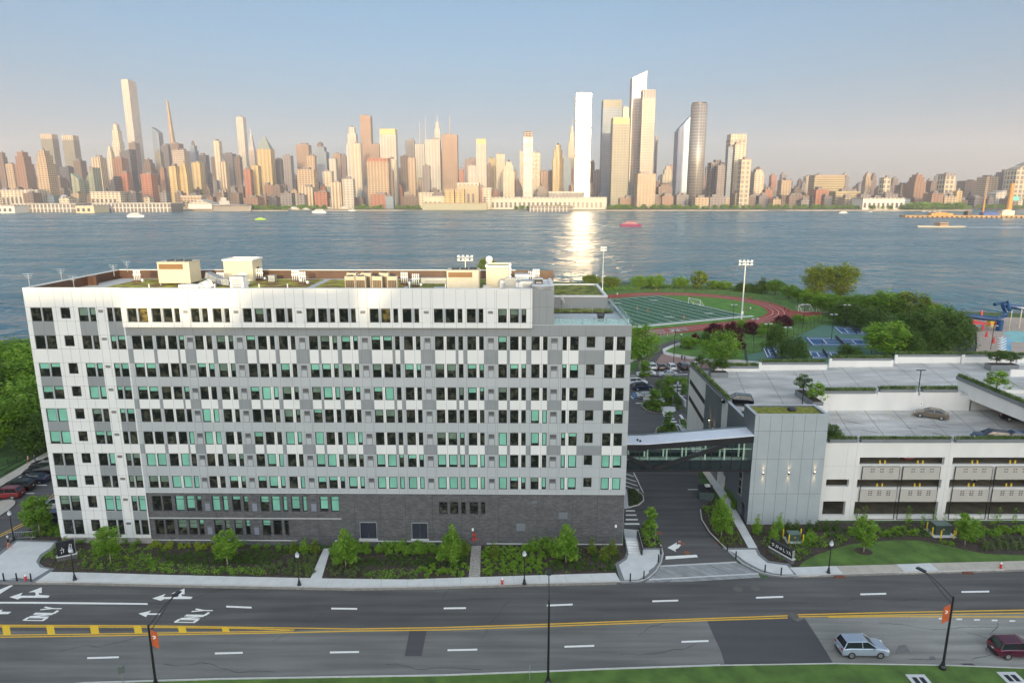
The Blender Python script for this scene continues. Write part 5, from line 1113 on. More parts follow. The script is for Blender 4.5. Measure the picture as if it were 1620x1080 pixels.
def arm_lamp(px, py, h_, arm, label, banner=None, z=.13):
    x, y = G(px, py, z); t = thing('street_light', label, 'street lamp', (x, y, z), 0, 'tall curved-arm street lights')
    q = MB(); q.lathe([(.3, 0), (.3, .25), (.2, .42), (.16, .7)], 14); q.build('base', mBlack, t)
    q = MB(); q.tube([(0, 0, .6), (0, 0, h_)], [.12, .085], 12); q.lathe([(.085, h_), (.12, h_ + .05), (.03, h_ + .16)], 12); q.build('pole', mBlack, t, smooth=False)
    ax, ay, az = arm; q = MB()
    A0, A1 = Vector((0, 0, h_ - .1)), Vector((0, 0, h_ - .75)); E = Vector((ax, ay, h_ + az))
    q.tube([A0, A0.lerp(E, .35) + Vector((0, 0, .12)), A0.lerp(E, .7) + Vector((0, 0, .14)), E], .045, 8); q.tube([A1, A1.lerp(E, .35), A1.lerp(E, .7) + Vector((0, 0, .06)), E + Vector((0, 0, -.04))], .035, 8); q.build('arm', mBlack, t)
    ang = math.atan2(ay, ax); q = MB(); q.obox((E.x + math.cos(ang) * .3, E.y + math.sin(ang) * .3, E.z), .42, .2, .07, ang); q.build('lamp_head', M('lamp_head_navy', (.02, .025, .035), .35), t)
    q = MB(); q.obox((E.x + math.cos(ang) * .34, E.y + math.sin(ang) * .34, E.z - .085), .22, .14, .015, ang); q.build('lens', M('lens_grey', (.3, .32, .34), .3), t)
    if banner:
        s, bh, bw, bz = banner; q = MB(); q.hexa([(.14 * s, -.02, bz), ((.14 + bw) * s, -.02, bz - .35), ((.14 + bw) * s, .02, bz - .35), (.14 * s, .02, bz), (.14 * s, -.02, bz + bh), ((.14 + bw) * s, -.02, bz + bh - .35), ((.14 + bw) * s, .02, bz + bh - .35), (.14 * s, .02, bz + bh)]); bo_ = q.build('banner', M('banner_orange', (.50, .10, .03), .7, var=.1, scale=3), t)
        q = MB(); cx_, cz = (.14 + bw / 2) * s, bz + bh * .52
        for (dx, dz, wx, wz, r_) in ((-.04, .12, .10, .05, .3), (.05, 0, .05, .12, .2), (-.05, -.1, .08, .05, -.2)): q.obox((cx_ + dx, -.032, cz + dz), wx, .008, wz, 0, 0, 0, r_)
        q.build('emblem', mWhiteP, bo_)
    return t
arm_lamp(867, 1081, 8.6, (.1, 2.6, 1.1), 'tall black street light on the grass verge with its arm seen head-on')
arm_lamp(1491, 1057, 7.6, (-1.3, 2.7, 1.1), 'tall black street light with an orange banner on the side facing left', (-1, 1.7, .62, 5.2))
arm_lamp(247, 1085, 6.3, (.9, 3.2, 1.0), 'tall black street light with orange banner in front of the painted arrows', (1, 1.6, .6, 4.3))
def hydrant(px, py, label, z=.13):
    x, y = G(px, py, z); t = thing('fire_hydrant', label, 'hydrant', (x, y, z)); q = MB(); q.lathe([(.17, 0), (.17, .06), (.11, .08), (.11, .5), (.14, .52), (.14, .56)], 12); q.build('barrel', mRed, t)
    q = MB(); q.lathe([(.13, .56), (.11, .68), (.05, .74), (.04, .78)], 12); q.build('bonnet', mWhiteP if 'white' in label else mRed, t)
    for s in (-1, 1): q = MB(); q.tube([(s * .09, 0, .42), (s * .2, 0, .42)], .055, 8); q.build('outlet', mRed, t)
hydrant(794.5, 923, 'red fire hydrant with white bonnet on the pavement left of a lantern post'); hydrant(41, 917.5, 'faded red and white hydrant between black bollards at the left plaza'); hydrant(1583, 898, 'red fire hydrant with white bonnet on the far right pavement')
bproto = None
bl = [((6.5, 918), 'first black bollard from the picture edge on the left plaza'), ((27, 918), 'second black bollard, between the picture edge one and the faded hydrant'), ((49.5, 918.5), 'black bollard just right of the faded hydrant'),
      ((997, 918.5), 'black bollard nearest the building on the plaza left of the driveway'), ((1018.5, 914.5), 'black bollard by the tactile pad left of the driveway'), ((1041.5, 888), 'black bollard on the kerb curve left of the driveway'), ((1045.5, 875), 'black bollard at the bed corner left of the driveway'),
      ((1150.5, 871), 'black bollard at the bed corner right of the driveway'), ((1164, 883), 'black bollard on the kerb curve right of the driveway'), ((1210, 904.5), 'black bollard beside the tactile pad right of the driveway'), ((1235.5, 909), 'black bollard nearest the street lawn right of the driveway')]
for (px, py), lab in bl:
    p = G(px, py, .135)
    if not bproto: bproto = thing('bollard', lab, 'bollard', (*p, .135), 0, 'black bollards'); q = MB(); q.lathe([(.12, 0), (.12, .05), (.085, .08), (.075, .9)], 12); q.build('post', mBlack, bproto); q = MB(); q.lathe([(.085, .9), (.085, .94), (.05, 1.0), (.01, 1.01)], 12); q.build('cap', mBlack, bproto)
    else: dup(bproto, (*p, .135), 0, lab)
for k, pts in enumerate(([(1027, 903), (1036, 897), (1038, 900), (1031, 908), (1026, 906)], [(1175, 890), (1180, 889.5), (1195, 898), (1190, 899.5)], [(14, 917), (26, 915), (50, 917), (48, 919.5)])): paint(pts, mBorder, .142, 'tactile_pad')
for pts in ([(1068, 861), (1079, 856), (1086, 858), (1080, 861.5)], [(1082, 872), (1092, 872), (1091, 876), (1082, 875.5)], [(1038, 841), (1047, 841), (1048, 845), (1039, 845)], [(1133, 855), (1138, 855), (1141, 862), (1136, 861)]):
    c = [sum(v) / len(pts) for v in zip(*pts)]; x, y = G(*c); q = MB(); q.lathe([(.45, .006), (.45, .022)], 18, c=(x, y, 0)); q.build('manhole_cover', M('rust_cover', (.20, .09, .05), .8, var=.2, scale=4), kind='structure')
for c in ((1167, 931.5), (1195, 930.5), (1255, 973.5)): x, y = G(*c); q = MB(); q.lathe([(.55, .012), (.55, .026)], 20, c=(x, y, 0)); q.build('manhole_cover', M('iron_cover', (.11, .10, .09), .8, var=.2, scale=4), kind='structure')
for c in ((1328, 911), (1531, 905)): x, y = G(*c, .1); q = MB(); q.box(x - .6, x + .6, y - .25, y + .12, 0, .15); q.build('storm_drain', M('rust', (.16, .06, .035), .8, var=.3, scale=4), kind='structure')
paint([(1520, 1049), (1538, 1049), (1547, 1054), (1530, 1055)], M('drain_grate', (.05, .05, .05), .8), .02, 'storm_drain')
for (px, py) in ((1456, 1077), (1602, 1073)):
    x, y = G(px, py, .12); q = MB(); q.box(x - .9, x + .9, y - .7, y + .9, -.1, .16, 0); q.box(x - .55, x - .1, y - .4, y + .5, .16, .165, 1); q.box(x + .1, x + .55, y - .4, y + .5, .16, .165, 1); q.build('utility_vault', [mConc, mBlack], kind='structure')
# yellow posts and transformers
yproto = None
for k, ((px, py), lab) in enumerate((((1238.5, 850), 'first yellow bollard left behind the small green transformer'), ((1247.5, 859), 'yellow bollard at the front left corner of the small green transformer'), ((1266.5, 849), 'yellow bollard at the back right corner of the small green transformer'), ((1270, 858.5), 'yellow bollard at the front right corner of the small green transformer'),
     ((1474.5, 847), 'yellow bollard at the front left corner of the large green transformer'), ((1488, 852), 'yellow bollard in front of the large green transformer'), ((1508.5, 851.5), 'yellow bollard at the front right corner of the large green transformer'), ((1466, 838), 'yellow bollard at the back left corner of the large green transformer'), ((1512, 846), 'yellow bollard at the back right corner of the large green transformer'))):
    p = G(px, py, .1)
    if not yproto: yproto = thing('safety_post', lab, 'bollard', (*p, .1), 0, 'yellow safety posts'); q = MB(); q.tube([(0, 0, 0), (0, 0, 1.15)], .085, 10); q.build('post', mYellow, yproto); q = MB(); q.lathe([(.085, 1.15), (.07, 1.2), (.02, 1.23)], 10); q.build('cap', mYellow, yproto)
    else: dup(yproto, (*p, .1), 0, lab)
mTr = M('transformer_green', (.045, .075, .06), .5, var=.1, scale=2)
for (px, py, s, lab) in ((1257, 857, 1.0, 'small green transformer box between yellow posts by the black sign'), (1490, 846, 1.35, 'large green transformer box on a concrete pad between yellow posts')):
    x, y = G(px, py, .1); t = thing('transformer', lab, 'transformer', (x, y + .5, .1)); q = MB(); q.box(-.75 * s, .75 * s, -.5 * s, .5 * s, .1, 1.05 * s); q.build('cabinet', mTr, t); q = MB(); q.box(-.79 * s, .79 * s, -.55 * s, .54 * s, 1.05 * s, 1.12 * s); q.build('lid', M('transformer_lid', (.09, .14, .12), .45), t); q = MB(); q.box(-1.1 * s, 1.1 * s, -.9 * s, .8 * s, -.05, .1); q.build('pad', mConc, t)
    q = MB(); q.box(-.08, .12, -.5 * s - .02, -.5 * s - .002, .6 * s, .72 * s); q.build('warning_label', mPaintY, t)
# monument signs
def msign(px, py, L, h_, rz, label, strokes, z=.1):
    x, y = G(px, py, z); t = thing('monument_sign', label, 'sign', (x, y, z), rz)
    q = MB(); q.box(-L / 2 - .1, L / 2 + .1, -.25, .25, 0, .55); q.build('plinth', mBrick, t); q = MB(); q.box(-L / 2 - .15, L / 2 + .15, -.3, .3, .55, .66); q.build('coping', mConc, t)
    q = MB(); q.box(-L / 2, L / 2, -.17, .17, .66, h_); s_ = q.build('slab', M('sign_black', (.012, .013, .018), .35), t)
    q = MB()
    for st in strokes: q.tube([(a, -.19, .66 + b) for a, b in st], .035, 5)
    q.build('lettering', mWhiteP, s_)
    q = MB(); q.box(L / 2, L / 2 + .03, -.19, .19, .66, h_ + .01); q.build('edge_trim', mSteel, s_)
msign(1236, 881, 3.4, 1.75, R(-62), 'long low black sign on a brick base beside the right plaza', [[(-1.4, .7), (-1.3, .35), (-1.1, .5), (-1.15, .75), (-1.35, .65)], [(-.8, .35), (-.7, .75), (-.5, .4), (-.45, .75)], [(-.1, .4), (-.2, .6), (0, .75), (.1, .5), (-.1, .4)], [(.35, .75), (.35, .35), (.6, .4)], [(.8, .7), (1.05, .7), (.9, .35)], [(1.2, .35), (1.3, .8), (1.45, .35)]])
msign(107, 884, 1.9, 2.5, R(28), 'upright black sign with looping white lettering on a brick base at the left plaza', [[(.35, .2), (.3, .8), (.45, 1.4), (.62, 1.3), (.6, .7), (.4, .3), (.55, .15), (.75, .3)], [(-.5, .3), (-.5, .55)], [(-.6, .8), (-.35, .8), (-.4, 1.1)], [(-.3, .4), (-.2, .9)]])
# crowd barrier, road signs, dumpster, stairs
x, y = G(34, 852, .13); t = thing('crowd_barrier', 'galvanised crowd barrier at the back of the left plaza', 'barrier', (x, y, .13), R(6)); q = MB(); q.tube([(-1.7, 0, .15), (-1.7, 0, 1.0), (1.7, 0, 1.0), (1.7, 0, .15), (-1.7, 0, .15)], .025, 6); q.build('frame', mSteel, t)
q = MB(); [q.tube([(-1.55 + k * .21, 0, .15), (-1.55 + k * .21, 0, 1.0)], .012, 5) for k in range(15)]; q.build('bars', mSteel, t)
for s in (-1.3, 1.3): q = MB(); q.box(s - .03, s + .03, -.3, .3, 0, .05); q.tube([(s, 0, .05), (s, 0, .16)], .02); q.build('foot', mSteel, t)
def rsign(px, py, h_, label, mat, plate=(.3, .38), rz=0, z=.1, round_=False):
    x, y = G(px, py, z); t = thing('road_sign', label, 'sign', (x, y, z), rz); q = MB(); q.tube([(0, 0, 0), (0, 0, h_)], .035, 6); q.build('post', mSteel, t); q = MB()
    if round_: q.tube([(0, -.05, h_ - .3), (0, -.03, h_ - .3)], .38, 8)
    else: q.box(-plate[0], plate[0], -.05, -.03, h_ - plate[1] * 2, h_)
    q.build('plate', mat, t)
rsign(195, 1080, 1.8, 'back of a grey sign plate on a thin post at the near kerb', M('sign_back', (.16, .18, .18), .5, metal=.4), (.28, .36), R(35))
rsign(838, 1076, 1.6, 'thin bare grey post on the near grass verge', mSteel, (.03, .1))
rsign(1036, 861, 2.9, 'grey-backed stop sign on a post in the bed beside the driveway', MATS['sign_back'], round_=True, z=.1)
rsign(992, 606, 2.1, 'small red no-entry sign at the far end of the building', mRed, (.3, .25)); rsign(1064, 641, 2.2, 'small grey sign on a post on the car park walkway', mSteel, (.12, .3))
x, y = G(1117, 790, 0); t = thing('dumpster', 'grey-green dumpster with black lids beside the driveway', 'dumpster', (x, y + .4, .01), R(-6))
q = MB(); q.hexa([(-.95, -.8, .1), (.95, -.8, .1), (.95, .8, .1), (-.95, .8, .1), (-1.1, -.8, 1.3), (1.1, -.8, 1.3), (1.1, .8, 1.75), (-1.1, .8, 1.75)]); q.build('bin', M('dumpster_green', (.07, .10, .10), .6, var=.2, scale=3), t)
for s in (-.55, .55): q = MB(); q.hexa([(s - .53, -.85, 1.31), (s + .53, -.85, 1.31), (s + .53, .85, 1.76), (s - .53, .85, 1.76), (s - .53, -.85, 1.37), (s + .53, -.85, 1.37), (s + .53, .85, 1.82), (s - .53, .85, 1.82)]); q.build('lid', mBlack, t)
q = MB(); q.obox((.2, .2, 2.0), .35, .25, .14, .3); q.build('rubbish', mWhiteP, t)
x0_, y0_ = G(988, 866, 0); t = thing('outdoor_steps', 'concrete steps with a black side wall at the right end of the building', 'steps', (14.7, 78.0, 0)); 
for k in range(5): q = MB(); q.box(0, 1.5, .2 + k * .42, 2.8, .13 + .14 * k, .13 + .14 * (k + 1)); q.build('step', mConcL, t)
q = MB(); q.hexa([(1.52, -.3, .1), (1.72, -.3, .1), (1.72, 3.0, .1), (1.52, 3.0, .1), (1.52, -.3, .9), (1.72, -.3, .9), (1.72, 3.0, 1.7), (1.52, 3.0, 1.7)]); q.build('side_wall', mBlack, t)
# low retaining wall of the car park
def lowwall(name, pts, w_, h_, label, mat=mConcL, cat='wall', z=0):
    t = tag(strip(name, [G(*p) for p in pts], w_, -.05, h_, mat, kind=None), label, cat); return t
lowwall('retaining_wall', [(1058, 617), (1083, 643)], .35, 1.3, 'white concrete wall descending between the grasses and the stalls')
lowwall('stone_wall', [(1076, 545), (1060, 550), (1048, 555.5), (1050, 560), (1063, 563.5), (1080, 566), (1109, 571), (1170, 574), (1230, 579)], .5, .7, 'curving pale stone wall around the lawn behind the garage')
lowwall('stone_wall', [(998, 573), (1015, 567), (1030, 560)], .5, .6, 'short pale stone wall behind the big tree at the building end')
# ================================================================ sports ground
def hp(*px): return [G(*p) for p in px]
sheet('park_lawn', hp((930, 600), (930, 470), (1000, 448), (1100, 450), (1250, 455), (1380, 475), (1540, 500), (1540, 560), (1230, 585), (1090, 592)), .0, M('park_grass', (.075, .16, .022), .9, var=.35, scale=.25, detail=9))
B_ = Vector(G(1178, 499)); aa = R(24.2); U_ = Vector((-math.cos(aa), -math.sin(aa))); V_ = Vector((-math.sin(aa), math.cos(aa)))
def fl(u, v): p = B_ + U_ * u + V_ * v; return (p.x, p.y)
def stadium(r, cu=9, cv=24.5, ln=84, n=26):
    pts = []
    for k in range(n + 1): an = math.pi / 2 + math.pi * k / n; pts.append(fl(cu + r * math.cos(an), cv + r * math.sin(an)))
    for k in range(n + 1): an = -math.pi / 2 + math.pi * k / n; pts.append(fl(cu + ln + r * math.cos(an), cv + r * math.sin(an)))
    return pts
mTrack = M('track_red', (.27, .048, .032), .9, var=.12, scale=.4, detail=8); mTurf = M('turf_green', (.026, .105, .050), .9, var=.15, scale=.4, detail=8)
sheet('running_track', stadium(40.5), .02, mTrack); sheet('infield_grass', stadium(31.5), .035, M('infield', (.075, .19, .018), .9, var=.3, scale=.3, detail=8))
sheet('running_track_spur', hp((1245, 491), (1300, 493), (1303, 498.5), (1262, 501), (1246, 503)), .026, mTrack)
sheet('turf_field', [fl(-1, -2.5), fl(100, -2.5), fl(100, 55), fl(-1, 55)], .05, mTurf)
def fline(u0, v0, u1, v1, w_=.16, z=.062, mat=mPaint):
    a, b = Vector(fl(u0, v0)), Vector(fl(u1, v1)); t_ = (b - a).normalized(); nn = Vector((-t_.y, t_.x)) * w_; mb = MB(); mb.prism([tuple(a - nn), tuple(b - nn), tuple(b + nn), tuple(a + nn)], z - .008, z); mb.build('field_line', mat, kind='structure')
fline(0, 0, 98, 0, .25); fline(0, 53, 98, 53, .2); fline(0, 0, 0, 53, .22)
for k in range(1, 21): fline(4.57 * k, 1, 4.57 * k, 52, .10, .066)
for k in range(0, 21, 1):
    for v in (17, 36):
        for j in (0, 1): fline(4.57 * k + 1.2 + j * 1.6, v, 4.57 * k + 1.7 + j * 1.6, v, .12, .07)
for k in range(2, 20, 4):
    for v in (9, 44):
        for j in range(3): fline(4.57 * k - 1.6 + j * 1.2, v - 1.2, 4.57 * k - 1.0 + j * 1.2, v + 1.0, .22, .072)
fline(-2, -2.2, 60, -2.2, .7, .068, mWhiteP); 
for r in (33.5, 35.5, 37.5): 
    pts = stadium(r); pts2 = stadium(r + .12); mb = MB()
    for i in range(len(pts) - 1): mb.quad((*pts[i], .03), (*pts[i + 1], .03), (*pts2[i + 1], .03), (*pts2[i], .03))
    mb.build('lane_line', mPaint, kind='structure')
def goal(loc, rz, label, w_=7.3, h_=2.44, d_=2.0):
    t = thing('football_goal', label, 'goal', loc, rz, 'football goals'); q = MB(); q.tube([(-w_ / 2, 0, 0), (-w_ / 2, 0, h_), (w_ / 2, 0, h_), (w_ / 2, 0, 0)], .09, 6); q.build('posts', mWhiteP, t)
    q = MB()
    for s in (-w_ / 2, w_ / 2): q.tube([(s, 0, h_), (s, d_, 0)], .05, 5)
    q.tube([(-w_ / 2, d_, .05), (w_ / 2, d_, .05)], .05, 5); q.build('back_frame', mWhiteP, t)
    q = MB(); [q.tube([(-w_ / 2 + k * .6, 0, h_), (-w_ / 2 + k * .6, d_, .05)], .012, 3) for k in range(13)]; [q.tube([(-w_ / 2, d_ * k / 5, h_ * (1 - k / 5)), (w_ / 2, d_ * k / 5, h_ * (1 - k / 5))], .012, 3) for k in range(1, 5)]; q.build('net', mWhiteP, t)
goal((*fl(1.5, 27), .06), R(-66), 'white football goal on the turf field near the track bend'); goal((*G(1272, 492), .05), R(200), 'white goal on the grass past the track, the more distant pair member', 5.5, 2.4); goal((*G(1300, 493), .05), R(190), 'white goal standing at the end of the track spur', 4.5, 2.4)
def flight(px, py, h_, label, heads=8, Y_=None):
    x, y = G(px, py); t = thing('floodlight', label, 'floodlight', (x, y, 0), R(0), 'floodlight masts'); q = MB(); q.tube([(0, 0, 0), (0, 0, h_)], [.32, .16], 10); q.build('mast', M('mast_white', (.55, .57, .57), .4, metal=.3), t)
    q = MB(); q.box(-2.4, 2.4, -.08, .08, h_ - .1, h_ + .05); q.box(-2.4, 2.4, -.08, .08, h_ - 1.2, h_ - 1.05); q.build('crossarm', mWhiteP, t)
    for k in range(heads): q = MB(); q.obox((-2.1 + (k % (heads // 2)) * 4.2 / (heads // 2 - 1), -.25, h_ + .3 - (k // (heads // 2)) * 1.1), .36, .18, .34, 0, 0, .5); q.build('lamp', mWhiteP, t)
    q = MB(); q.box(-.4, .4, -.5, -.3, 2, 3); q.build('control_box', mWhiteP, t)
flight(1173, 505, 20.6, 'tall white floodlight mast between the field and the red shrubs')
x, y = WY(736, 402, 215)[0], 215; t = flight(810, 500, 24.6, 'white floodlight cluster rising behind the roof air handler'); t = [o for o in sc.objects if o.get('label') == 'white floodlight cluster rising behind the roof air handler'][0]; t.location = (x, 215, 0)
x = WY(955, 392, 300)[0]; t = [flight(810, 500, 20.6, 'white floodlight mast seen faintly against the sun glare on the river')]; t = [o for o in sc.objects if o.get('label') == 'white floodlight mast seen faintly against the sun glare on the river'][0]; t.location = (x, 300, 0); t.scale = (.5, .5, 1)
# courts
sheet('court_surround', hp((1205, 556), (1230, 545), (1262, 531), (1300, 514), (1400, 517), (1400, 575), (1190, 590), (1178, 562)), .02, M('court_green', (.075, .17, .12), .9, var=.08, scale=.4))
mBlueC = M('court_blue', (.018, .09, .21), .85, var=.08, scale=.4)
def court(p4):
    sheet('tennis_court', hp(*p4), .04, mBlueC); a, b, c, d = [Vector(G(*p)) for p in p4]
    L = lambda s, t_: (a.lerp(b, s)).lerp(d.lerp(c, s), t_)
    for (s0, t0, s1, t1) in ((.06, .08, .94, .08), (.06, .92, .94, .92), (.06, .08, .06, .92), (.94, .08, .94, .92), (.06, .22, .94, .22), (.06, .78, .94, .78), (.28, .22, .28, .78), (.72, .22, .72, .78), (.28, .5, .72, .5)):
        P0, P1 = L(s0, t0), L(s1, t1); tt = (P1 - P0).normalized(); nn = Vector((-tt.y, tt.x)) * .12; q = MB(); q.prism([tuple(P0 - nn), tuple(P1 - nn), tuple(P1 + nn), tuple(P0 + nn)], .045, .055); q.build('court_line', mPaint, kind='structure')
    return L(.5, 0), L(.5, 1)
nets = [court(((1316, 516.5), (1378, 519.5), (1380, 530), (1331, 528.5))), court(((1270, 533), (1374, 536), (1387, 547), (1282, 546.8))), court(((1277, 554.5), (1325, 556), (1332, 566), (1285, 567.5))), court(((1206, 549), (1232, 551), (1240, 566), (1214, 567)))]
for k, (n0, n1) in enumerate(nets):
    q = MB(); q.prism([tuple(n0), tuple(n1), tuple(n1 + Vector((.05, 0))), tuple(n0 + Vector((.05, 0)))], .06, 1.0); q.v = q.v; t = q.build('tennis_net', M('net_black', (.03, .03, .03), .8)); tag(t, 'low net across the blue tennis court ' + ('farthest from the garage', 'in the middle row', 'closest to the garage', 'beside the stone wall')[k], 'net', 'tennis nets')
def fence(pts, h_, label, step=3.0, mat=mBlack, wires=4, z=0, name='fence', grp=None):
    t = thing(name, label, 'fence', (0, 0, 0), 0, grp); q = MB(); q2 = MB(); P_ = [Vector((*p, z)) for p in pts]
    for a, b in zip(P_[:-1], P_[1:]):
        n_ = max(1, int((b - a).length / step))
        for k in range(n_): p = a.lerp(b, k / n_); q.tube([p, p + Vector((0, 0, h_))], .05, 5)
        for k in range(wires + 1): q2.tube([a + Vector((0, 0, .1 + (h_ - .1) * k / wires)), b + Vector((0, 0, .1 + (h_ - .1) * k / wires))], .03, 4)
    q.tube([P_[-1], P_[-1] + Vector((0, 0, h_))], .05, 5); q.build('posts', mat, t, kind='stuff'); q2.build('rails', mat, t); return t
fence(hp((1178, 562), (1205, 556), (1240, 540), (1262, 531), (1300, 513.5), (1400, 517)), 3.2, 'tall black chain-link fence along the back of the tennis courts', 3.5, wires=5)
fence(hp((1178, 562), (1182, 590), (1240, 582)), 3.2, 'tall black chain-link fence at the near corner of the courts', 3.5, wires=5)
fence(hp((1262, 549), (1300, 551), (1390, 553)), 2.6, 'black chain-link fence dividing the two rows of tennis courts', 4, wires=4)
fence([fl(9 + 43 * math.cos(math.pi / 2 + math.pi * k / 14), 24.5 + 43 * math.sin(math.pi / 2 + math.pi * k / 14)) for k in range(0, 9)][::-1] + [fl(40, 67.5), fl(95, 67.5)], 1.3, 'low dark fence round the river side of the running track', 3.5, wires=3)
fence([fl(92, -18.5), fl(70, -18.5), fl(46, -18.5)], 1.2, 'pale low railing along the near straight of the track', 2.5, M('rail_pale', (.55, .50, .46), .6), 3)
fence(hp((-60, 770), (0, 745), (40, 725), (84, 703)), 1.25, 'black metal fence between the park and the parked cars', 1.6, wires=2)
for k, (u, v, lab) in enumerate(((50, -15, 'grey metal bench frame beside the near straight of the track'), (41, -15, 'row of bleacher seats beside the near straight of the track'))):
    t = thing('bleacher', lab, 'seating', (*fl(u, v), 0), R(24)); 
    for s in range(3): q = MB(); q.box(-3.5, 3.5, s * .7, s * .7 + .3, .35 + s * .3, .42 + s * .3); q.build('bench', mSteel, t)
    q = MB(); [q.box(x_ - .04, x_ + .04, 0, 1.9, .0, .06) for x_ in (-3, 0, 3)]; [q.box(x_ - .04, x_ + .04, s * .7 + .1, s * .7 + .2, 0, .34 + s * .3) for x_ in (-3, 0, 3) for s in range(3)]; q.build('frame', mSteel, t)
# park paths and plaza
sheet('park_path', hp((998, 573), (1015, 560), (1035, 548), (1060, 540), (1080, 536), (1090, 539), (1070, 546), (1050, 556), (1036, 574)), .015, M('path_asphalt', (.085, .075, .072), .9, var=.1, scale=1))
sheet('brick_plaza', hp((1036, 575), (1047, 560), (1080, 566), (1110, 571), (1180, 575), (1180, 582), (1040, 582)), .012, M('pink_paver', (.30, .19, .165), .9, var=.12, scale=2, detail=8))
sheet('park_path', hp((1205, 569), (1240, 575), (1280, 580), (1276, 586), (1230, 584), (1190, 575)), .018, MATS['path_asphalt'])
# pool at the right
sheet('pool_deck', hp((1525, 500), (1700, 505), (1760, 620), (1560, 590), (1525, 545)), .012, M('pool_paving', (.40, .33, .27), .9, var=.15, scale=.5, detail=8))
sheet('tennis_path', hp((1505, 556), (1520, 535), (1530, 530), (1542, 545), (1545, 570), (1520, 573)), .02, M('grey_path', (.12, .12, .125), .9, var=.1, scale=.5))
mPool = M('pool_water', (.06, .42, .42), .12, var=.25, scale=.4); mPoolB = M('pool_water_blue', (.10, .38, .58), .12, var=.25, scale=.6)
sheet('pool', hp((1586, 526), (1600, 523), (1640, 527), (1700, 530), (1700, 545), (1620, 541), (1600, 541)), .03, mPool); sheet('pool', hp((1586, 533), (1599, 534), (1600, 555), (1582, 553)), .034, mPoolB)
t = thing('water_slide', 'dark blue curving water slide above the turquoise pool', 'slide', (0, 0, 0)); X, Y = G(1600, 528); q = MB()
pts = [Vector((X - 9.5, Y + 9, 4.4)), Vector((X - 6, Y + 7, 4.1)), Vector((X - 1.5, Y + 5, 3.9)), Vector((X + 1.5, Y + 6, 5)), Vector((X + 4, Y + 11, 7.4)), Vector((X + 8, Y + 10, 7.0)), Vector((X + 14, Y + 8, 6.2)), Vector((X + 22, Y + 8, 6.0))]
q.tube(pts, .85, 10); q.tube([(X + 1, Y + 11, 7.8), (X + 6, Y + 12, 8.6), (X + 4, Y + 8, 6.4)], .6, 8); q.build('chute', M('slide_blue', (.012, .06, .16), .3, var=.15, scale=1), t)
q = MB(); q.tube([(X - .4, Y + 5.2, 0), (X - .4, Y + 5.2, 3.6)], 1.0, 10); q.build('tower', MATS['slide_blue'], t)
for (dx, dy, hh) in ((-7, 7.5, 3.6), (5, 8, 6.2), (9, 9, 6.5), (14, 8, 5.5)): q = MB(); q.tube([(X + dx, Y + dy, 0), (X + dx, Y + dy, hh)], .16, 8); q.build('support', mCream, t)
for (px, py, c, lab) in ((1540, 522, 'red', 'wide red sunshade by the trees at the pool deck'),):
    x, y = G(px, py); t = thing('sunshade', lab, 'sunshade', (x, y, 0)); q = MB(); q.hexa([(-5, -2.5, 2.6), (5, -2.5, 2.3), (4, 3, 2.4), (-5, 3, 2.6), (-4, -1, 3.4), (-1, -1, 3.4), (-1, 1, 3.4), (-4, 1, 3.4)]); q.build('canopy', M('umbrella_red', (.55, .05, .05), .7), t); [MB().tube([(a, b, 0), (a, b, 2.5)], .06).build('pole', mSteel, t) for a in (-4.5, 4) for b in (-2, 2.5)]
up = None
for (px, py, lab) in ((1554, 526, 'closed red parasol in the middle of the pool deck'), (1559.5, 538, 'closed red parasol closest to the curved black fence'), (1570.5, 548, 'closed red parasol beside the white loungers'), (1573.5, 520, 'closed pink parasol next to the yellow booth'), (1552, 503, 'closed red parasol at the river edge of the pool deck')):
    p = G(px, py)
    if not up: up = thing('parasol', lab, 'parasol', (*p, 0), 0, 'closed parasols'); q = MB(); q.tube([(0, 0, 0), (0, 0, 1.2)], .05); q.build('pole', mSteel, up); q = MB(); q.lathe([(.45, 1.0), (.35, 1.7), (.2, 2.6), (.05, 3.0)], 8); q.build('canopy', MATS['umbrella_red'], up)
    else: dup(up, (*p, 0), 0, lab)
x, y = G(1568.5, 516); t = thing('pool_booth', 'small yellow booth on the pool deck beside the slide', 'booth', (x, y, 0)); q = MB(); q.box(-1.2, 1.2, -1, 1, 0, 2.3); q.build('wall', mYellow, t); q = MB(); q.box(-1.4, 1.4, -1.2, 1.2, 2.3, 2.5); q.build('roof', mYellow, t)
lp = None
for k in range(10):
    p = G(1582 + (k % 2) * 4, 536 + k * 2.1)
    lab = 'white pool lounger beside the light blue basin'
    if not lp: lp = thing('pool_lounger', lab, 'lounger', (*p, .02), 0, 'loungers beside the light blue basin'); q = MB(); q.box(-.8, .4, -.3, .3, .28, .36); q.build('seat', mWhiteP, lp); q = MB(); q.hexa([(.4, -.3, .3), (1.0, -.3, .6), (1.0, .3, .6), (.4, .3, .3), (.4, -.3, .38), (1.0, -.3, .68), (1.0, .3, .68), (.4, .3, .38)]); q.build('backrest', mWhiteP, lp)
    else: dup(lp, (*p, .02), 0, lab)
fence(hp((1533, 522), (1541, 533), (1543, 545), (1543, 560)), 3.0, 'curved black screened fence between the trees and the pool', 2.0, wires=16)
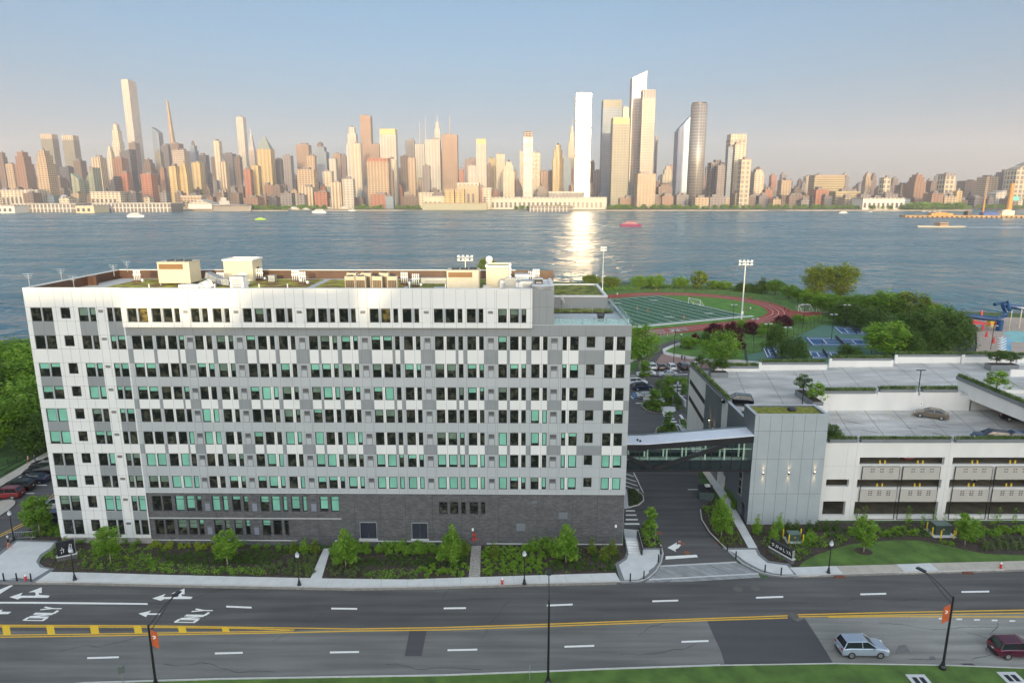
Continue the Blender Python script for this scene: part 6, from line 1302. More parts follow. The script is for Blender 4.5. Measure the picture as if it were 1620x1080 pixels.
for (px, py, h_, lab) in ((1567, 553, 7, 'black lamp post with round head at the pool deck'), (1159, 514, 7, 'thin black lamp post by the near track straight'), (1336, 520, 8, 'tall court light between the two courts'), (1315, 538, 8, 'curved court light at the near tennis court'), (1270, 519, 8, 'court light beside the black fence end'), (1378, 560, 8, 'court light at the corner of the dark screened court'), (1192, 540, 7, 'small park lamp left of the red shrubs path'), (1243, 556, 7, 'tall black pole at the near court corner'), (1065, 583, 10, 'tall black pole at the back car park'), (1212, 556, 8, 'twin-head court light beside the stone wall')):
    x, y = G(px, py); t = thing('park_lamp', lab, 'lamp post', (x, y, 0), 0, 'slender park and court lamps'); q = MB(); q.tube([(0, 0, 0), (0, 0, h_)], .09, 6); q.build('pole', mBlack, t); q = MB(); q.tube([(-.6, 0, h_), (.6, 0, h_ + .1)], .05, 5); q.build('arm', mBlack, t); [MB().obox((s, 0, h_ + .08), .4, .25, .1).build('lamp_head', M('lamp_head_pale', (.4, .45, .47), .4), t) for s in (-.7, .7)]
# ================================================================ people (one skinned surface, clothes as patches of colour by height)
def person(label, loc, rz, top, bottom, pose='walk', hat=None, group=None):
    me = bpy.data.meshes.new('person'); s = .28 if pose == 'walk' else .08 if pose == 'stand' else .42
    V = [(0, 0, .95), (0, 0, 1.2), (.0, 0, 1.42), (0, 0, 1.52), (.02, 0, 1.66), (0, .10, .9), (s * .6, .11, .5), (s * .4, .11, .08), (s * .4 + .14, .11, .03), (0, -.10, .9), (-s * .3, -.11, .5), (-s, -.11, .1), (-s + .13, -.11, .03), (0, .19, 1.40), (-.10, .25, 1.12), (.08, .26, .88), (0, -.19, 1.40), (.10, -.25, 1.12), (.24, -.24, .92)]
    E = [(0, 1), (1, 2), (2, 3), (3, 4), (0, 5), (5, 6), (6, 7), (7, 8), (0, 9), (9, 10), (10, 11), (11, 12), (2, 13), (13, 14), (14, 15), (2, 16), (16, 17), (17, 18)]
    me.from_pydata(V, E, []); o = bpy.data.objects.new('person', me); COL.objects.link(o); md = o.modifiers.new('skin', 'SKIN'); rr = [.14, .13, .13, .055, .10, .095, .065, .045, .03, .095, .065, .045, .03, .06, .042, .032, .06, .042, .032]
    for i, r_ in enumerate(rr): me.skin_vertices[0].data[i].radius = (r_, r_)
    me.skin_vertices[0].data[0].use_root = True
    sb = o.modifiers.new('sub', 'SUBSURF'); sb.levels = 1; sb.render_levels = 1
    dg = bpy.context.evaluated_depsgraph_get(); m2 = bpy.data.meshes.new_from_object(o.evaluated_get(dg)); bpy.data.objects.remove(o)
    m2.materials.clear(); sk = M('skin', (.42, .25, .17), .6)
    for m_ in (sk, M('cloth_' + top, PC[top], .85), M('cloth_' + bottom, PC[bottom], .85), M('hair', (.03, .02, .015), .8), M('shoe', (.5, .5, .5), .7)): m2.materials.append(m_)
    for p in m2.polygons:
        z = p.center.z; y = abs(p.center.y)
        p.material_index = 4 if z < .07 else 0 if z < .45 and bottom.startswith('short') else 2 if z < .95 and y < .2 else 0 if (z < 1.05 and y >= .2) else 1 if z < 1.47 else 3 if (z > 1.66 or (z > 1.58 and p.center.x < 0)) else 0
        p.use_smooth = True
    if bottom.startswith('short'):
        for p in m2.polygons:
            if p.center.z < .95 and p.material_index == 2 and p.center.z < .6: p.material_index = 0
    r_ = link('person', m2, None, loc, rz, label=label, cat='person', group=group)
    if hat: q = MB(); q.lathe([(.13, 1.70), (.13, 1.76), (.08, 1.82), (.01, 1.83)], 10, c=(.02, 0, 0)); q.build('cap', mWhiteP, r_)
    return r_
PC = dict(orange=(.55, .16, .06), dark=(.02, .02, .025), white=(.7, .7, .7), navy=(.03, .05, .12), lime=(.40, .55, .05), red=(.4, .04, .03), short_dark=(.025, .025, .03), short_white=(.6, .6, .6), grey=(.2, .2, .21), pink=(.55, .25, .22))
person('person in an orange-pink top walking beside the park fence', gp(46, 735, .12), R(190), 'pink', 'short_dark'); person('person in a blue top walking just behind another along the park fence', gp(56, 734, .12), R(190), 'navy', 'grey')
person('person in white cap, dark top and orange trousers stepping onto the left plaza', gp(15, 868, .13), R(220), 'dark', 'orange', hat=True)
pg = 'players and walkers at the sports ground'
for (px, py, t_, b_, lab) in ((976.6, 469, 'white', 'short_dark', 'person jogging on the far straight of the track'), (975, 478, 'orange', 'short_dark', 'player in orange at the far touchline'), (1008, 491, 'orange', 'short_white', 'player in orange left of midfield on the turf'), (1025, 495, 'orange', 'short_dark', 'player in orange just right of another at midfield'), (1082, 506, 'orange', 'orange', 'player all in orange near the near touchline'),
     (1093, 474, 'dark', 'dark', 'player in black in front of the goal'), (1096, 483, 'lime', 'short_white', 'player in a pale top near the goal'), (986, 497, 'lime', 'dark', 'person in a lime vest standing by the building corner'), (990, 499, 'lime', 'short_dark', 'second person in a lime vest just behind the terrace rail'), (1043, 519, 'white', 'grey', 'person walking beside the near touchline'), (1180, 494, 'red', 'short_dark', 'person in red at the foot of the floodlight mast'), (1187, 492, 'white', 'short_dark', 'person in white right of the floodlight mast'),
     (1186, 475, 'red', 'dark', 'person with a red top walking on the track bend'), (1189.8, 475, 'dark', 'dark', 'person in black walking beside another on the track bend'), (1217, 484, 'dark', 'short_dark', 'runner in black inside the track bend'), (1222.7, 480, 'navy', 'dark', 'person in navy on the outer lane of the track bend'), (1241, 492, 'dark', 'dark', 'person in black where the track meets its spur'), (1247, 494, 'red', 'dark', 'person in red top at the start of the track spur'), (1038, 463, 'orange', 'dark', 'person on the river side straight of the track')):
    person(lab, gp(px, py, .06), random.uniform(0, 6), t_, b_, random.choice(('walk', 'run', 'stand')), group=pg)
person('person in dark clothes resting by the stone wall', gp(1078.4, 570, .02), 1, 'dark', 'dark', 'stand'); person('person in dark clothes standing right of another by the stone wall', gp(1083, 571, .02), 2, 'grey', 'dark', 'stand')
# ================================================================ vegetation
LM = {
 'fresh': leafmat('leaf_fresh', (0.085, 0.189, 0.019), (0.220, 0.389, 0.043), (0.366, 0.497, 0.085)),
 'mid': leafmat('leaf_mid', (0.084, 0.184, 0.019), (0.255, 0.432, 0.040), (0.389, 0.562, 0.067)),
 'dark': leafmat('leaf_dark', (0.035, 0.086, 0.016), (0.104, 0.184, 0.029), (0.179, 0.281, 0.040)),
 'park': leafmat('leaf_park', (0.060, 0.151, 0.013), (0.210, 0.367, 0.029), (0.329, 0.497, 0.040)),
 'olive': leafmat('leaf_olive', (.075, .13, .02), (.20, .27, .035), (.34, .36, .06)),
 'red': leafmat('leaf_red', (.035, .006, .010), (.11, .016, .022), (.16, .03, .03)),
 'lime': leafmat('leaf_lime', (.16, .24, .02), (.34, .42, .04), (.42, .48, .07)),
 'grass': leafmat('grass_blade', (.07, .13, .03), (.17, .25, .08), (.32, .36, .20)),
 'bloom': leafmat('bloom', (.07, .12, .03), (.17, .22, .08), (.70, .62, .50)),
 'rust': leafmat('leaf_rust', (0.210, 0.080, 0.021), (0.455, 0.192, 0.042), (0.600, 0.320, 0.070)),
}
def leaves(mb, cx, cy, cz, n, spread, size, rnd, up=.25, flat=1.0):
    for _ in range(n):
        while True:
            a, b, c = rnd.uniform(-1, 1), rnd.uniform(-1, 1), rnd.uniform(-1, 1)
            if a * a + b * b + c * c <= 1: break
        x, y, z = cx + a * spread, cy + b * spread, cz + c * spread * flat
        th = rnd.uniform(0, 6.283); ph = rnd.uniform(-1.1, 1.1); s = size * rnd.uniform(.6, 1.25)
        ux, uy, uz = math.cos(th) * s, math.sin(th) * s, rnd.uniform(-.4, .4) * s
        vx, vy, vz = -math.sin(th) * math.cos(ph) * s * .6, math.cos(th) * math.cos(ph) * s * .6, math.sin(ph) * s * .6
        n0 = len(mb.v)
        mb.v += [(x - ux, y - uy, z - uz), (x + vx, y + vy, z + vz), (x + ux, y + uy, z + uz), (x - vx, y - vy, z - vz)]
        mb.f.append((n0, n0 + 1, n0 + 2, n0 + 3)); mb.m.append(0)
def crown_pts(rnd, n, shape):
    out = []
    while len(out) < n:
        a, b, c = rnd.uniform(-1, 1), rnd.uniform(-1, 1), rnd.uniform(0, 1)
        r = math.hypot(a, b)
        lim = {'round': math.sqrt(max(0, 1 - (2 * c - 1) ** 2)), 'oval': math.sqrt(max(0, 1 - (2 * c - .85) ** 2 / 1.33)) if True else 0, 'cone': (1 - c) ** .8 * min(1, c * 6 + .4), 'column': min(1, (1 - c) * 4) * (.8 + .2 * math.sin(c * 9)), 'spread': math.sqrt(max(0, 1 - (c * 1.02) ** 2.2)), 'vase': .35 + .75 * c if c < .8 else math.sqrt(max(0, 1 - ((c - .8) / .2) ** 2)) * .95}[shape]
        if r < lim and (r > lim * .45 or rnd.random() < .3): out.append((a, b, c))
    return out
TP = {}
def tree_proto(key, shape, mat, H_, Wd, z0, clumps, per, leaf, seed, trunk=.16, cs=None):
    """height H_, crown width Wd, crown from z0"""
    rnd = random.Random(seed); cr = MB(); pts = crown_pts(rnd, clumps, shape); hh = H_ - z0; sp = cs or (Wd * .5 * .30)
    gaps = [(rnd.uniform(-1, 1), rnd.uniform(-1, 1), rnd.uniform(.2, 1)) for _ in range(5)]
    wob = [rnd.uniform(0, 6) for _ in range(4)]; cen = []
    for a, b, c in pts:
        if any((a - g[0]) ** 2 + (b - g[1]) ** 2 + ((c - g[2]) * 1.6) ** 2 < .055 for g in gaps): continue
        an = math.atan2(b, a); w_ = 1 + .12 * math.sin(2 * an + wob[0]) + .10 * math.sin(3 * an + wob[1] + c * 4)
        x, y, z = a * w_ * Wd / 2 * .86, b * w_ * Wd / 2 * .86, z0 + c * hh * .94 + .05 * hh * math.sin(3 * an + wob[2])
        cen.append((x, y, z)); leaves(cr, x, y, z, per, sp * rnd.uniform(.6, 1.25), leaf, rnd, flat=.75)
    tk = MB(); top = (rnd.uniform(-.1, .1) * Wd * .3, rnd.uniform(-.1, .1) * Wd * .3, z0 + hh * .72)
    tk.tube([(0, 0, -.1), (top[0] * .2, top[1] * .2, z0 * .6), (top[0] * .5, top[1] * .5, z0 + hh * .25), top], [trunk * 1.25, trunk, trunk * .75, trunk * .2], 8)
    lm = MB()
    for k, c in enumerate(rnd.sample(cen, min(len(cen), 9))):
        t_ = rnd.uniform(.1, .6); s = Vector((top[0] * t_, top[1] * t_, z0 * .8 + (top[2] - z0 * .8) * t_ * .8)); e = Vector(c); m_ = s.lerp(e, .5) + Vector((0, 0, -.05 * Wd))
        lm.tube([s, m_, e], [trunk * .45, trunk * .28, trunk * .1], 5)
    TP[key] = dict(crown=cr.mesh('crown', LM[mat]), trunk=tk.mesh('trunk', mBark if mat in ('dark', 'park', 'olive', 'red', 'mid') else mBarkP, True), limbs=lm.mesh('limbs', mBark), H=H_, W=Wd)
def tree(key, x, y, z, h_, w_, label, name='tree', cat='tree', group=None, rz=None):
    p = TP[key]; t = thing(name, label, cat, (x, y, z), random.uniform(0, 6.28) if rz is None else rz, group); t.scale = (w_ / p['W'], w_ / p['W'], h_ / p['H'])
    link('trunk', p['trunk'], t); link('crown', p['crown'], t); link('limb', p['limbs'], t); return t
def ptree(key, px, pyb, pyt, wpx, label, z=.1, **k):
    x, y = G(px, pyb, z); top = ZY(pyt, y); dep = y * CP + (H - (top + z) / 2) * SP
    return tree(key, x, y, z, top - z, wpx / FPX * dep, label, **k)
tree_proto('street', 'oval', 'fresh', 5, 3, 1.3, 95, 62, .115, 1, .07)
tree_proto('street2', 'cone', 'fresh', 5.5, 3.2, .9, 110, 62, .115, 2, .07)
tree_proto('column', 'column', 'fresh', 5, 1.7, 1.0, 62, 50, .10, 3, .05)
tree_proto('park1', 'round', 'park', 14, 11, 3.0, 150, 60, .30, 4, .35)
tree_proto('park2', 'spread', 'dark', 12, 13, 2.2, 160, 60, .30, 5, .4)
tree_proto('park3', 'oval', 'mid', 11, 9, 2.2, 120, 60, .26, 6, .28)
tree_proto('park4', 'round', 'fresh', 10, 11, 2.6, 130, 60, .27, 7, .28)
tree_proto('poplar', 'vase', 'olive', 20, 13, 3.5, 170, 60, .34, 8, .5)
tree_proto('lit', 'round', 'olive', 7, 7, 1.5, 90, 50, .26, 9, .2)
tree_proto('maple', 'spread', 'red', 4.5, 6.5, .5, 90, 50, .20, 10, .2)
tree_proto('conifer', 'cone', 'dark', 9, 6, .8, 100, 50, .24, 12, .2)
tree_proto('rust', 'spread', 'rust', 6, 8, .8, 80, 50, .26, 13, .2)
tree_proto('planter', 'round', 'dark', 2.6, 2.6, .5, 50, 40, .10, 14, .06)
tree_proto('planter2', 'spread', 'mid', 2.4, 3.0, .4, 50, 40, .11, 15, .06)
st = 'young street trees along the pavement'
ptree('street', 175, 889, 828, 42, 'slim young tree in the bed in front of the white wing', group=st)
ptree('street', 360, 893, 835, 40, 'rounded young tree in front of the brick base windows', group=st)
ptree('street2', 547, 896, 827, 42, 'bushy young tree directly right of the white footpath', group=st)
ptree('street2', 714, 893, 820, 44, 'bushy young tree left of the cobbled path', group=st)
ptree('street2', 895, 889, 820, 46, 'bushy young tree in front of the blank brick wall near the steps', group=st)
ptree('street', 63, 843, 779, 46, 'young light green tree behind the left plaza', group=st)
ptree('column', 1027, 860, 794, 28, 'narrow upright tree on the island beside the steps')
ptree('street2', 1141, 848, 774, 40, 'young tree in the triangular bed beside the driveway')
ptree('street', 1366, 873, 815, 34, 'young tree in a mulch ring on the curved lawn', group=st)
ptree('street', 1526, 862, 812, 34, 'young tree near the large transformer at the lawn edge', group=st)
for (px, b, t_, w_, lab) in ((1057, 638, 588, 22, 'small street tree beside the white retaining wall'), (1036, 645, 612, 26, 'small street tree on the rounded car park island'), (1057, 688, 645, 20, 'slim tree on the near oval island by the crosswalk'), (1020, 602, 566, 24, 'small tree at the back road behind the big tree'), (1082, 628, 600, 16, 'thin young tree beside the stall lines')):
    ptree('column', px, b, t_, w_, lab, z=.1)
# park on the left
lp_ = 'park trees behind the side street'
for k, (px, Y_, yt, w_, key, lab) in enumerate(((-25, 160, 540, 13, 'park1', 'large park tree at the picture edge behind the others'), (12, 158, 536, 13, 'park1', 'large park tree farthest back by the river'), (48, 150, 531, 11, 'park3', 'tall park tree whose top meets the water by the white wing'),
     (30, 136, 562, 12, 'park1', 'broad park tree in the second row near the white wing'), (-20, 132, 570, 12, 'park2', 'dark park tree in the second row at the picture edge'), (62, 128, 590, 10, 'park1', 'park tree directly beside the white wing wall'), (22, 118, 606, 12, 'park4', 'light green park tree nearest the black fence'), (-20, 112, 630, 11, 'park1', 'low park tree at the picture edge near the black fence'), (55, 113, 650, 8, 'park2', 'small dark park tree between the fence and the white wing'))):
    X, Z = WY(px, yt, Y_); tree(key, X, Y_, 0, Z, w_, lab, group=lp_)
# park behind
ptree('park4', 1012, 584, 516, 66, 'big light green tree at the right corner of the building', z=0); ptree('park4', 1141, 584, 525, 62, 'light green spreading tree on the lawn behind the garage corner', z=0)
ptree('park3', 1090, 551, 531, 30, 'round dark green bush on the lawn beside the stone wall', z=0, name='bush', cat='bush'); ptree('park2', 1118, 544, 524, 26, 'dark bush between the lawn bush and the red maples', z=0, name='bush', cat='bush')
rm = 'dark red maples beside the track'
for (px, b, t_, w_, lab) in ((1130, 532, 509, 33, 'dark red maple closest to the near track straight'), (1159, 534, 507, 32, 'dark red maple in the middle of the row'), (1190, 527, 507, 28, 'dark red maple at the foot of the floodlight mast'), (1166, 551, 533, 28, 'low dark red maple beside the light green spreading tree'), (1238, 514, 497, 34, 'purple-red maple next to the track spur'), (1100, 541, 526, 16, 'small purple bush left of the maple row')): ptree('maple', px, b, t_, w_, lab, z=0, group=rm)
for (px, b, t_, w_, key, lab) in ((1174, 524, 504, 20, 'park3', 'green tree behind the mast between two red maples'), (1214, 526, 508, 26, 'park3', 'green tree between the red maple and the dark elm'), (1227, 549, 509, 30, 'park2', 'dark elm standing on the path by the courts'), (1254, 571, 530, 52, 'park2', 'dark round tree in front of the blue courts'), (1205, 534, 518, 20, 'park4', 'low green tree behind the red maple row'),
     (1344, 569, 543, 46, 'park2', 'low dark tree overlapping the nearest blue court'), (1262, 512, 497, 22, 'park4', 'green bush along the track spur')): ptree(key, px, b, t_, w_, lab, z=0)
rt = 'riverside promenade trees'
for k, (px, b, t_, w_, key) in enumerate(((905, 458, 446, 20, 'lit'), (935, 458, 434, 32, 'lit'), (966, 458, 437, 30, 'lit'), (1012, 456, 434, 30, 'park3'), (1037, 456, 433, 32, 'park3'), (1076, 456, 436, 28, 'park3'), (1105, 457, 428, 30, 'lit'), (1130, 457, 442, 26, 'park3'), (1147, 458, 443, 22, 'park3'), (1172, 461, 443, 24, 'conifer'), (1186, 462, 447, 20, 'park2'), (1204, 464, 436, 26, 'conifer'), (1226, 467, 441, 30, 'park1'), (1248, 472, 448, 30, 'park3'), (1262, 478, 456, 26, 'park1'), (770, 440, 408, 30, 'lit'))):
    nm = ['short yellow-green tree right behind the rear block', 'yellow lit tree nearest the sun glare', 'small yellow lit tree right of the glare', 'green tree above the far track straight', 'taller green tree paired with another above the far straight', 'isolated green tree above the middle of the far straight', 'tall pale yellow tree above the goal', 'low green tree just right of the tall pale yellow tree', 'second low green tree right of the tall pale yellow tree', 'dark conifer left of the floodlight mast', 'low dark tree behind the floodlight mast', 'brownish tall conifer right of the floodlight mast', 'bright green tree beyond the track bend', 'green tree at the shore beyond the track bend', 'tree where the promenade meets the tall poplars', 'yellow lit tree visible behind the roof between air handler and lift housing'][k]
    ptree(key, px, b, t_, w_, nm + ' on the river promenade' if len(nm.split()) < 12 else nm, z=0, group=rt)
gr = 'trees of the wooded corner by the river'
for (px, b, t_, w_, key, lab) in ((1290, 484, 418, 56, 'poplar', 'tall yellow-lit tree, first of the pair above the courts'), (1327, 486, 416, 56, 'poplar', 'tall yellow-lit tree, second of the pair above the courts'), (1282, 486, 455, 40, 'park3', 'green tree at the foot of the tall yellow-lit pair'), (1312, 498, 464, 50, 'park1', 'bright green tree behind the goals'), (1354, 500, 464, 50, 'park1', 'green tree right of the tall yellow-lit pair'),
     (1338, 514, 474, 56, 'park2', 'dark green tree behind the far court'), (1398, 508, 458, 62, 'park1', 'broad yellow-topped tree at the shore'), (1436, 512, 461, 60, 'lit', 'yellow-topped tree beside the rust-coloured one'), (1466, 512, 476, 44, 'rust', 'rust-orange tree at the shore'), (1380, 524, 484, 56, 'park2', 'dark tree directly behind the courts corner'), (1400, 566, 503, 74, 'park3', 'large green tree overlapping the court fence'), (1426, 548, 492, 60, 'park2', 'dark tree between the court corner and the big grove'),
     (1462, 558, 486, 80, 'park2', 'widest dark tree of the grove'), (1500, 556, 484, 78, 'park2', 'dark tree at the right end of the grove'), (1512, 530, 492, 50, 'park2', 'dark tree at the shore end of the grove'), (1480, 520, 480, 50, 'park1', 'green tree behind the widest dark tree'), (1440, 568, 520, 50, 'park2', 'low dark tree just over the garage parapet')):
    ptree(key, px, b, t_, w_, lab, z=0, group=gr)
# trees in planters on the garage
for (x, y, z, h_, w_, key, lab) in ((35.6, 115.6, 13.9, 2.4, 2.8, 'planter', 'small dark tree in the corner planter box'), (37.1, 115.7, 13.9, 2.6, 2.6, 'planter', 'second dark tree in the corner planter box'), (33.9, 117.6, 14.3, 2.2, 2.6, 'planter', 'small dark tree at the back of the side planter'), (46.0, 103.3, 13.9, 2.9, 3.0, 'planter', 'dark tree at the far end of the long planter box'), (46.3, 99.3, 13.9, 2.6, 3.6, 'planter2', 'leafy tree at the near end of the long planter box'),
     (44.0, 88.9, 10.7, 3.2, 3.4, 'planter', 'dark tree on the lower deck beside the lift tower'), (74.5, 100.5, 15.4, 2.6, 4.4, 'planter2', 'spreading tree in the sloping fascia planter'), (87.5, 119, 14.4, 2.8, 3.8, 'planter', 'dark tree in the large back planter box'), (90.0, 119, 14.4, 2.4, 3.0, 'planter', 'second dark tree in the large back planter box')):
    tree(key, x, y, z, h_, w_, lab, group='planter trees on the garage')
# tufts in the parapet planters, one run each
def blades(run, mat, n_per, h_, lean=.3, name='planter_grass', width=.25, seed=0):
    x0, y0, x1, y1, z = run; rnd = random.Random(seed); mb = MB(); L = math.hypot(x1 - x0, y1 - y0)
    for k in range(int(L * n_per)):
        t = rnd.random(); c = round(t * L / .45) * .45 / L; t = c * .8 + t * .2 if L > 1 else t
        x, y = x0 + (x1 - x0) * t + rnd.gauss(0, width * .4), y0 + (y1 - y0) * t + rnd.gauss(0, width * .4); hh = h_ * rnd.uniform(.5, 1.15); dx, dy = rnd.gauss(0, lean) * hh, rnd.gauss(0, lean) * hh; w_ = .035
        a = rnd.uniform(0, 6.28); cx, cy = math.cos(a) * w_, math.sin(a) * w_; n0 = len(mb.v)
        mb.v += [(x - cx, y - cy, z), (x + cx, y + cy, z), (x + dx * .5 + cx, y + dy * .5 + cy, z + hh * .6), (x + dx, y + dy, z + hh), (x + dx * .5 - cx, y + dy * .5 - cy, z + hh * .6)]
        mb.f.append((n0, n0 + 1, n0 + 2, n0 + 3, n0 + 4)); mb.m.append(0)
    mb.build(name, mat, kind='stuff')
for k, r_ in enumerate(PLT): blades(r_, LM['grass'], 150, .42 if k < 3 else .6, seed=k)
def grassclump(px0, py0, px1, py1, h_, seed): a, b = G(px0, py0), G(px1, py1); blades((a[0], a[1], b[0], b[1], .1), LM['grass'], 130, h_, .35, 'ornamental_grass', .9, seed)
grassclump(1043, 610, 1060, 636, 1.7, 50); grassclump(1050, 606, 1072, 640, 1.5, 51)
# shrubs
SP_ = {}; SN = dict(mound='mounded_shrub', mound2='low_shrub', bright='viburnum_bush', lime='spirea_bush', rose='rose_bush', box='round_shrub', wisp='upright_shrub', tuft='plant_tuft', cone='conical_shrub', coned='conical_shrub', olivecone='conical_shrub')
def shrub_proto(key, shape, mat, h_, w_, clumps, per, leaf, seed, name='shrub'):
    rnd = random.Random(seed); mb = MB()
    for a, b, c in crown_pts(rnd, clumps, shape): leaves(mb, a * w_ * .42, b * w_ * .42, c * h_ * .9, per, w_ * .17, leaf, rnd, flat=.8)
    SP_[key] = mb.mesh(name, LM[mat])
shrub_proto('mound', 'spread', 'dark', .6, .9, 26, 14, .055, 21); shrub_proto('mound2', 'spread', 'mid', .6, .9, 26, 14, .06, 22)
shrub_proto('bright', 'round', 'fresh', 1.1, 1.2, 34, 16, .075, 23); shrub_proto('lime', 'round', 'lime', .75, .9, 28, 14, .06, 24)
shrub_proto('cone', 'cone', 'mid', 2.2, 1.3, 60, 18, .07, 25); shrub_proto('coned', 'cone', 'dark', 2.2, 1.3, 60, 18, .07, 26); shrub_proto('olivecone', 'cone', 'olive', 2.2, 1.3, 60, 18, .07, 30)
shrub_proto('rose', 'spread', 'bloom', .7, .9, 26, 14, .06, 27); shrub_proto('box', 'round', 'park', .9, 1.0, 34, 14, .055, 28); shrub_proto('wisp', 'column', 'mid', 2.6, .9, 26, 12, .07, 29); shrub_proto('tuft', 'spread', 'olive', .4, .5, 12, 10, .05, 31)
def shrub(key, x, y, z, s, label, group, name='shrub', cat='shrub', sz=None):
    o = link(SN[key] if name == 'shrub' else name, SP_[key], None, (x, y, z), random.uniform(0, 6.28), label=label, cat=cat, group=group); o.scale = (s, s, sz or s); return o
def inside(p, poly):
    c = False
    for i in range(len(poly)):
        (x1, y1), (x2, y2) = poly[i], poly[i - 1]
        if (y1 > p[1]) != (y2 > p[1]) and p[0] < (x2 - x1) * (p[1] - y1) / (y2 - y1) + x1: c = not c
    return c
def scatter(key, pxpoly, step, s, label, group, jit=.3, z=.1, seed=0, sz=None, skip=0, name='shrub'):
    poly = P(pxpoly, z); rnd = random.Random(seed); x0, x1 = min(p[0] for p in poly), max(p[0] for p in poly); y0, y1 = min(p[1] for p in poly), max(p[1] for p in poly)
    y = y0; k = 0; n_ = 0
    while y < y1 + .01:
        x = x0 + (step / 2 if k % 2 else 0)
        while x < x1:
            p = (x + rnd.uniform(-1, 1) * jit * step, y + rnd.uniform(-1, 1) * jit * step)
            if inside(p, poly) and rnd.random() > skip: ss = s * rnd.uniform(.78, 1.22); ty = (p[1] - y0) / (y1 - y0 + .01); tx = (p[0] - x0) / (x1 - x0 + .01); shrub(key, *p, z - .02, ss, label + (', ' + ('front', 'middle', 'back')[int(ty * 2.999)] if y1 - y0 > 2.2 else ',') + ' ' + ('left end', 'left part', 'centre', 'right part', 'right end')[int(tx * 4.999)], group, name, sz=ss * sz if sz else None); n_ += 1
            x += step
        y += step * .85; k += 1
    return n_
def cover(name, mat, pxpoly, dens, h_, leaf, z=.1, seed=0, clump=.35):
    poly = P(pxpoly, z); rnd = random.Random(seed); x0, x1 = min(p[0] for p in poly), max(p[0] for p in poly); y0, y1 = min(p[1] for p in poly), max(p[1] for p in poly); mb = MB()
    for _ in range(int((x1 - x0) * (y1 - y0) * dens)):
        p = (rnd.uniform(x0, x1), rnd.uniform(y0, y1))
        if inside(p, poly): leaves(mb, *p, z + h_ * .5, 15, clump * rnd.uniform(.6, 1.2), leaf, rnd, flat=h_ / clump * .55)
    mb.build(name, LM[mat], kind='stuff')
a = 'in the bed left of the white footpath'; b = 'between the white and cobbled paths'; c = 'in the bed right of the cobbled path'
cover('ground_cover', 'dark', [(240, 873), (470, 872), (415, 896), (330, 897), (262, 891)], 1.6, .3, .06, seed=70); cover('ground_cover', 'mid', [(764, 866), (980, 866), (970, 903), (762, 911)], 1.0, .25, .06, seed=71); cover('ground_cover', 'dark', [(545, 880), (740, 878), (740, 900), (545, 900)], 1.3, .3, .06, seed=72)
cnt = 0
cover('ground_cover', 'park', [(120, 872), (200, 868), (215, 880), (250, 890), (262, 906), (125, 903)], 6, .4, .075, seed=1)
cover('ground_cover', 'fresh', [(205, 866), (236, 870), (258, 890), (330, 898), (420, 900), (418, 911), (330, 909), (240, 906), (236, 892), (205, 880)], 6, .45, .085, seed=2)
scatter('lime', [(236, 861), (340, 863), (340, 872), (240, 871)], 1.0, .95, 'yellow-green spirea in the double row under the brick windows', 'yellow-green spireas', seed=3)
scatter('mound', [(240, 874), (355, 874), (470, 872), (415, 896), (262, 892)], .95, .9, 'dark mounded shrub ' + a, 'dark mounds left', seed=4, jit=.15)
scatter('box', [(340, 864), (460, 866), (460, 873), (340, 871)], 1.1, .95, 'round green shrub in the row below the ground floor windows', 'round shrubs left', seed=5)
scatter('box', [(118, 857), (238, 860), (236, 866), (118, 863)], 1.2, 1.0, 'round shrub against the plinth of the white wing', 'shrubs at the white wing plinth', seed=6)
scatter('rose', [(418, 896), (500, 876), (500, 884), (498, 912), (420, 911)], .85, .85, 'rose bush with pale blooms left of the white footpath', 'rose bushes left', seed=7)
cover('ground_cover', 'mid', [(470, 893), (503, 882), (492, 912), (465, 911)], 5, .3, .06, seed=8)
scatter('bright', [(526, 865), (745, 862), (742, 878), (524, 882)], 1.15, 1.15, 'tall bright green shrub ' + b, 'bright shrubs by the doors', seed=9, sz=1.0)
scatter('mound', [(540, 884), (740, 880), (738, 894), (545, 899)], .95, .9, 'dark mounded shrub ' + b, 'dark mounds middle', seed=10, jit=.15)
scatter('rose', [(520, 888), (560, 890), (582, 904), (580, 914), (512, 912)], .85, .8, 'rose bush with pale blooms between the white and cobbled paths', 'rose bushes middle', seed=11)
cover('ground_cover', 'fresh', [(580, 904), (662, 902), (662, 915), (578, 915)], 6, .42, .08, seed=12)
scatter('mound2', [(664, 898), (742, 894), (741, 911), (664, 914)], .95, 1.0, 'green low shrub at the pavement corner of the cobbled path', 'low shrubs by the cobbled path', seed=13)
scatter('mound2', [(764, 868), (830, 866), (866, 880), (868, 908), (762, 911)], .92, 1.0, 'medium green low shrub ' + c, 'low shrubs right bed', seed=14)
scatter('bright', [(828, 860), (880, 860), (880, 876), (832, 876)], 1.15, 1.25, 'tall bright green shrub against the blank brick wall', 'bright shrubs right', seed=15)
scatter('mound', [(870, 880), (975, 872), (985, 880), (972, 893), (972, 903), (872, 906)], .9, .85, 'small dark mound ' + c, 'dark mounds right', seed=16, jit=.2, skip=.15)
cover('ground_cover', 'mid', [(68, 880), (90, 862), (108, 858), (118, 872), (90, 884), (74, 889)], 5, .4, .075, seed=17)
scatter('tuft', [(75, 890), (118, 884), (120, 902), (84, 901)], .75, .7, 'tiny tuft planted around the upright sign', 'tufts around the upright sign', seed=18, jit=.1)
scatter('box', [(36, 850), (58, 834), (100, 832), (104, 849), (92, 853)], 1.0, .9, 'round shrub in the bed by the side street', 'shrubs by the side street', seed=19, jit=.15)
cg = 'upright conical evergreens'
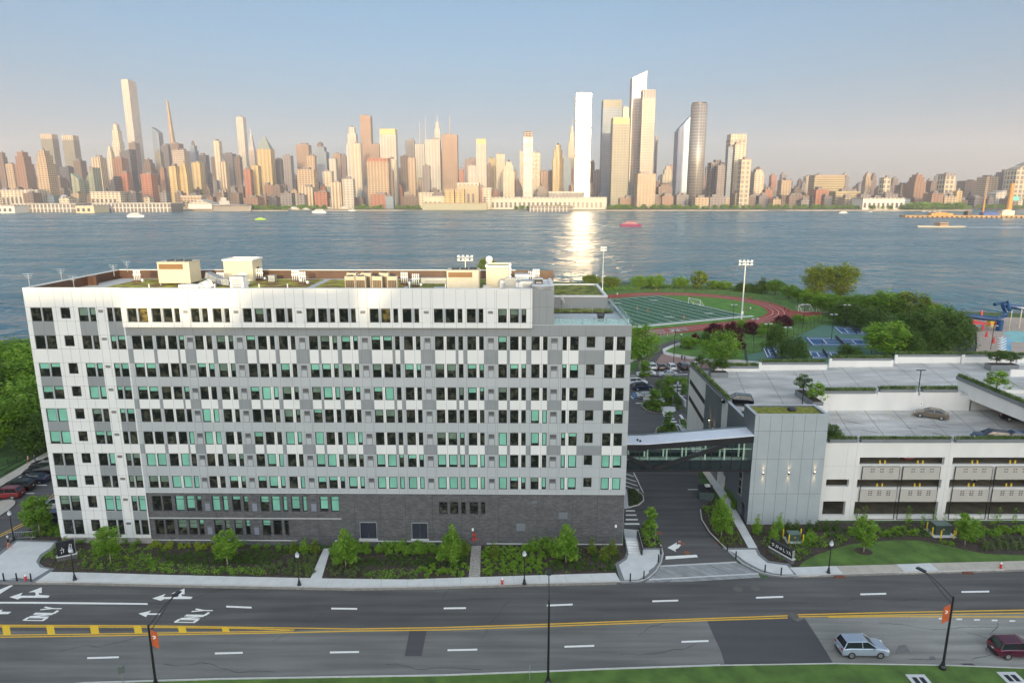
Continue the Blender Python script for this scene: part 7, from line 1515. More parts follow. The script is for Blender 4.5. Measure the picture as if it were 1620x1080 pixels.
for (px, b_, t_, key, lab) in ((466, 873, 849, 'olivecone', 'conical evergreen furthest left of the three by the white footpath'), (482, 874, 846, 'cone', 'middle conical evergreen of the three by the white footpath'), (498.5, 874, 844, 'olivecone', 'conical evergreen closest to the white footpath'), (782, 881, 848, 'olivecone', 'lone conical evergreen right of the cobbled path'), (734, 877, 846, 'olivecone', 'dark cone between the bushy young tree and the cobbled path'),
   (937, 875, 842, 'olivecone', 'left conical evergreen of the trio near the steps'), (955.5, 886, 853, 'olivecone', 'front conical evergreen of the trio near the steps'), (969, 875, 842, 'olivecone', 'right conical evergreen of the trio near the steps'), (105, 868, 842, 'olivecone', 'bushy evergreen at the corner of the white wing'),
   (1197, 844, 807, 'cone', 'conical evergreen at the left corner of the lift tower'), (1223, 856, 820, 'cone', 'conical evergreen behind the long low sign'), (1232, 841, 804, 'cone', 'tallest conical evergreen in front of the lift tower')):
    x, y = G(px, b_, .1); hh = ZY(t_, y) - .1; shrub(key, x, y, .08, 1.25, lab, cg, 'conical_shrub', sz=hh / 2.1)
for k, px in enumerate((1247, 1260, 1279, 1292, 1307, 1322)):
    x, y = G(px, 838, .1); shrub('coned', x, y, .08, .85, f'{["first", "second", "third", "fourth", "fifth", "last"][k]} small conical evergreen in the row right of the tallest cone', cg, 'conical_shrub', sz=.85)
cover('ground_cover', 'mid', [(1012, 838), (1022, 832), (1034, 842), (1046, 860), (1044, 866), (1020, 866)], 6, .6, .08, seed=20)
cover('ground_cover', 'fresh', [(1112, 806), (1138, 790), (1150, 806), (1168, 838), (1140, 842), (1122, 830)], 5, .55, .085, seed=21)
scatter('tuft', [(1128, 844), (1168, 838), (1180, 864), (1146, 864)], .75, 1.1, 'small tuft in the triangular bed beside the driveway', 'tufts beside the driveway', seed=22, jit=.2)
scatter('mound', [(994, 776), (1004, 774), (1016, 786), (1012, 796), (998, 799)], .8, .8, 'dark mound on the painted island beside the building', 'mounds on the painted island', seed=23)
scatter('box', [(1128, 745), (1145, 745), (1170, 800), (1160, 806)], 1.0, .95, 'round hedge shrub along the walkway under the footbridge', 'hedge along the walkway', seed=24)
cover('ground_cover', 'park', [(1205, 850), (1240, 866), (1262, 860), (1300, 845), (1345, 850), (1330, 862), (1290, 872), (1262, 890), (1225, 884), (1208, 872)], 4.2, .5, .085, seed=25)
cover('ground_cover', 'dark', [(1190, 838), (1350, 838), (1470, 835), (1480, 850), (1420, 851), (1340, 856), (1290, 868), (1240, 862), (1205, 855)], 3.2, .45, .08, seed=26)
scatter('bright', [(1272, 846), (1290, 846), (1292, 860), (1276, 860)], 1.1, 1.25, 'bright green shrub right of the small green transformer', 'bright shrubs by the small transformer', seed=27)
scatter('mound2', [(1345, 838), (1465, 834), (1462, 848), (1345, 852)], 1.25, 1.25, 'dense shrub in the bed behind the curved lawn', 'shrubs behind the lawn', seed=28)
scatter('wisp', [(1350, 822), (1640, 822), (1640, 834), (1352, 834)], 1.55, .95, 'thin upright shrub against the garage base', 'thin shrubs along the garage', seed=29, sz=1.0, skip=.25)
scatter('mound2', [(1520, 838), (1640, 836), (1640, 848), (1525, 850)], 1.2, 1.3, 'dense shrub behind the pale flowering row', 'shrubs at the far right bed', seed=30)
scatter('rose', [(1535, 856), (1640, 850), (1640, 874), (1560, 873)], .95, .9, 'pale flowering low shrub at the lawn edge', 'pale flowering shrubs at the lawn edge', seed=31, jit=.15)
scatter('mound2', [(1455, 856), (1515, 858), (1530, 868), (1480, 858)], 1.1, .9, 'small shrub at the lawn edge by the large transformer', 'shrubs by the large transformer', seed=32)
scatter('box', [(1050, 599), (1086, 599), (1086, 606), (1058, 606)], 1.3, 1.2, 'round hedge shrub between the back road and the stalls', 'hedge by the back road', seed=33)
cover('ground_cover', 'park', [(1015, 642), (1024, 649), (1047, 654), (1048, 645), (1066, 641), (1065, 637), (1045, 634), (1019, 638)], 5, .7, .1, seed=34)
cover('ground_cover', 'fresh', [(1040, 684), (1041, 678), (1052, 673), (1068, 674), (1073, 686)], 6, .8, .1, seed=35)
cover('ground_cover', 'mid', [(1076, 666), (1082, 664), (1090, 678), (1081, 682)], 5, .7, .1, seed=36)
cover('ground_cover', 'dark', [(1068, 641), (1084, 646), (1088, 655), (1072, 650)], 5, .6, .1, seed=37)
for k, (poly, m_, h_) in enumerate((([(950, 463), (990, 459), (1010, 460), (1010, 456), (950, 456)], 'park', 1.6), ([(1020, 457), (1140, 458), (1200, 466), (1200, 461), (1140, 455), (1020, 454)], 'dark', 1.3), ([(1262, 503), (1300, 500), (1302, 507), (1266, 512)], 'fresh', 1.2), ([(1200, 545), (1235, 530), (1262, 522), (1262, 527), (1236, 540), (1205, 552)], 'park', .8))):
    cover('hedge_planting', m_, poly, .35, h_, .3, z=0, seed=60 + k, clump=1.3)
# ================================================================ the city across the river
def fmat(name, wall, glass, fw=7.0, fh=3.6, win=.55, hw=.5, rough=.75, grough=.25, gm=0.0, wm=0.0):
    m = bpy.data.materials.new(name); m.use_nodes = True; n = m.node_tree; b = n.nodes['Principled BSDF']; N = n.nodes.new; Lk = n.links.new
    tc = N('ShaderNodeTexCoord'); sx = N('ShaderNodeSeparateXYZ'); Lk(tc.outputs['Object'], sx.inputs[0])
    def mt(op, a, bb=None, c=None):
        k = N('ShaderNodeMath'); k.operation = op
        for i, v in enumerate((a, bb, c)):
            if v is None: continue
            if isinstance(v, (int, float)): k.inputs[i].default_value = v
            else: Lk(v, k.inputs[i])
        return k.outputs[0]
    fw, fh = (fw * 1.5, fh * 1.8) if fw < 10 and fh < 5 else (fw, fh)
    u = mt('FRACT', mt('DIVIDE', mt('ADD', mt('ADD', sx.outputs[0], sx.outputs[1]), 1000), fw)); v = mt('FRACT', mt('DIVIDE', mt('ADD', sx.outputs[2], 100), fh))
    mask = mt('MULTIPLY', mt('LESS_THAN', u, win), mt('LESS_THAN', v, hw))
    nz = N('ShaderNodeTexNoise'); nz.inputs['Scale'].default_value = .035; nz.inputs['Detail'].default_value = 6; Lk(tc.outputs['Object'], nz.inputs['Vector'])
    sc2 = mt('MULTIPLY_ADD', nz.outputs[0], .7, .65)
    mx = N('ShaderNodeMix'); mx.data_type = 'RGBA'; mx.inputs[6].default_value = (*wall, 1); mx.inputs[7].default_value = (*glass, 1); Lk(mask, mx.inputs[0])
    vs = N('ShaderNodeVectorMath'); vs.operation = 'SCALE'; Lk(mx.outputs[2], vs.inputs[0]); Lk(sc2, vs.inputs[3]); Lk(vs.outputs[0], b.inputs['Base Color'])
    Lk(mt('MULTIPLY_ADD', mask, grough - rough, rough), b.inputs['Roughness'])
    Lk(mt('MULTIPLY_ADD', mask, gm - wm, wm), b.inputs['Metallic'])
    return m
dk = (.035, .040, .045)
FM = dict(
 tan=fmat('facade_tan', (.33, .255, .16), (.06, .05, .042), 6, 3.4), tan2=fmat('facade_ochre', (.38, .29, .13), (.09, .07, .045), 9, 3.3, .5, .45), cream=fmat('facade_cream', (.44, .39, .28), (.12, .11, .10), 7, 3.5, .5, .5),
 brick=fmat('facade_brick', (.20, .115, .07), (.05, .04, .036), 6, 3.3), red=fmat('facade_red_brick', (.27, .11, .06), (.08, .045, .04), 7, 3.4), brown=fmat('facade_brown', (.13, .095, .07), (.035, .03, .03), 6, 3.5),
 dark=fmat('facade_dark_glass', (.055, .06, .07), (.03, .04, .05), 5, 4, .75, .7, .4, .15), grey=fmat('facade_grey', (.17, .16, .155), dk, 6, 3.6), blue=fmat('facade_blue_glass', (.13, .18, .22), (.07, .11, .15), 5, 4, .8, .6, .5, .4, .15, .0),
 white=fmat('facade_white', (.38, .36, .30), (.15, .145, .13), 7, 3.8, .5, .5), olive=fmat('facade_olive_glass', (.17, .17, .12), (.085, .09, .07), 6, 4, .8, .7, .5, .4, .1, 0), pink=fmat('facade_pink_stone', (.30, .26, .21), (.13, .11, .095), 5, 4, .6, .5), green=fmat('facade_green_glass', (.20, .23, .17), (.10, .12, .10), 8, 3.4, .5, .5), 
 checker=fmat('facade_checker', (.50, .48, .42), (.24, .26, .26), 24, 26, .5, .5), slat=fmat('facade_slats', (.42, .36, .25), (.16, .12, .08), 9, 900, .5, 1.0), band=fmat('facade_banded', (.33, .27, .13), (.09, .09, .07), 900, 7, 1.0, .42), grid=fmat('facade_grid', (.40, .36, .25), (.10, .10, .09), 13, 13, .62, .7),
 glassy=fmat('facade_pale_mirror', (.20, .27, .34), (.13, .18, .24), 6, 4, .7, .6, .45, .42, .6, .6),
 x=fmat('facade_redbrown_stone', (.24, .17, .11), (.13, .09, .065), 5, 3.8), copper=M('roof_copper', (.16, .20, .17), .6), mirror=fmat('mirror_glass', (.85, .80, .70), (.95, .92, .85), 10, 60, .04, .06, .34, .34, 1, 1), gold=M('gold_crown', (.42, .33, .13), .5), lens=fmat('silver_glass', (.30, .29, .26), (.17, .18, .17), 6, 4.5, .7, .6, .45, .3, .5, .3))
def roofkit(mb, w_, d_, h_, rnd):
    for _ in range(2): a, c = rnd.uniform(.1, .25) * w_, rnd.uniform(.1, .3) * d_; ox, oy = rnd.uniform(-.2, .2) * w_, rnd.uniform(.3, .6) * d_; mb.box(ox - a, ox + a, oy - c, oy + c, h_, h_ + rnd.uniform(3, 8))
SKY = []
def bld(px0, px1, yt, Y_, mat, label, kind='box', name='tower', cat='building', group=None, depth=None, lab2=None, **k):
    rnd = random.Random(int(px0 * 7 + yt)); xc, zt = WY((px0 + px1) / 2, yt, Y_); dep = Y_ * CP - (zt - H) * SP; tot = (px1 - px0) / FPX * dep; th = abs((px0 + px1) / 2 - 810) / FPX
    d_ = depth or min(45, max(12, tot * .8)); w_ = max(tot * .62, tot - d_ * th); off = (tot - w_) / 2 * (-1 if px0 < 810 else 1); h_ = zt + 1
    t = thing(name, label, cat, (xc + off, Y_, -1), 0, group); q = MB(); hw = w_ / 2; m = FM[mat] if isinstance(mat, str) else mat
    if kind == 'box': q.box(-hw, hw, 0, d_, 0, h_); q.build('wall', m, t); q = MB(); roofkit(q, w_, d_, h_ + .01, rnd); q.build('rooftop', FM['grey'], t)
    elif kind == 'step':
        q.box(-hw, hw, 0, d_, 0, h_ * .78); q.box(-hw * .78, hw * .78, d_ * .1, d_ * .9, h_ * .78, h_ * .92); q.box(-hw * .5, hw * .5, d_ * .2, d_ * .8, h_ * .92, h_); q.build('wall', m, t)
        q = MB(); q.lathe([(hw * .18, 0), (hw * .18, 4), (.4, 7)], 8, c=(0, d_ / 2, h_)); q.build('water_tank', FM['brown'], t)
    elif kind == 'crown':
        q.box(-hw, hw, 0, d_, 0, h_ * .93); q.build('wall', m, t); q = MB(); q.box(-hw + .8, hw - .8, .8, d_ - .8, h_ * .93, h_); q.build('crown', k.get('cm') or FM['gold'], t)
    elif kind == 'pyr':
        ph = k.get('ph', .2) * h_; q.box(-hw, hw, 0, d_, 0, h_ - ph); q.build('wall', m, t); q = MB(); a = h_ - ph; q.hexa([(-hw * .92, d_ * .05, a), (hw * .92, d_ * .05, a), (hw * .92, d_ * .95, a), (-hw * .92, d_ * .95, a), (-hw * .08, d_ * .46, h_), (hw * .08, d_ * .46, h_), (hw * .08, d_ * .54, h_), (-hw * .08, d_ * .54, h_)]); q.build('roof', k.get('cm') or FM['copper'], t)
    elif kind == 'taper':
        s = k.get('s', (-1, -.6)); q.hexa([(-hw, 0, 0), (hw, 0, 0), (hw, d_, 0), (-hw, d_, 0), (s[0] * hw, d_ * .3, h_), (s[1] * hw, d_ * .3, h_), (s[1] * hw, d_ * .7, h_), (s[0] * hw, d_ * .7, h_)]); q.build('wall', m, t); q = MB(); q.box(-hw * 1.05, hw * 1.05, -1, d_ + 1, 0, h_ * .12); q.build('podium', FM['grey'], t)
    elif kind == 'slant':
        hl_, hr_ = k['hs']; q.hexa([(-hw, 0, 0), (hw, 0, 0), (hw, d_, 0), (-hw, d_, 0), (-hw, 0, h_ * hl_), (hw, 0, h_ * hr_), (hw, d_, h_ * hr_), (-hw, d_, h_ * hl_)]); q.build('wall', m, t); q = MB(); q.box(-hw * 1.02, hw * 1.02, -.5, d_, 0, h_ * .06); q.build('podium', FM['grey'], t)
    elif kind == 'cyl':
        n = 20; r = hw; q.tube([(0, r, 0), (0, r, h_)], r, n); q.build('wall', m, t, smooth=True); q = MB(); q.tube([(0, r, h_ + .01), (0, r, h_ + 5)], r * .9, n); q.build('crown', FM['dark'], t)
    elif kind == 'dome':
        q.box(-hw, hw, 0, d_, 0, h_ * .84); q.box(-hw * .7, hw * .7, d_ * .1, d_ * .9, h_ * .84, h_ * .92); q.build('wall', m, t); q = MB(); r = hw * .5; q.lathe([(r, h_ * .92), (r * .92, h_ * .96), (r * .6, h_ * .99), (r * .1, h_)], 14, c=(0, d_ / 2, 0)); q.build('dome', FM['brown'], t)
    elif kind == 'spire':
        q.box(-hw, hw, 0, d_, 0, h_ * .72); q.box(-hw * .62, hw * .62, d_ * .2, d_ * .8, h_ * .72, h_ * .84); q.box(-hw * .36, hw * .36, d_ * .3, d_ * .7, h_ * .84, h_ * .91); q.build('wall', m, t)
        q = MB(); q.tube([(0, d_ / 2, h_ * .91), (0, d_ / 2, h_ * .94), (0, d_ / 2, h_)], [hw * .2, hw * .07, .8], 8); q.build('spire', FM['white'], t)
    if k.get('mast'): mx_, my_ = k['mast']; zz = ZY(my_, Y_ + d_ / 2) + 1; X_ = WY(mx_, my_, Y_ + d_ / 2)[0] - t.location.x; q = MB(); q.tube([(X_, d_ / 2, h_ - 1), (X_, d_ / 2, zz)], [2.0, .7], 6); q.build('mast', FM['white'], t)
    SKY.append((px0, label)); return t, w_, d_, h_
B = bld
B(-6, 9, 241, 2500, 'brown', 'dark brown stepped tower at the picture edge of the far skyline', 'step'); B(8, 27, 259, 2400, 'tan', 'plain tan block between two brown stepped towers'); B(19, 47, 240, 2350, 'brick', 'wide stepped brick tower left of the slender tan waterfront tower', 'step'); B(53, 81, 238, 2000, 'tan', 'slender tan waterfront tower with stepped top, before the twin glass slabs', 'step')
B(63, 92, 212, 3200, 'olive', 'first of the twin slanted-looking glass towers with comb-like top', 'crown', cm=FM['slat']); B(97, 125, 214, 3200, 'olive', 'second of the twin glass towers with comb-like top, beside the brown block', 'crown', cm=FM['slat'])
B(115, 134, 254, 2600, 'brown', 'brown brick block in front of the second twin glass tower'); B(94, 117, 264, 2700, 'dark', 'low dark glass block between the twin glass towers'); B(82, 102, 281, 2300, 'brown', 'brown block under the twin glass towers')
B(111, 130, 272, 2050, 'green', 'left upright half of the green swooping waterfront building', 'slant', hs=(.97, .80)); B(129, 156, 265, 2100, 'green', 'right swooping half of the green waterfront building', 'slant', hs=(.62, 1.0))
B(144, 166, 249, 2400, 'slat', 'white and dark striped tower with a lattice mast', mast=(151, 233)); B(167, 180, 232, 2900, 'cream', 'pale stepped tower left of the tall tan needle tower', 'step'); B(174, 192, 196, 3000, 'cream', 'tall narrow tan tower just left of the tallest pale tower', 'step'); B(191, 209, 126, 3300, 'white', 'tallest pale slender tower of the far skyline, left side', depth=70, name='skyscraper'); B(203, 220, 226, 3250, 'brown', 'brown lower shoulder tower leaning against the tallest pale tower')
B(188, 214, 236, 2600, 'dark', 'dark glass tower with white diagonal bracing on its left top', 'slant', hs=(.93, 1)); B(176, 201, 250, 2450, 'brick', 'striped brick block in front of the diagonal braced tower'); B(163, 190, 279, 2150, 'dark', 'dark sloping block with a stepped pyramid-like left side', 'slant', hs=(.4, 1)); B(190, 207, 273, 2200, 'red', 'narrow red brick building with a pale top plate'); B(223, 246, 252, 2600, 'brown', 'dark brown apartment block right of the tallest pale tower', 'step')
B(239, 256, 201, 3100, 'blue', 'speckled blue glass tower with a curved dark top', 'slant', hs=(1, .93)); B(245, 258, 240, 2700, 'olive', 'green-grey glass tower below the curved top tower'); B(254, 272, 230, 2900, 'dark', 'dark tower with pale vertical stripes'); B(261, 279, 159, 3100, 'tan', 'sharply tapering needle tower, second tallest on the left side', 'taper', s=(-1, -.75), depth=30, name='skyscraper'); B(269, 290, 227, 2800, 'brown', 'dark brown flat-topped tower beneath the needle tower')
B(272, 300, 238, 2600, 'pink', 'wide pinkish gridded office slab under the needle tower'); B(297, 313, 222, 3000, 'blue', 'glass tower with an arched quarter-circle top', 'dome'); B(314, 331, 245, 2900, 'dark', 'dark glass block right of the arched tower'); B(302, 323, 254, 2400, 'tan2', 'ochre tower with a small pyramid top', 'pyr', ph=.05, cm=FM['tan2']); B(266, 284, 263, 2100, 'tan2', 'left of the two ochre towers by the river'); B(281, 301, 258, 2120, 'tan2', 'right of the two ochre towers by the river', 'step')
B(222, 248, 275, 2050, 'red', 'red brick apartment block with a grid of small windows'); B(252, 263, 266, 2200, 'brick', 'thin brown brick tower beside the red apartment block'); B(337, 351, 223, 2700, 'cream', 'slim pale checkered tower rising alone left of the white grid skyscraper'); B(333, 342, 249, 2800, 'brown', 'narrow maroon tower behind the slim pale tower'); B(347, 362, 256, 2450, 'slat', 'curving white-ribbed tower beside the slim pale tower'); B(350, 374, 243, 3000, 'dark', 'wide dark office block right of the slim pale tower'); B(370, 383, 248, 2800, 'brown', 'dark brown tower left of the white grid skyscraper')
B(373, 389, 185, 3400, 'white', 'thin white grid skyscraper left of the glass spike', name='skyscraper'); B(390, 403, 203, 3300, 'pink', 'pointed glass spike tower left of the green pyramid', 'pyr', ph=.3, cm=FM['lens']); B(404, 433, 215, 2600, 'tan2', 'ochre tower with a dark green pyramid roof', 'pyr', ph=.19, name='skyscraper'); B(385, 400, 268, 2150, 'red', 'red-brown block left of the ochre waterfront tower'); B(396, 413, 262, 2200, 'tan2', 'ochre block in front of the green pyramid tower')
B(432, 449, 252, 2700, 'dark', 'dark glass block right of the green pyramid tower'); B(447, 464, 246, 2600, 'grey', 'grey ribbed office tower with a thin mast', mast=(462, 240)); B(468, 493, 229, 2800, 'x', 'brown flat-topped glass tower with a pale left edge'); B(493, 520, 224, 2700, 'blue', 'bluish tower with a rounded dome top and shoulders', 'dome'); B(485, 501, 246, 2500, 'tan', 'tan block left of the domed tower'); B(469, 503, 268, 2150, 'tan', 'twin-slab tan apartment building with window grid')
B(510, 528, 271, 2250, 'cream', 'pale blank-sided slab at the river behind the trees'); B(520, 534, 251, 2500, 'white', 'white office block left of the red-topped tower'); B(527, 541, 243, 2700, 'x', 'red-topped brown tower next to the white block'); B(539, 549, 246, 2650, 'dark', 'narrow dark tower by the cream residential tower'); B(546, 568, 201, 2500, 'white', 'tall cream residential tower with ribs, left of the cross-braced tower', 'step'); B(556, 573, 227, 2300, 'cream', 'cream balcony tower in front of the ribbed residential tower'); B(569, 589, 183, 3000, 'x', 'brown skyscraper with cross bracing, flat top', name='skyscraper'); B(587, 602, 228, 2900, 'x', 'short brown tower behind the cross-braced skyscraper')
B(580, 619, 250, 2000, 'tan', 'broad tan-brick waterfront slab with orange roof boxes', 'crown', cm=FM['red']); B(600, 629, 204, 2500, 'white', 'wide white gridded tower with a gold top edge', 'crown', name='skyscraper'); B(612, 629, 252, 2200, 'cream', 'cream block at the foot of the white gridded tower'); B(618, 623, 270, 1990, 'brown', 'brown end slab beside the broad waterfront slab')
B(475, 500, 296, 1960, 'slat', 'low cream building with a round-edged drum front'); B(523, 543, 288, 1900, 'slat', 'low building with vertical cream fins by the river'); B(541, 562, 283, 1910, 'white', 'white windowless building with flared top by the river')
B(641, 657, 222, 2800, 'grey', 'dark grey tower left of the antenna group'); B(633, 646, 247, 2700, 'brown', 'brown tower left of the dark grey tower'); B(645, 658, 250, 2100, 'tan', 'slim tan brick tower by the river left of the white slab'); B(656, 673, 228, 2800, 'white', 'pale glass tower with a dark needle antenna', mast=(663.5, 192)); B(672, 698, 221, 2500, 'white', 'broad bright white slab tower with an antenna behind', mast=(673, 183)); B(684, 699, 181, 3100, 'white', 'white art-deco tower with setbacks and a needle spire', 'spire', name='skyscraper'); B(668, 681, 262, 2200, 'grey', 'mottled grey tower in front of the white slab'); B(696, 702, 240, 2600, 'brick', 'thin dark red tower squeezed beside the tan slab')
B(699, 725, 213, 2500, 'x', 'broad tan-brown slab tower with a central antenna', mast=(711, 183), name='skyscraper'); B(726, 734, 268, 2300, 'red', 'small bright red building right of the tan-brown slab'); B(735, 754, 252, 2700, 'dark', 'dark roofed block left of the slim white tower'); B(740, 754, 262, 2300, 'white', 'white framed block directly left of the slim white tower'); B(753, 770, 220, 2300, 'white', 'slim white tower with gold top standing alone', 'crown'); B(769, 777, 260, 2500, 'brown', 'brown slice right of the slim white tower'); B(772, 785, 251, 2600, 'tan2', 'ochre block right of the slim white tower'); B(785, 799, 244, 2350, 'cream', 'cream tower, back one of the pair left of the checkered tower'); B(796, 814, 256, 2150, 'cream', 'cream tower, front one of the pair left of the checkered tower', 'step')
B(822, 829, 240, 2500, 'cream', 'thin cream edge tower behind the checkered white tower'); B(828, 843, 208, 2100, 'checker', 'white tower with a checkered facade', 'crown', cm=FM['brown']); B(843, 855, 242, 2300, 'grid', 'grey-tan gridded tower right of the checkered tower'); B(855, 867, 271, 2300, 'brick', 'small brown block between the gridded and orange towers'); B(866, 875, 271, 2400, 'brown', 'small maroon block left of the orange-tan tower'); B(874, 892, 229, 2200, 'tan2', 'orange-tan tower with a dark vertical slot', 'step'); B(890, 904, 250, 2500, 'blue', 'bluish block between the orange-tan and mirror towers'); B(899, 911, 188, 3600, 'tan', 'distant tan art-deco skyscraper with spire behind the mirror tower', 'spire', name='skyscraper')
t, w_, d_, h_ = B(909, 936, 148, 1950, 'mirror', 'brilliant mirror-white skyscraper reflecting the low sun onto the river', name='skyscraper', depth=50)
for k, z_ in enumerate((.76, .46)):
    q = MB(); q.hexa([(-w_ / 2 - .6, -.7, h_ * z_), (w_ / 2 + .4, -.7, h_ * (z_ - .06)), (w_ / 2 + .4, -.05, h_ * (z_ - .06)), (-w_ / 2 - .6, -.05, h_ * z_), (-w_ / 2 - .6, -.7, h_ * z_ + 5), (w_ / 2 + .4, -.7, h_ * (z_ - .06) + 5), (w_ / 2 + .4, -.05, h_ * (z_ - .06) + 5), (-w_ / 2 - .6, -.05, h_ * z_ + 5)]); q.build('terrace_band', FM['grey'], t)
B(933, 941, 257, 2300, 'dark', 'dark glass sliver right of the mirror tower'); B(938, 951, 270, 2250, 'grey', 'grey block at the foot of the olive glass tower'); B(951, 985, 158, 2200, 'blue', 'tall glass tower with olive upper part and dark left side', 'crown', cm=FM['olive'], name='skyscraper'); B(966, 997, 186, 1980, 'olive', 'olive glass skyscraper with a golden top band', 'crown', name='skyscraper'); B(984, 996, 170, 2600, 'pink', 'cream slab peeking behind the golden band skyscraper')
B(997, 1024, 112, 2100, 'lens', 'tallest right-hand skyscraper with a slanted peaked crown', 'slant', hs=(.95, 1.0), name='skyscraper'); B(1013, 1038, 142, 2000, 'pink', 'pinkish skyscraper with rounded corners before the peaked one', 'crown', cm=FM['grey'], name='skyscraper'); B(1004, 1038, 275, 1900, 'tan', 'tan podium block at the foot of the pinkish skyscraper'); B(1036, 1041, 217, 2500, 'dark', 'dark sliver tower right of the pinkish skyscraper'); B(1045, 1068, 257, 2500, 'cream', 'low cream building with a small central spire', 'spire'); B(1038, 1064, 289, 1950, 'brown', 'copper honeycomb vessel-like structure near the river', 'dome')
B(1070, 1093, 184, 2200, 'glassy', 'blue glass skyscraper with a sharp slanted peak', 'slant', hs=(.86, 1.0), name='skyscraper'); B(1067, 1081, 208, 2300, 'dark', 'dark blue tower left of the blue slanted peak'); B(1090, 1123, 164, 2000, 'lens', 'round-cornered silver cylinder skyscraper', 'cyl', name='skyscraper'); B(1119, 1146, 257, 2100, 'dark', 'dark glass block right of the silver cylinder'); B(1132, 1148, 262, 2050, 'grey', 'grey framed block beside the dark glass block'); B(1149, 1182, 212, 2250, 'grid', 'wide cream and blue tower right of the silver cylinder', 'crown', cm=FM['cream'], name='skyscraper'); B(1158, 1179, 228, 2050, 'cream', 'narrow cream tower in front of the wide cream and blue tower'); B(1150, 1160, 232, 2040, 'blue', 'blue glass strip tower left of the narrow cream tower'); B(1168, 1189, 252, 2000, 'grid', 'white gridded block right of the narrow cream tower'); B(1189, 1210, 263, 2100, 'cream', 'cream tower with a small domed cap', 'dome')
B(1206, 1223, 300, 2000, 'red', 'orange brick box right of the domed cap tower'); B(1227, 1281, 309, 1950, 'brown', 'long low brown warehouse on the far bank'); B(1230, 1252, 285, 2200, 'tan', 'tan loft building above the brown warehouse'); B(1279, 1338, 277, 2200, 'band', 'huge banded yellow building with pinkish roof tanks', 'crown', cm=FM['tan']); B(1280, 1312, 300, 1960, 'red', 'red brick building with glass upper floors'); B(1310, 1367, 303, 1980, 'band', 'long banded yellow building right of the red brick one'); B(1365, 1380, 274, 2300, 'tan', 'tan stepped apartment tower left of the bold white grid', 'step'); B(1335, 1344, 280, 2500, 'grey', 'small curved grey tower behind the banded buildings'); B(1392, 1410, 281, 2000, 'grid', 'bold white-gridded block on the far bank')
B(1417, 1441, 293, 2100, 'brown', 'dark brown block left of the brick tower'); B(1438, 1467, 276, 2050, 'brick', 'brick tower with a grid of pale windows', 'step'); B(1465, 1487, 289, 2200, 'brown', 'brown block between the brick tower and the crowned white tower'); B(1487, 1513, 275, 2050, 'grid', 'white tower with a dark notched crown', 'crown', cm=FM['grey']); B(1509, 1523, 302, 2000, 'tan2', 'small yellow block right of the notched crown tower'); B(1514, 1551, 286, 2300, 'brown', 'long brown apartment blocks behind the yellow block'); B(1549, 1581, 280, 2150, 'tan', 'tan apartment pair with a dark left face'); B(1580, 1604, 272, 2150, 'grey', 'grey gridded tower left of the leaning grid tower'); B(1594, 1640, 254, 2050, 'grid', 'big leaning grid tower at the right picture edge', 'slant', hs=(.82, 1)); B(1567, 1593, 301, 1980, 'white', 'white sail-like low building at the right', 'slant', hs=(.85, 1))
# the lower city between and behind them
random.seed(77); pts_ = []
def relto(px):
    c = min(SKY[:NB], key=lambda s: abs(s[0] - px)); return c[1]
NB = len(SKY); cn = {'tan': 'tan', 'tan2': 'ochre', 'cream': 'cream', 'brick': 'brown-brick', 'red': 'red-brick', 'brown': 'dark brown', 'grey': 'grey', 'white': 'white', 'dark': 'dark glass', 'blue': 'bluish glass'}
mats_l = ['tan', 'grey', 'cream', 'brick', 'red', 'brown', 'grey', 'brown', 'tan', 'blue', 'brick', 'dark', 'dark', 'brown']
names_ = {}
for row, (Y_, y0, y1, w0, w1, stp) in enumerate(((3100, 262, 284, 7, 14, 14), (2700, 278, 296, 7, 14, 14), (2250, 292, 306, 8, 18, 14), (1960, 303, 314, 14, 34, 23))):
    px = -12.0
    while px < 1640:
        w_ = random.uniform(w0, w1); yy = random.uniform(y0, y1)
        if px > 1195: yy += (12, 8, 5, 3)[row]
        if row == 3 and (700 < px < 960): px += stp; continue
        m = random.choice(mats_l); lab = f'{cn[m]} {("hazy distant", "far", "mid-height", "low riverside")[row]} block near the {relto(px)}'
        lab = ' '.join(lab.split()[:15]); k_ = names_.get(lab, 0); names_[lab] = k_ + 1
        if k_: lab = ('another ', 'one more ', 'yet another ', 'extra ')[min(k_ - 1, 3)] + lab
        B(px, px + w_, yy, Y_ + random.uniform(-60, 60), m, lab, random.choice(('box', 'box', 'step')) if row < 3 else 'box', name=('distant_block', 'city_block', 'city_block', 'riverside_block')[row], group=('hazy distant blocks', 'far blocks', 'mid-height blocks', 'low riverside blocks')[row]); px += stp * random.uniform(.75, 1.25)
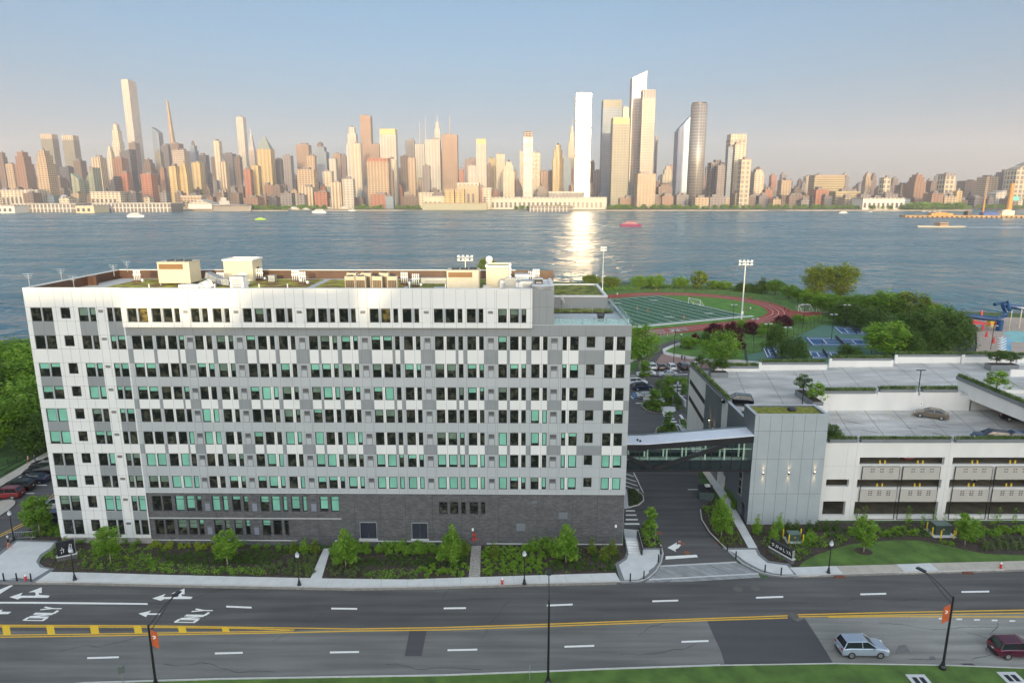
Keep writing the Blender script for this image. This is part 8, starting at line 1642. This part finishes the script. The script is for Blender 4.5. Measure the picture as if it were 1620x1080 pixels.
# ================================================================ far waterfront
def wpos(px, py, z=-3): return G(px, py, z)
def longb(px0, px1, yt, Y_, mat, label, parts, depth=30, name='pier_building', cat='building'):
    x0, zt = WY(px0, yt, Y_); x1 = WY(px1, yt, Y_)[0]; t = thing(name, label, cat, ((x0 + x1) / 2, Y_, -2.9)); L = x1 - x0; h_ = zt + 2.9; q = MB(); q.box(-L / 2, L / 2, 0, depth, 0, h_ * .9); q.build('wall', mat, t); q = MB(); q.box(-L / 2 - 1, L / 2 + 1, -1, depth + 1, h_ * .9, h_); q.build('roof', FM['white'] if 'r' not in parts else M('roof_tan', (.33, .25, .16), .8), t)
    if 'a' in parts:
        q = MB(); n_ = int(L / 9); [q.box(-L / 2 + k * 9, -L / 2 + k * 9 + 2.2, -1.6, -.05, 0, h_ * .9) for k in range(n_)]; q.box(-L / 2, L / 2, -1.5, -.1, h_ * .42, h_ * .5); q.build('colonnade', mPierW, t)
    if 'd' in parts: q = MB(); [q.box(-L / 2 + 3 + k * 12, -L / 2 + 9 + k * 12, -.3, -.02, h_ * .2, h_ * .6) for k in range(int(L / 12))]; q.build('opening', FM['dark'], t)
    return t
mPierW = M('pier_white', (.52, .49, .43), .7); mPierD = M('pier_shade', (.13, .12, .11), .8)
longb(-14, 22, 325, 1590, mPierW, 'white blunt end of the terminal pier at the picture edge', 'd', 60); longb(20, 120, 322, 1640, mPierD, 'long white colonnaded terminal pier, left section', 'a', 60); longb(119, 148, 325, 1600, M('pier_cream', (.45, .40, .27), .7), 'cream round-ended pier house in the middle of the terminal', 'd', 60); longb(146, 270, 321, 1680, mPierD, 'long white colonnaded terminal pier, right section', 'a', 60)
longb(670, 706, 310, 1830, M('hall_cream', (.45, .41, .30), .8), 'low cream hall left of the two orange blocks', 'd'); longb(703, 718, 299, 1815, FM['tan2'], 'left of the two orange blocks at the water', 'r', 24); longb(720, 734, 299, 1815, FM['tan2'], 'right of the two orange blocks at the water', 'r', 24); longb(723, 757, 289, 1850, M('hall_beige', (.36, .30, .20), .8), 'big beige hall with a dark glass band behind the orange blocks', 'd', 60); longb(763, 777, 297, 1830, FM['cream'], 'cream box building right of the beige hall', 'd'); longb(776, 960, 312, 1850, M('long_cream', (.44, .41, .33), .7), 'very long low cream convention hall on the waterfront', 'd', 80); longb(868, 925, 303, 1880, FM['grey'], 'grey glass boxes on top of the long cream hall', 'd', 40); longb(668, 770, 321, 1795, M('pier_green', (.30, .29, .20), .8), 'low greenish pier platform before the orange blocks', 'r', 20)
longb(838, 906, 326, 1700, mPierD, 'timber pier deck with columns below the convention hall', 'ar', 60); longb(1366, 1432, 313, 1830, mPierW, 'low white-roofed sports pier building with dark windows', 'd', 60); longb(1440, 1480, 322, 1840, mPierD, 'dark low quay building on the far right bank', 'd', 20); longb(1525, 1640, 314, 2100, M('pale_band', (.32, .33, .33), .7), 'long pale low building beneath the leaning grid tower', 'd', 60); longb(286, 318, 309, 1900, FM['tan'], 'beige parking block behind the white tent', 'd', 40); longb(0, 60, 300, 1950, FM['cream'], 'long cream low block with small windows behind the terminal', 'd', 30); longb(142, 190, 303, 1900, FM['cream'], 'large cream warehouse behind the terminal pier', 'd', 60)
x, z = WY(296, 308, 1740); x1 = WY(334, 316, 1740)[0]; t = thing('event_tent', 'white gabled event tent on the pier beside the grey warship', 'tent', ((x + x1) / 2, 1740, 3)); L = x1 - x; q = MB(); q.box(-L / 2, L / 2, 0, 45, 0, 12); q.build('wall', mPierW, t); q = MB(); q.hexa([(-L / 2 - 1, -1, 12), (L / 2 + 1, -1, 12), (L / 2 + 1, 46, 12), (-L / 2 - 1, 46, 12), (-.5, -1, 24), (.5, -1, 24), (.5, 46, 24), (-.5, 46, 24)]); q.build('roof', FM['white'], t)
def hull(mb, L, Wd, h_, m=0, z=0):
    n = 10; secs = [(-.5, .7), (-.46, .95), (-.2, 1), (.15, 1), (.32, .8), (.43, .4), (.5, .04)]; b0 = len(mb.v)
    for u, w_ in secs:
        for s, zz, ww in ((-1, 0, .8), (-1, h_, 1), (1, h_, 1), (1, 0, .8)): mb.v.append((u * L * (1 if zz else .97), s * Wd / 2 * w_ * ww, z + zz + (h_ * .35 * max(0, u - .1) if zz else 0)))
    for i in range(len(secs) - 1):
        for k in range(4): a = b0 + i * 4 + k; c = b0 + i * 4 + (k + 1) % 4; mb.f.append((a, c, c + 4, a + 4)); mb.m.append(m)
    mb.f.append((b0, b0 + 1, b0 + 2, b0 + 3)); e = b0 + (len(secs) - 1) * 4; mb.f.append((e + 3, e + 2, e + 1, e)); mb.m += [m, m]
def boat(px, py, Lpx, label, hullc, rz, deck=(.8, .55), name='boat', cat='boat', mast=0, group=None, wake=None, hh=.12, cabc=(.62, .61, .58)):
    x, y = wpos(px, py); dep = y * CP + 47 * SP; L = Lpx / FPX * dep; t = thing(name, label, cat, (x, y, -3.0), rz, group); q = MB(); hull(q, L, L * .26, L * hh, 0, -.3); q.build('hull', M('hull_%d' % int(hullc[0] * 999 + hullc[1] * 77), hullc, .4), t)
    for k, f in enumerate(deck): q = MB(); w_ = L * .11 - k * L * .02; q.box(-L * f / 2, L * f / 2 * .8, -w_, w_, L * (hh + .07 * k), L * (hh + .07 * (k + 1)) - .02); q.build('cabin', M('cabin_%d' % int(cabc[0] * 99 + cabc[1] * 900), cabc, .4), t); q = MB(); q.box(-L * f / 2 * .95, L * f / 2 * .76, -w_ - .05, w_ + .05, L * (hh + .07 * k + .025), L * (hh + .07 * k + .05)); q.build('window_band', mCarGlass, t)
    if mast: q = MB(); q.tube([(0, 0, L * hh), (0, 0, L * mast)], L * .008, 5); q.tube([(0, 0, L * .22), (-L * .35, 0, L * .22)], L * .006, 4); q.build('mast', mWhiteP, t)
    if wake:
        q = MB(); rnd = random.Random(int(px)); prev = None; n = 26; ca, sa = math.cos(rz), math.sin(rz)
        for k in range(n):
            s = L * .45 + wake * k / n; wv = L * .10 + (L * .22) * (k / n) + rnd.uniform(0, L * .03); bend = wake * .10 * (k / n) ** 2; cx_, cy_ = x - ca * s - sa * bend * 0, y - sa * s + bend * (1 if ca > 0 else -1)
            cur = ((cx_ - sa * wv, cy_ + ca * wv), (cx_ + sa * wv, cy_ - ca * wv))
            if prev: q.prism([prev[0], prev[1], cur[1], cur[0]], -2.99, -2.93)
            prev = cur
        q.build('water_wake', wakem, kind='structure')
    return t
wakem = M('foam', (.52, .56, .58), .5, col2=(.12, .18, .21), scale=.12, contrast=(.42, .58), detail=9)
boat(215, 343.5, 26, 'white motor ferry cruising off the terminal pier', (.6, .6, .58), R(4), wake=60); boat(412, 347.5, 16, 'lime green speedboat with a long curved white wake', (.35, .60, .03), R(14), (.5,), wake=420, cabc=(.3, .5, .05)); boat(505, 337, 23, 'white ferry near the city piers with a faint wake', (.6, .6, .58), R(178), wake=50); boat(998, 358, 34, 'purple-red sightseeing boat in the middle of the river', (.22, .03, .09), R(-4), (.75, .5), wake=60, hh=.10, cabc=(.32, .10, .15)); boat(1334, 337.5, 13, 'white motor yacht off the far bank on the right', (.62, .6, .55), R(178), wake=60); boat(1377, 335.5, 6, 'tiny white boat just beside the white motor yacht', (.6, .6, .6), 0, (.5,)); boat(1234, 350, 3, 'tiny white dinghy alone on the river at the right', (.7, .7, .7), 0, (.4,)); 
boat(1488, 359.5, 72, 'long low cream tanker barge with a brown bridge', (.55, .52, .42), R(178), (.2,), name='tanker', cat='ship', hh=.035, cabc=(.3, .2, .12), wake=90)
dg_ = 'boats moored along the city piers'
for (px, py, L_, c, lab) in ((465, 333, 22, (.5, .44, .34), 'cream party boat moored first from the waterside trees'), (484, 333, 15, (.6, .6, .58), 'small white boat moored beside the cream party boat'), (520, 331.5, 15, (.55, .55, .5), 'white boat moored near the finned building'), (557, 334, 12, (.62, .61, .58), 'white boat moored below the cream balcony tower'), (603, 331, 14, (.6, .58, .52), 'cream boat moored before the broad tan slab'), (618, 330.5, 15, (.6, .6, .56), 'white boat moored before the white gridded tower'), (678, 333, 14, (.42, .03, .02), 'bright red ferry moored by the cream hall'), (740, 332, 12, (.1, .1, .1), 'dark tug moored under the orange blocks'), (545, 332, 20, (.45, .36, .25), 'long tan boat moored beside a pier under the trees')):
    boat(px, py, L_, lab, c, R(180), (.7, .4), group=dg_)
for k, (px, lab) in enumerate(((1461, 'first'), (1471, 'second'), (1479, 'third'), (1487, 'last'))): boat(px, 335, 5, f'{lab} small sailboat with bare mast moored off the far bank trees', (.6, .6, .6), R(180), (.4,), mast=1.5, group='moored sailboats')
x, y = wpos(352, 334); t = thing('warship', 'grey aircraft carrier moored beside the white event tent', 'ship', (x, y, -3), 0); q = MB(); hull(q, 150, 24, 13); q.build('hull', M('navy_grey', (.24, .22, .19), .6), t); q = MB(); q.hexa([(-78, -17, 14), (70, -17, 15), (70, 17, 15), (-78, 17, 14), (-78, -17, 16), (76, -12, 17), (76, 12, 17), (-78, 17, 16)]); q.build('flight_deck', mMetal, t); q = MB(); q.box(0, 26, -16, -8, 16.5, 26); q.box(4, 18, -15, -9, 26, 34); q.tube([(10, -12, 34), (10, -12, 50)], 1, 6); q.build('island', M('navy_light', (.33, .32, .29), .6), t)
x, y = wpos(60, 331); t = thing('cruise_ship', 'white yacht-like cruise ship berthed behind the terminal pier', 'ship', (x, y + 150, -3), 0)
q = MB(); hull(q, 190, 26, 14); q.build('hull', mPierW, t)
for k in range(3): q = MB(); q.box(-70 + k * 9, 50 - k * 22, -10, 10, 14 + k * 5, 18.9 + k * 5); q.build('deckhouse', mWhiteP, t)
q = MB(); q.hexa([(-28, -5, 29), (-4, -5, 29), (-4, 5, 29), (-28, 5, 29), (-22, -4, 39), (-14, -4, 39), (-14, 4, 39), (-22, 4, 39)]); q.build('funnel', mWhiteP, t)
mOr = M('crane_orange', (.42, .20, .04), .6, var=.2, scale=.2)
# construction barges on the right
x, y = wpos(1590, 344); t = thing('work_barge', 'long yellow-brown work barge with equipment at the right of the river', 'barge', (x, y, -3), R(-4)); q = MB(); q.box(-190, 120, -12, 12, -.3, 4); q.build('deck', M('barge_ochre', (.36, .22, .08), .8, var=.3, scale=.1), t); q = MB(); [q.tube([(-185 + k * 9, -12.6, -1), (-185 + k * 9, -12.6, 2.6)], 1.6, 6) for k in range(33)]; q.build('fender', mTyre, t)
for k, (dx, w_, h_, m) in enumerate(((-120, 40, 4, mOr), (-70, 8, 7, mBlack), (-30, 30, 5, M('tarp_blue', (.03, .08, .25), .7)), (0, 22, 9, mCream), (90, 50, 6, mOr))): q = MB(); q.box(dx - w_ / 2, dx + w_ / 2, -8, 6, 4.01, 4 + h_); q.box(dx - w_ * .3, dx + w_ * .2, -6, 4, 4 + h_, 5.5 + h_); q.build('deck_cargo', m, t)
def stackthing(px, yt, yb, wpx, label, h2=False):
    x, y = wpos(px, yb); zt = ZY(yt, y); t = thing('crane_tower', label, 'crane', (x, y, 1)); w_ = wpx / FPX * y / 2; q = MB(); q.tube([(0, 0, 0), (0, 0, (zt - 1) * .35), (0, 0, zt - 1)], [w_ * 1.4, w_, w_ * .8], 8); q.build('leg_tower', mOr, t)
    if h2: q = MB(); q.box(-w_ * .5, w_ * 3.5, -2, 2, (zt) * .45, zt * .58); q.build('cabin', M('teal_cab', (.10, .40, .38), .6), t)
    q = MB(); q.box(-w_ * 2, w_ * 2, -3, 3, 0, 4); q.build('base', mYellow, t)
stackthing(1594, 290, 344, 7, 'tall orange-brown crane tower with a teal cabin on the barge', True); stackthing(1583, 333, 344, 6, 'short yellow pile driver beside the crane tower'); stackthing(1554, 312, 343, 2.5, 'thin dark piling mast on the work barge')
# waterside trees on the far bank
rnd = random.Random(5); ft = MB()
for a, b, c in crown_pts(rnd, 46, 'spread'): leaves(ft, a * 4.5, b * 4.5, 1.5 + c * 8, 9, 1.6, 1.1, rnd)
ftm = ft.mesh('crown', LM['park']); tkm = MB().tube([(0, 0, 0), (0, 0, 5)], .4, 5).mesh('trunk', mBark)
for gname, a, b, Y_, n_ in (('waterside trees before the ochre tower with pyramid', 383, 455, 1790, 16), ('waterside trees below the twin-slab tan building', 456, 515, 1830, 12), ('waterside trees before the broad tan slab', 560, 608, 1850, 7), ('waterside trees left of the cream hall', 628, 665, 1850, 8), ('waterside trees at the mirror tower foot', 815, 905, 1810, 10), ('waterside trees under the golden band skyscraper', 960, 1010, 1830, 12), ('waterside trees under the silver cylinder', 1011, 1130, 1830, 22), ('waterside trees before the domed cap tower', 1130, 1215, 1850, 14), ('waterside trees before the red brick building', 1216, 1365, 1850, 26), ('waterside trees left of the brick tower', 1378, 1440, 1830, 9), ('dense waterside trees on the far right bank', 1440, 1525, 1800, 26), ('waterside trees before the tan apartment pair', 1528, 1640, 1900, 18), ('trees behind the terminal pier', 0, 100, 1800, 14)):
    for k in range(n_):
        px = a + (b - a) * (k + random.uniform(.1, .9)) / n_; X = WY(px, 325, Y_)[0]; t = thing('bank_tree', 'small green tree among the ' + gname, 'tree', (X, Y_ + random.uniform(-8, 8), -1), random.uniform(0, 6), gname); s = random.uniform(.8, 1.5) * (1.45 if 1440 < px < 1530 else 1); t.scale = (s * 1.3, s, s); link('crown', ftm, t); link('trunk', tkm, t)
q = MB()
for (a, b, y_, w_) in ((383, 460, 1790, 30), (515, 640, 1815, 30), (900, 1210, 1800, 30), (1216, 1530, 1805, 30)): q.box(WY(a, 325, y_)[0], WY(b, 325, y_)[0], y_ - 22, y_ + 8, -4, -.8)
q.build('quay', M('quay_stone', (.30, .25, .19), .9, var=.2, scale=.05), kind='structure')
# ---------------------------------------------------------------- haze: the summer air over the river
hm_ = bpy.data.materials.new('haze_air'); hm_.use_nodes = True; n = hm_.node_tree; n.nodes.clear()
o_ = n.nodes.new('ShaderNodeOutputMaterial'); v_ = n.nodes.new('ShaderNodeVolumePrincipled'); v_.inputs['Color'].default_value = HAZE_C; v_.inputs['Density'].default_value = HAZE_D; v_.inputs['Anisotropy'].default_value = 0.1
n.links.new(v_.outputs[0], o_.inputs['Volume'])
q = MB(); q.box(-7700, 7700, -950, 8700, -7, 640); q.build('haze', hm_, kind='stuff')
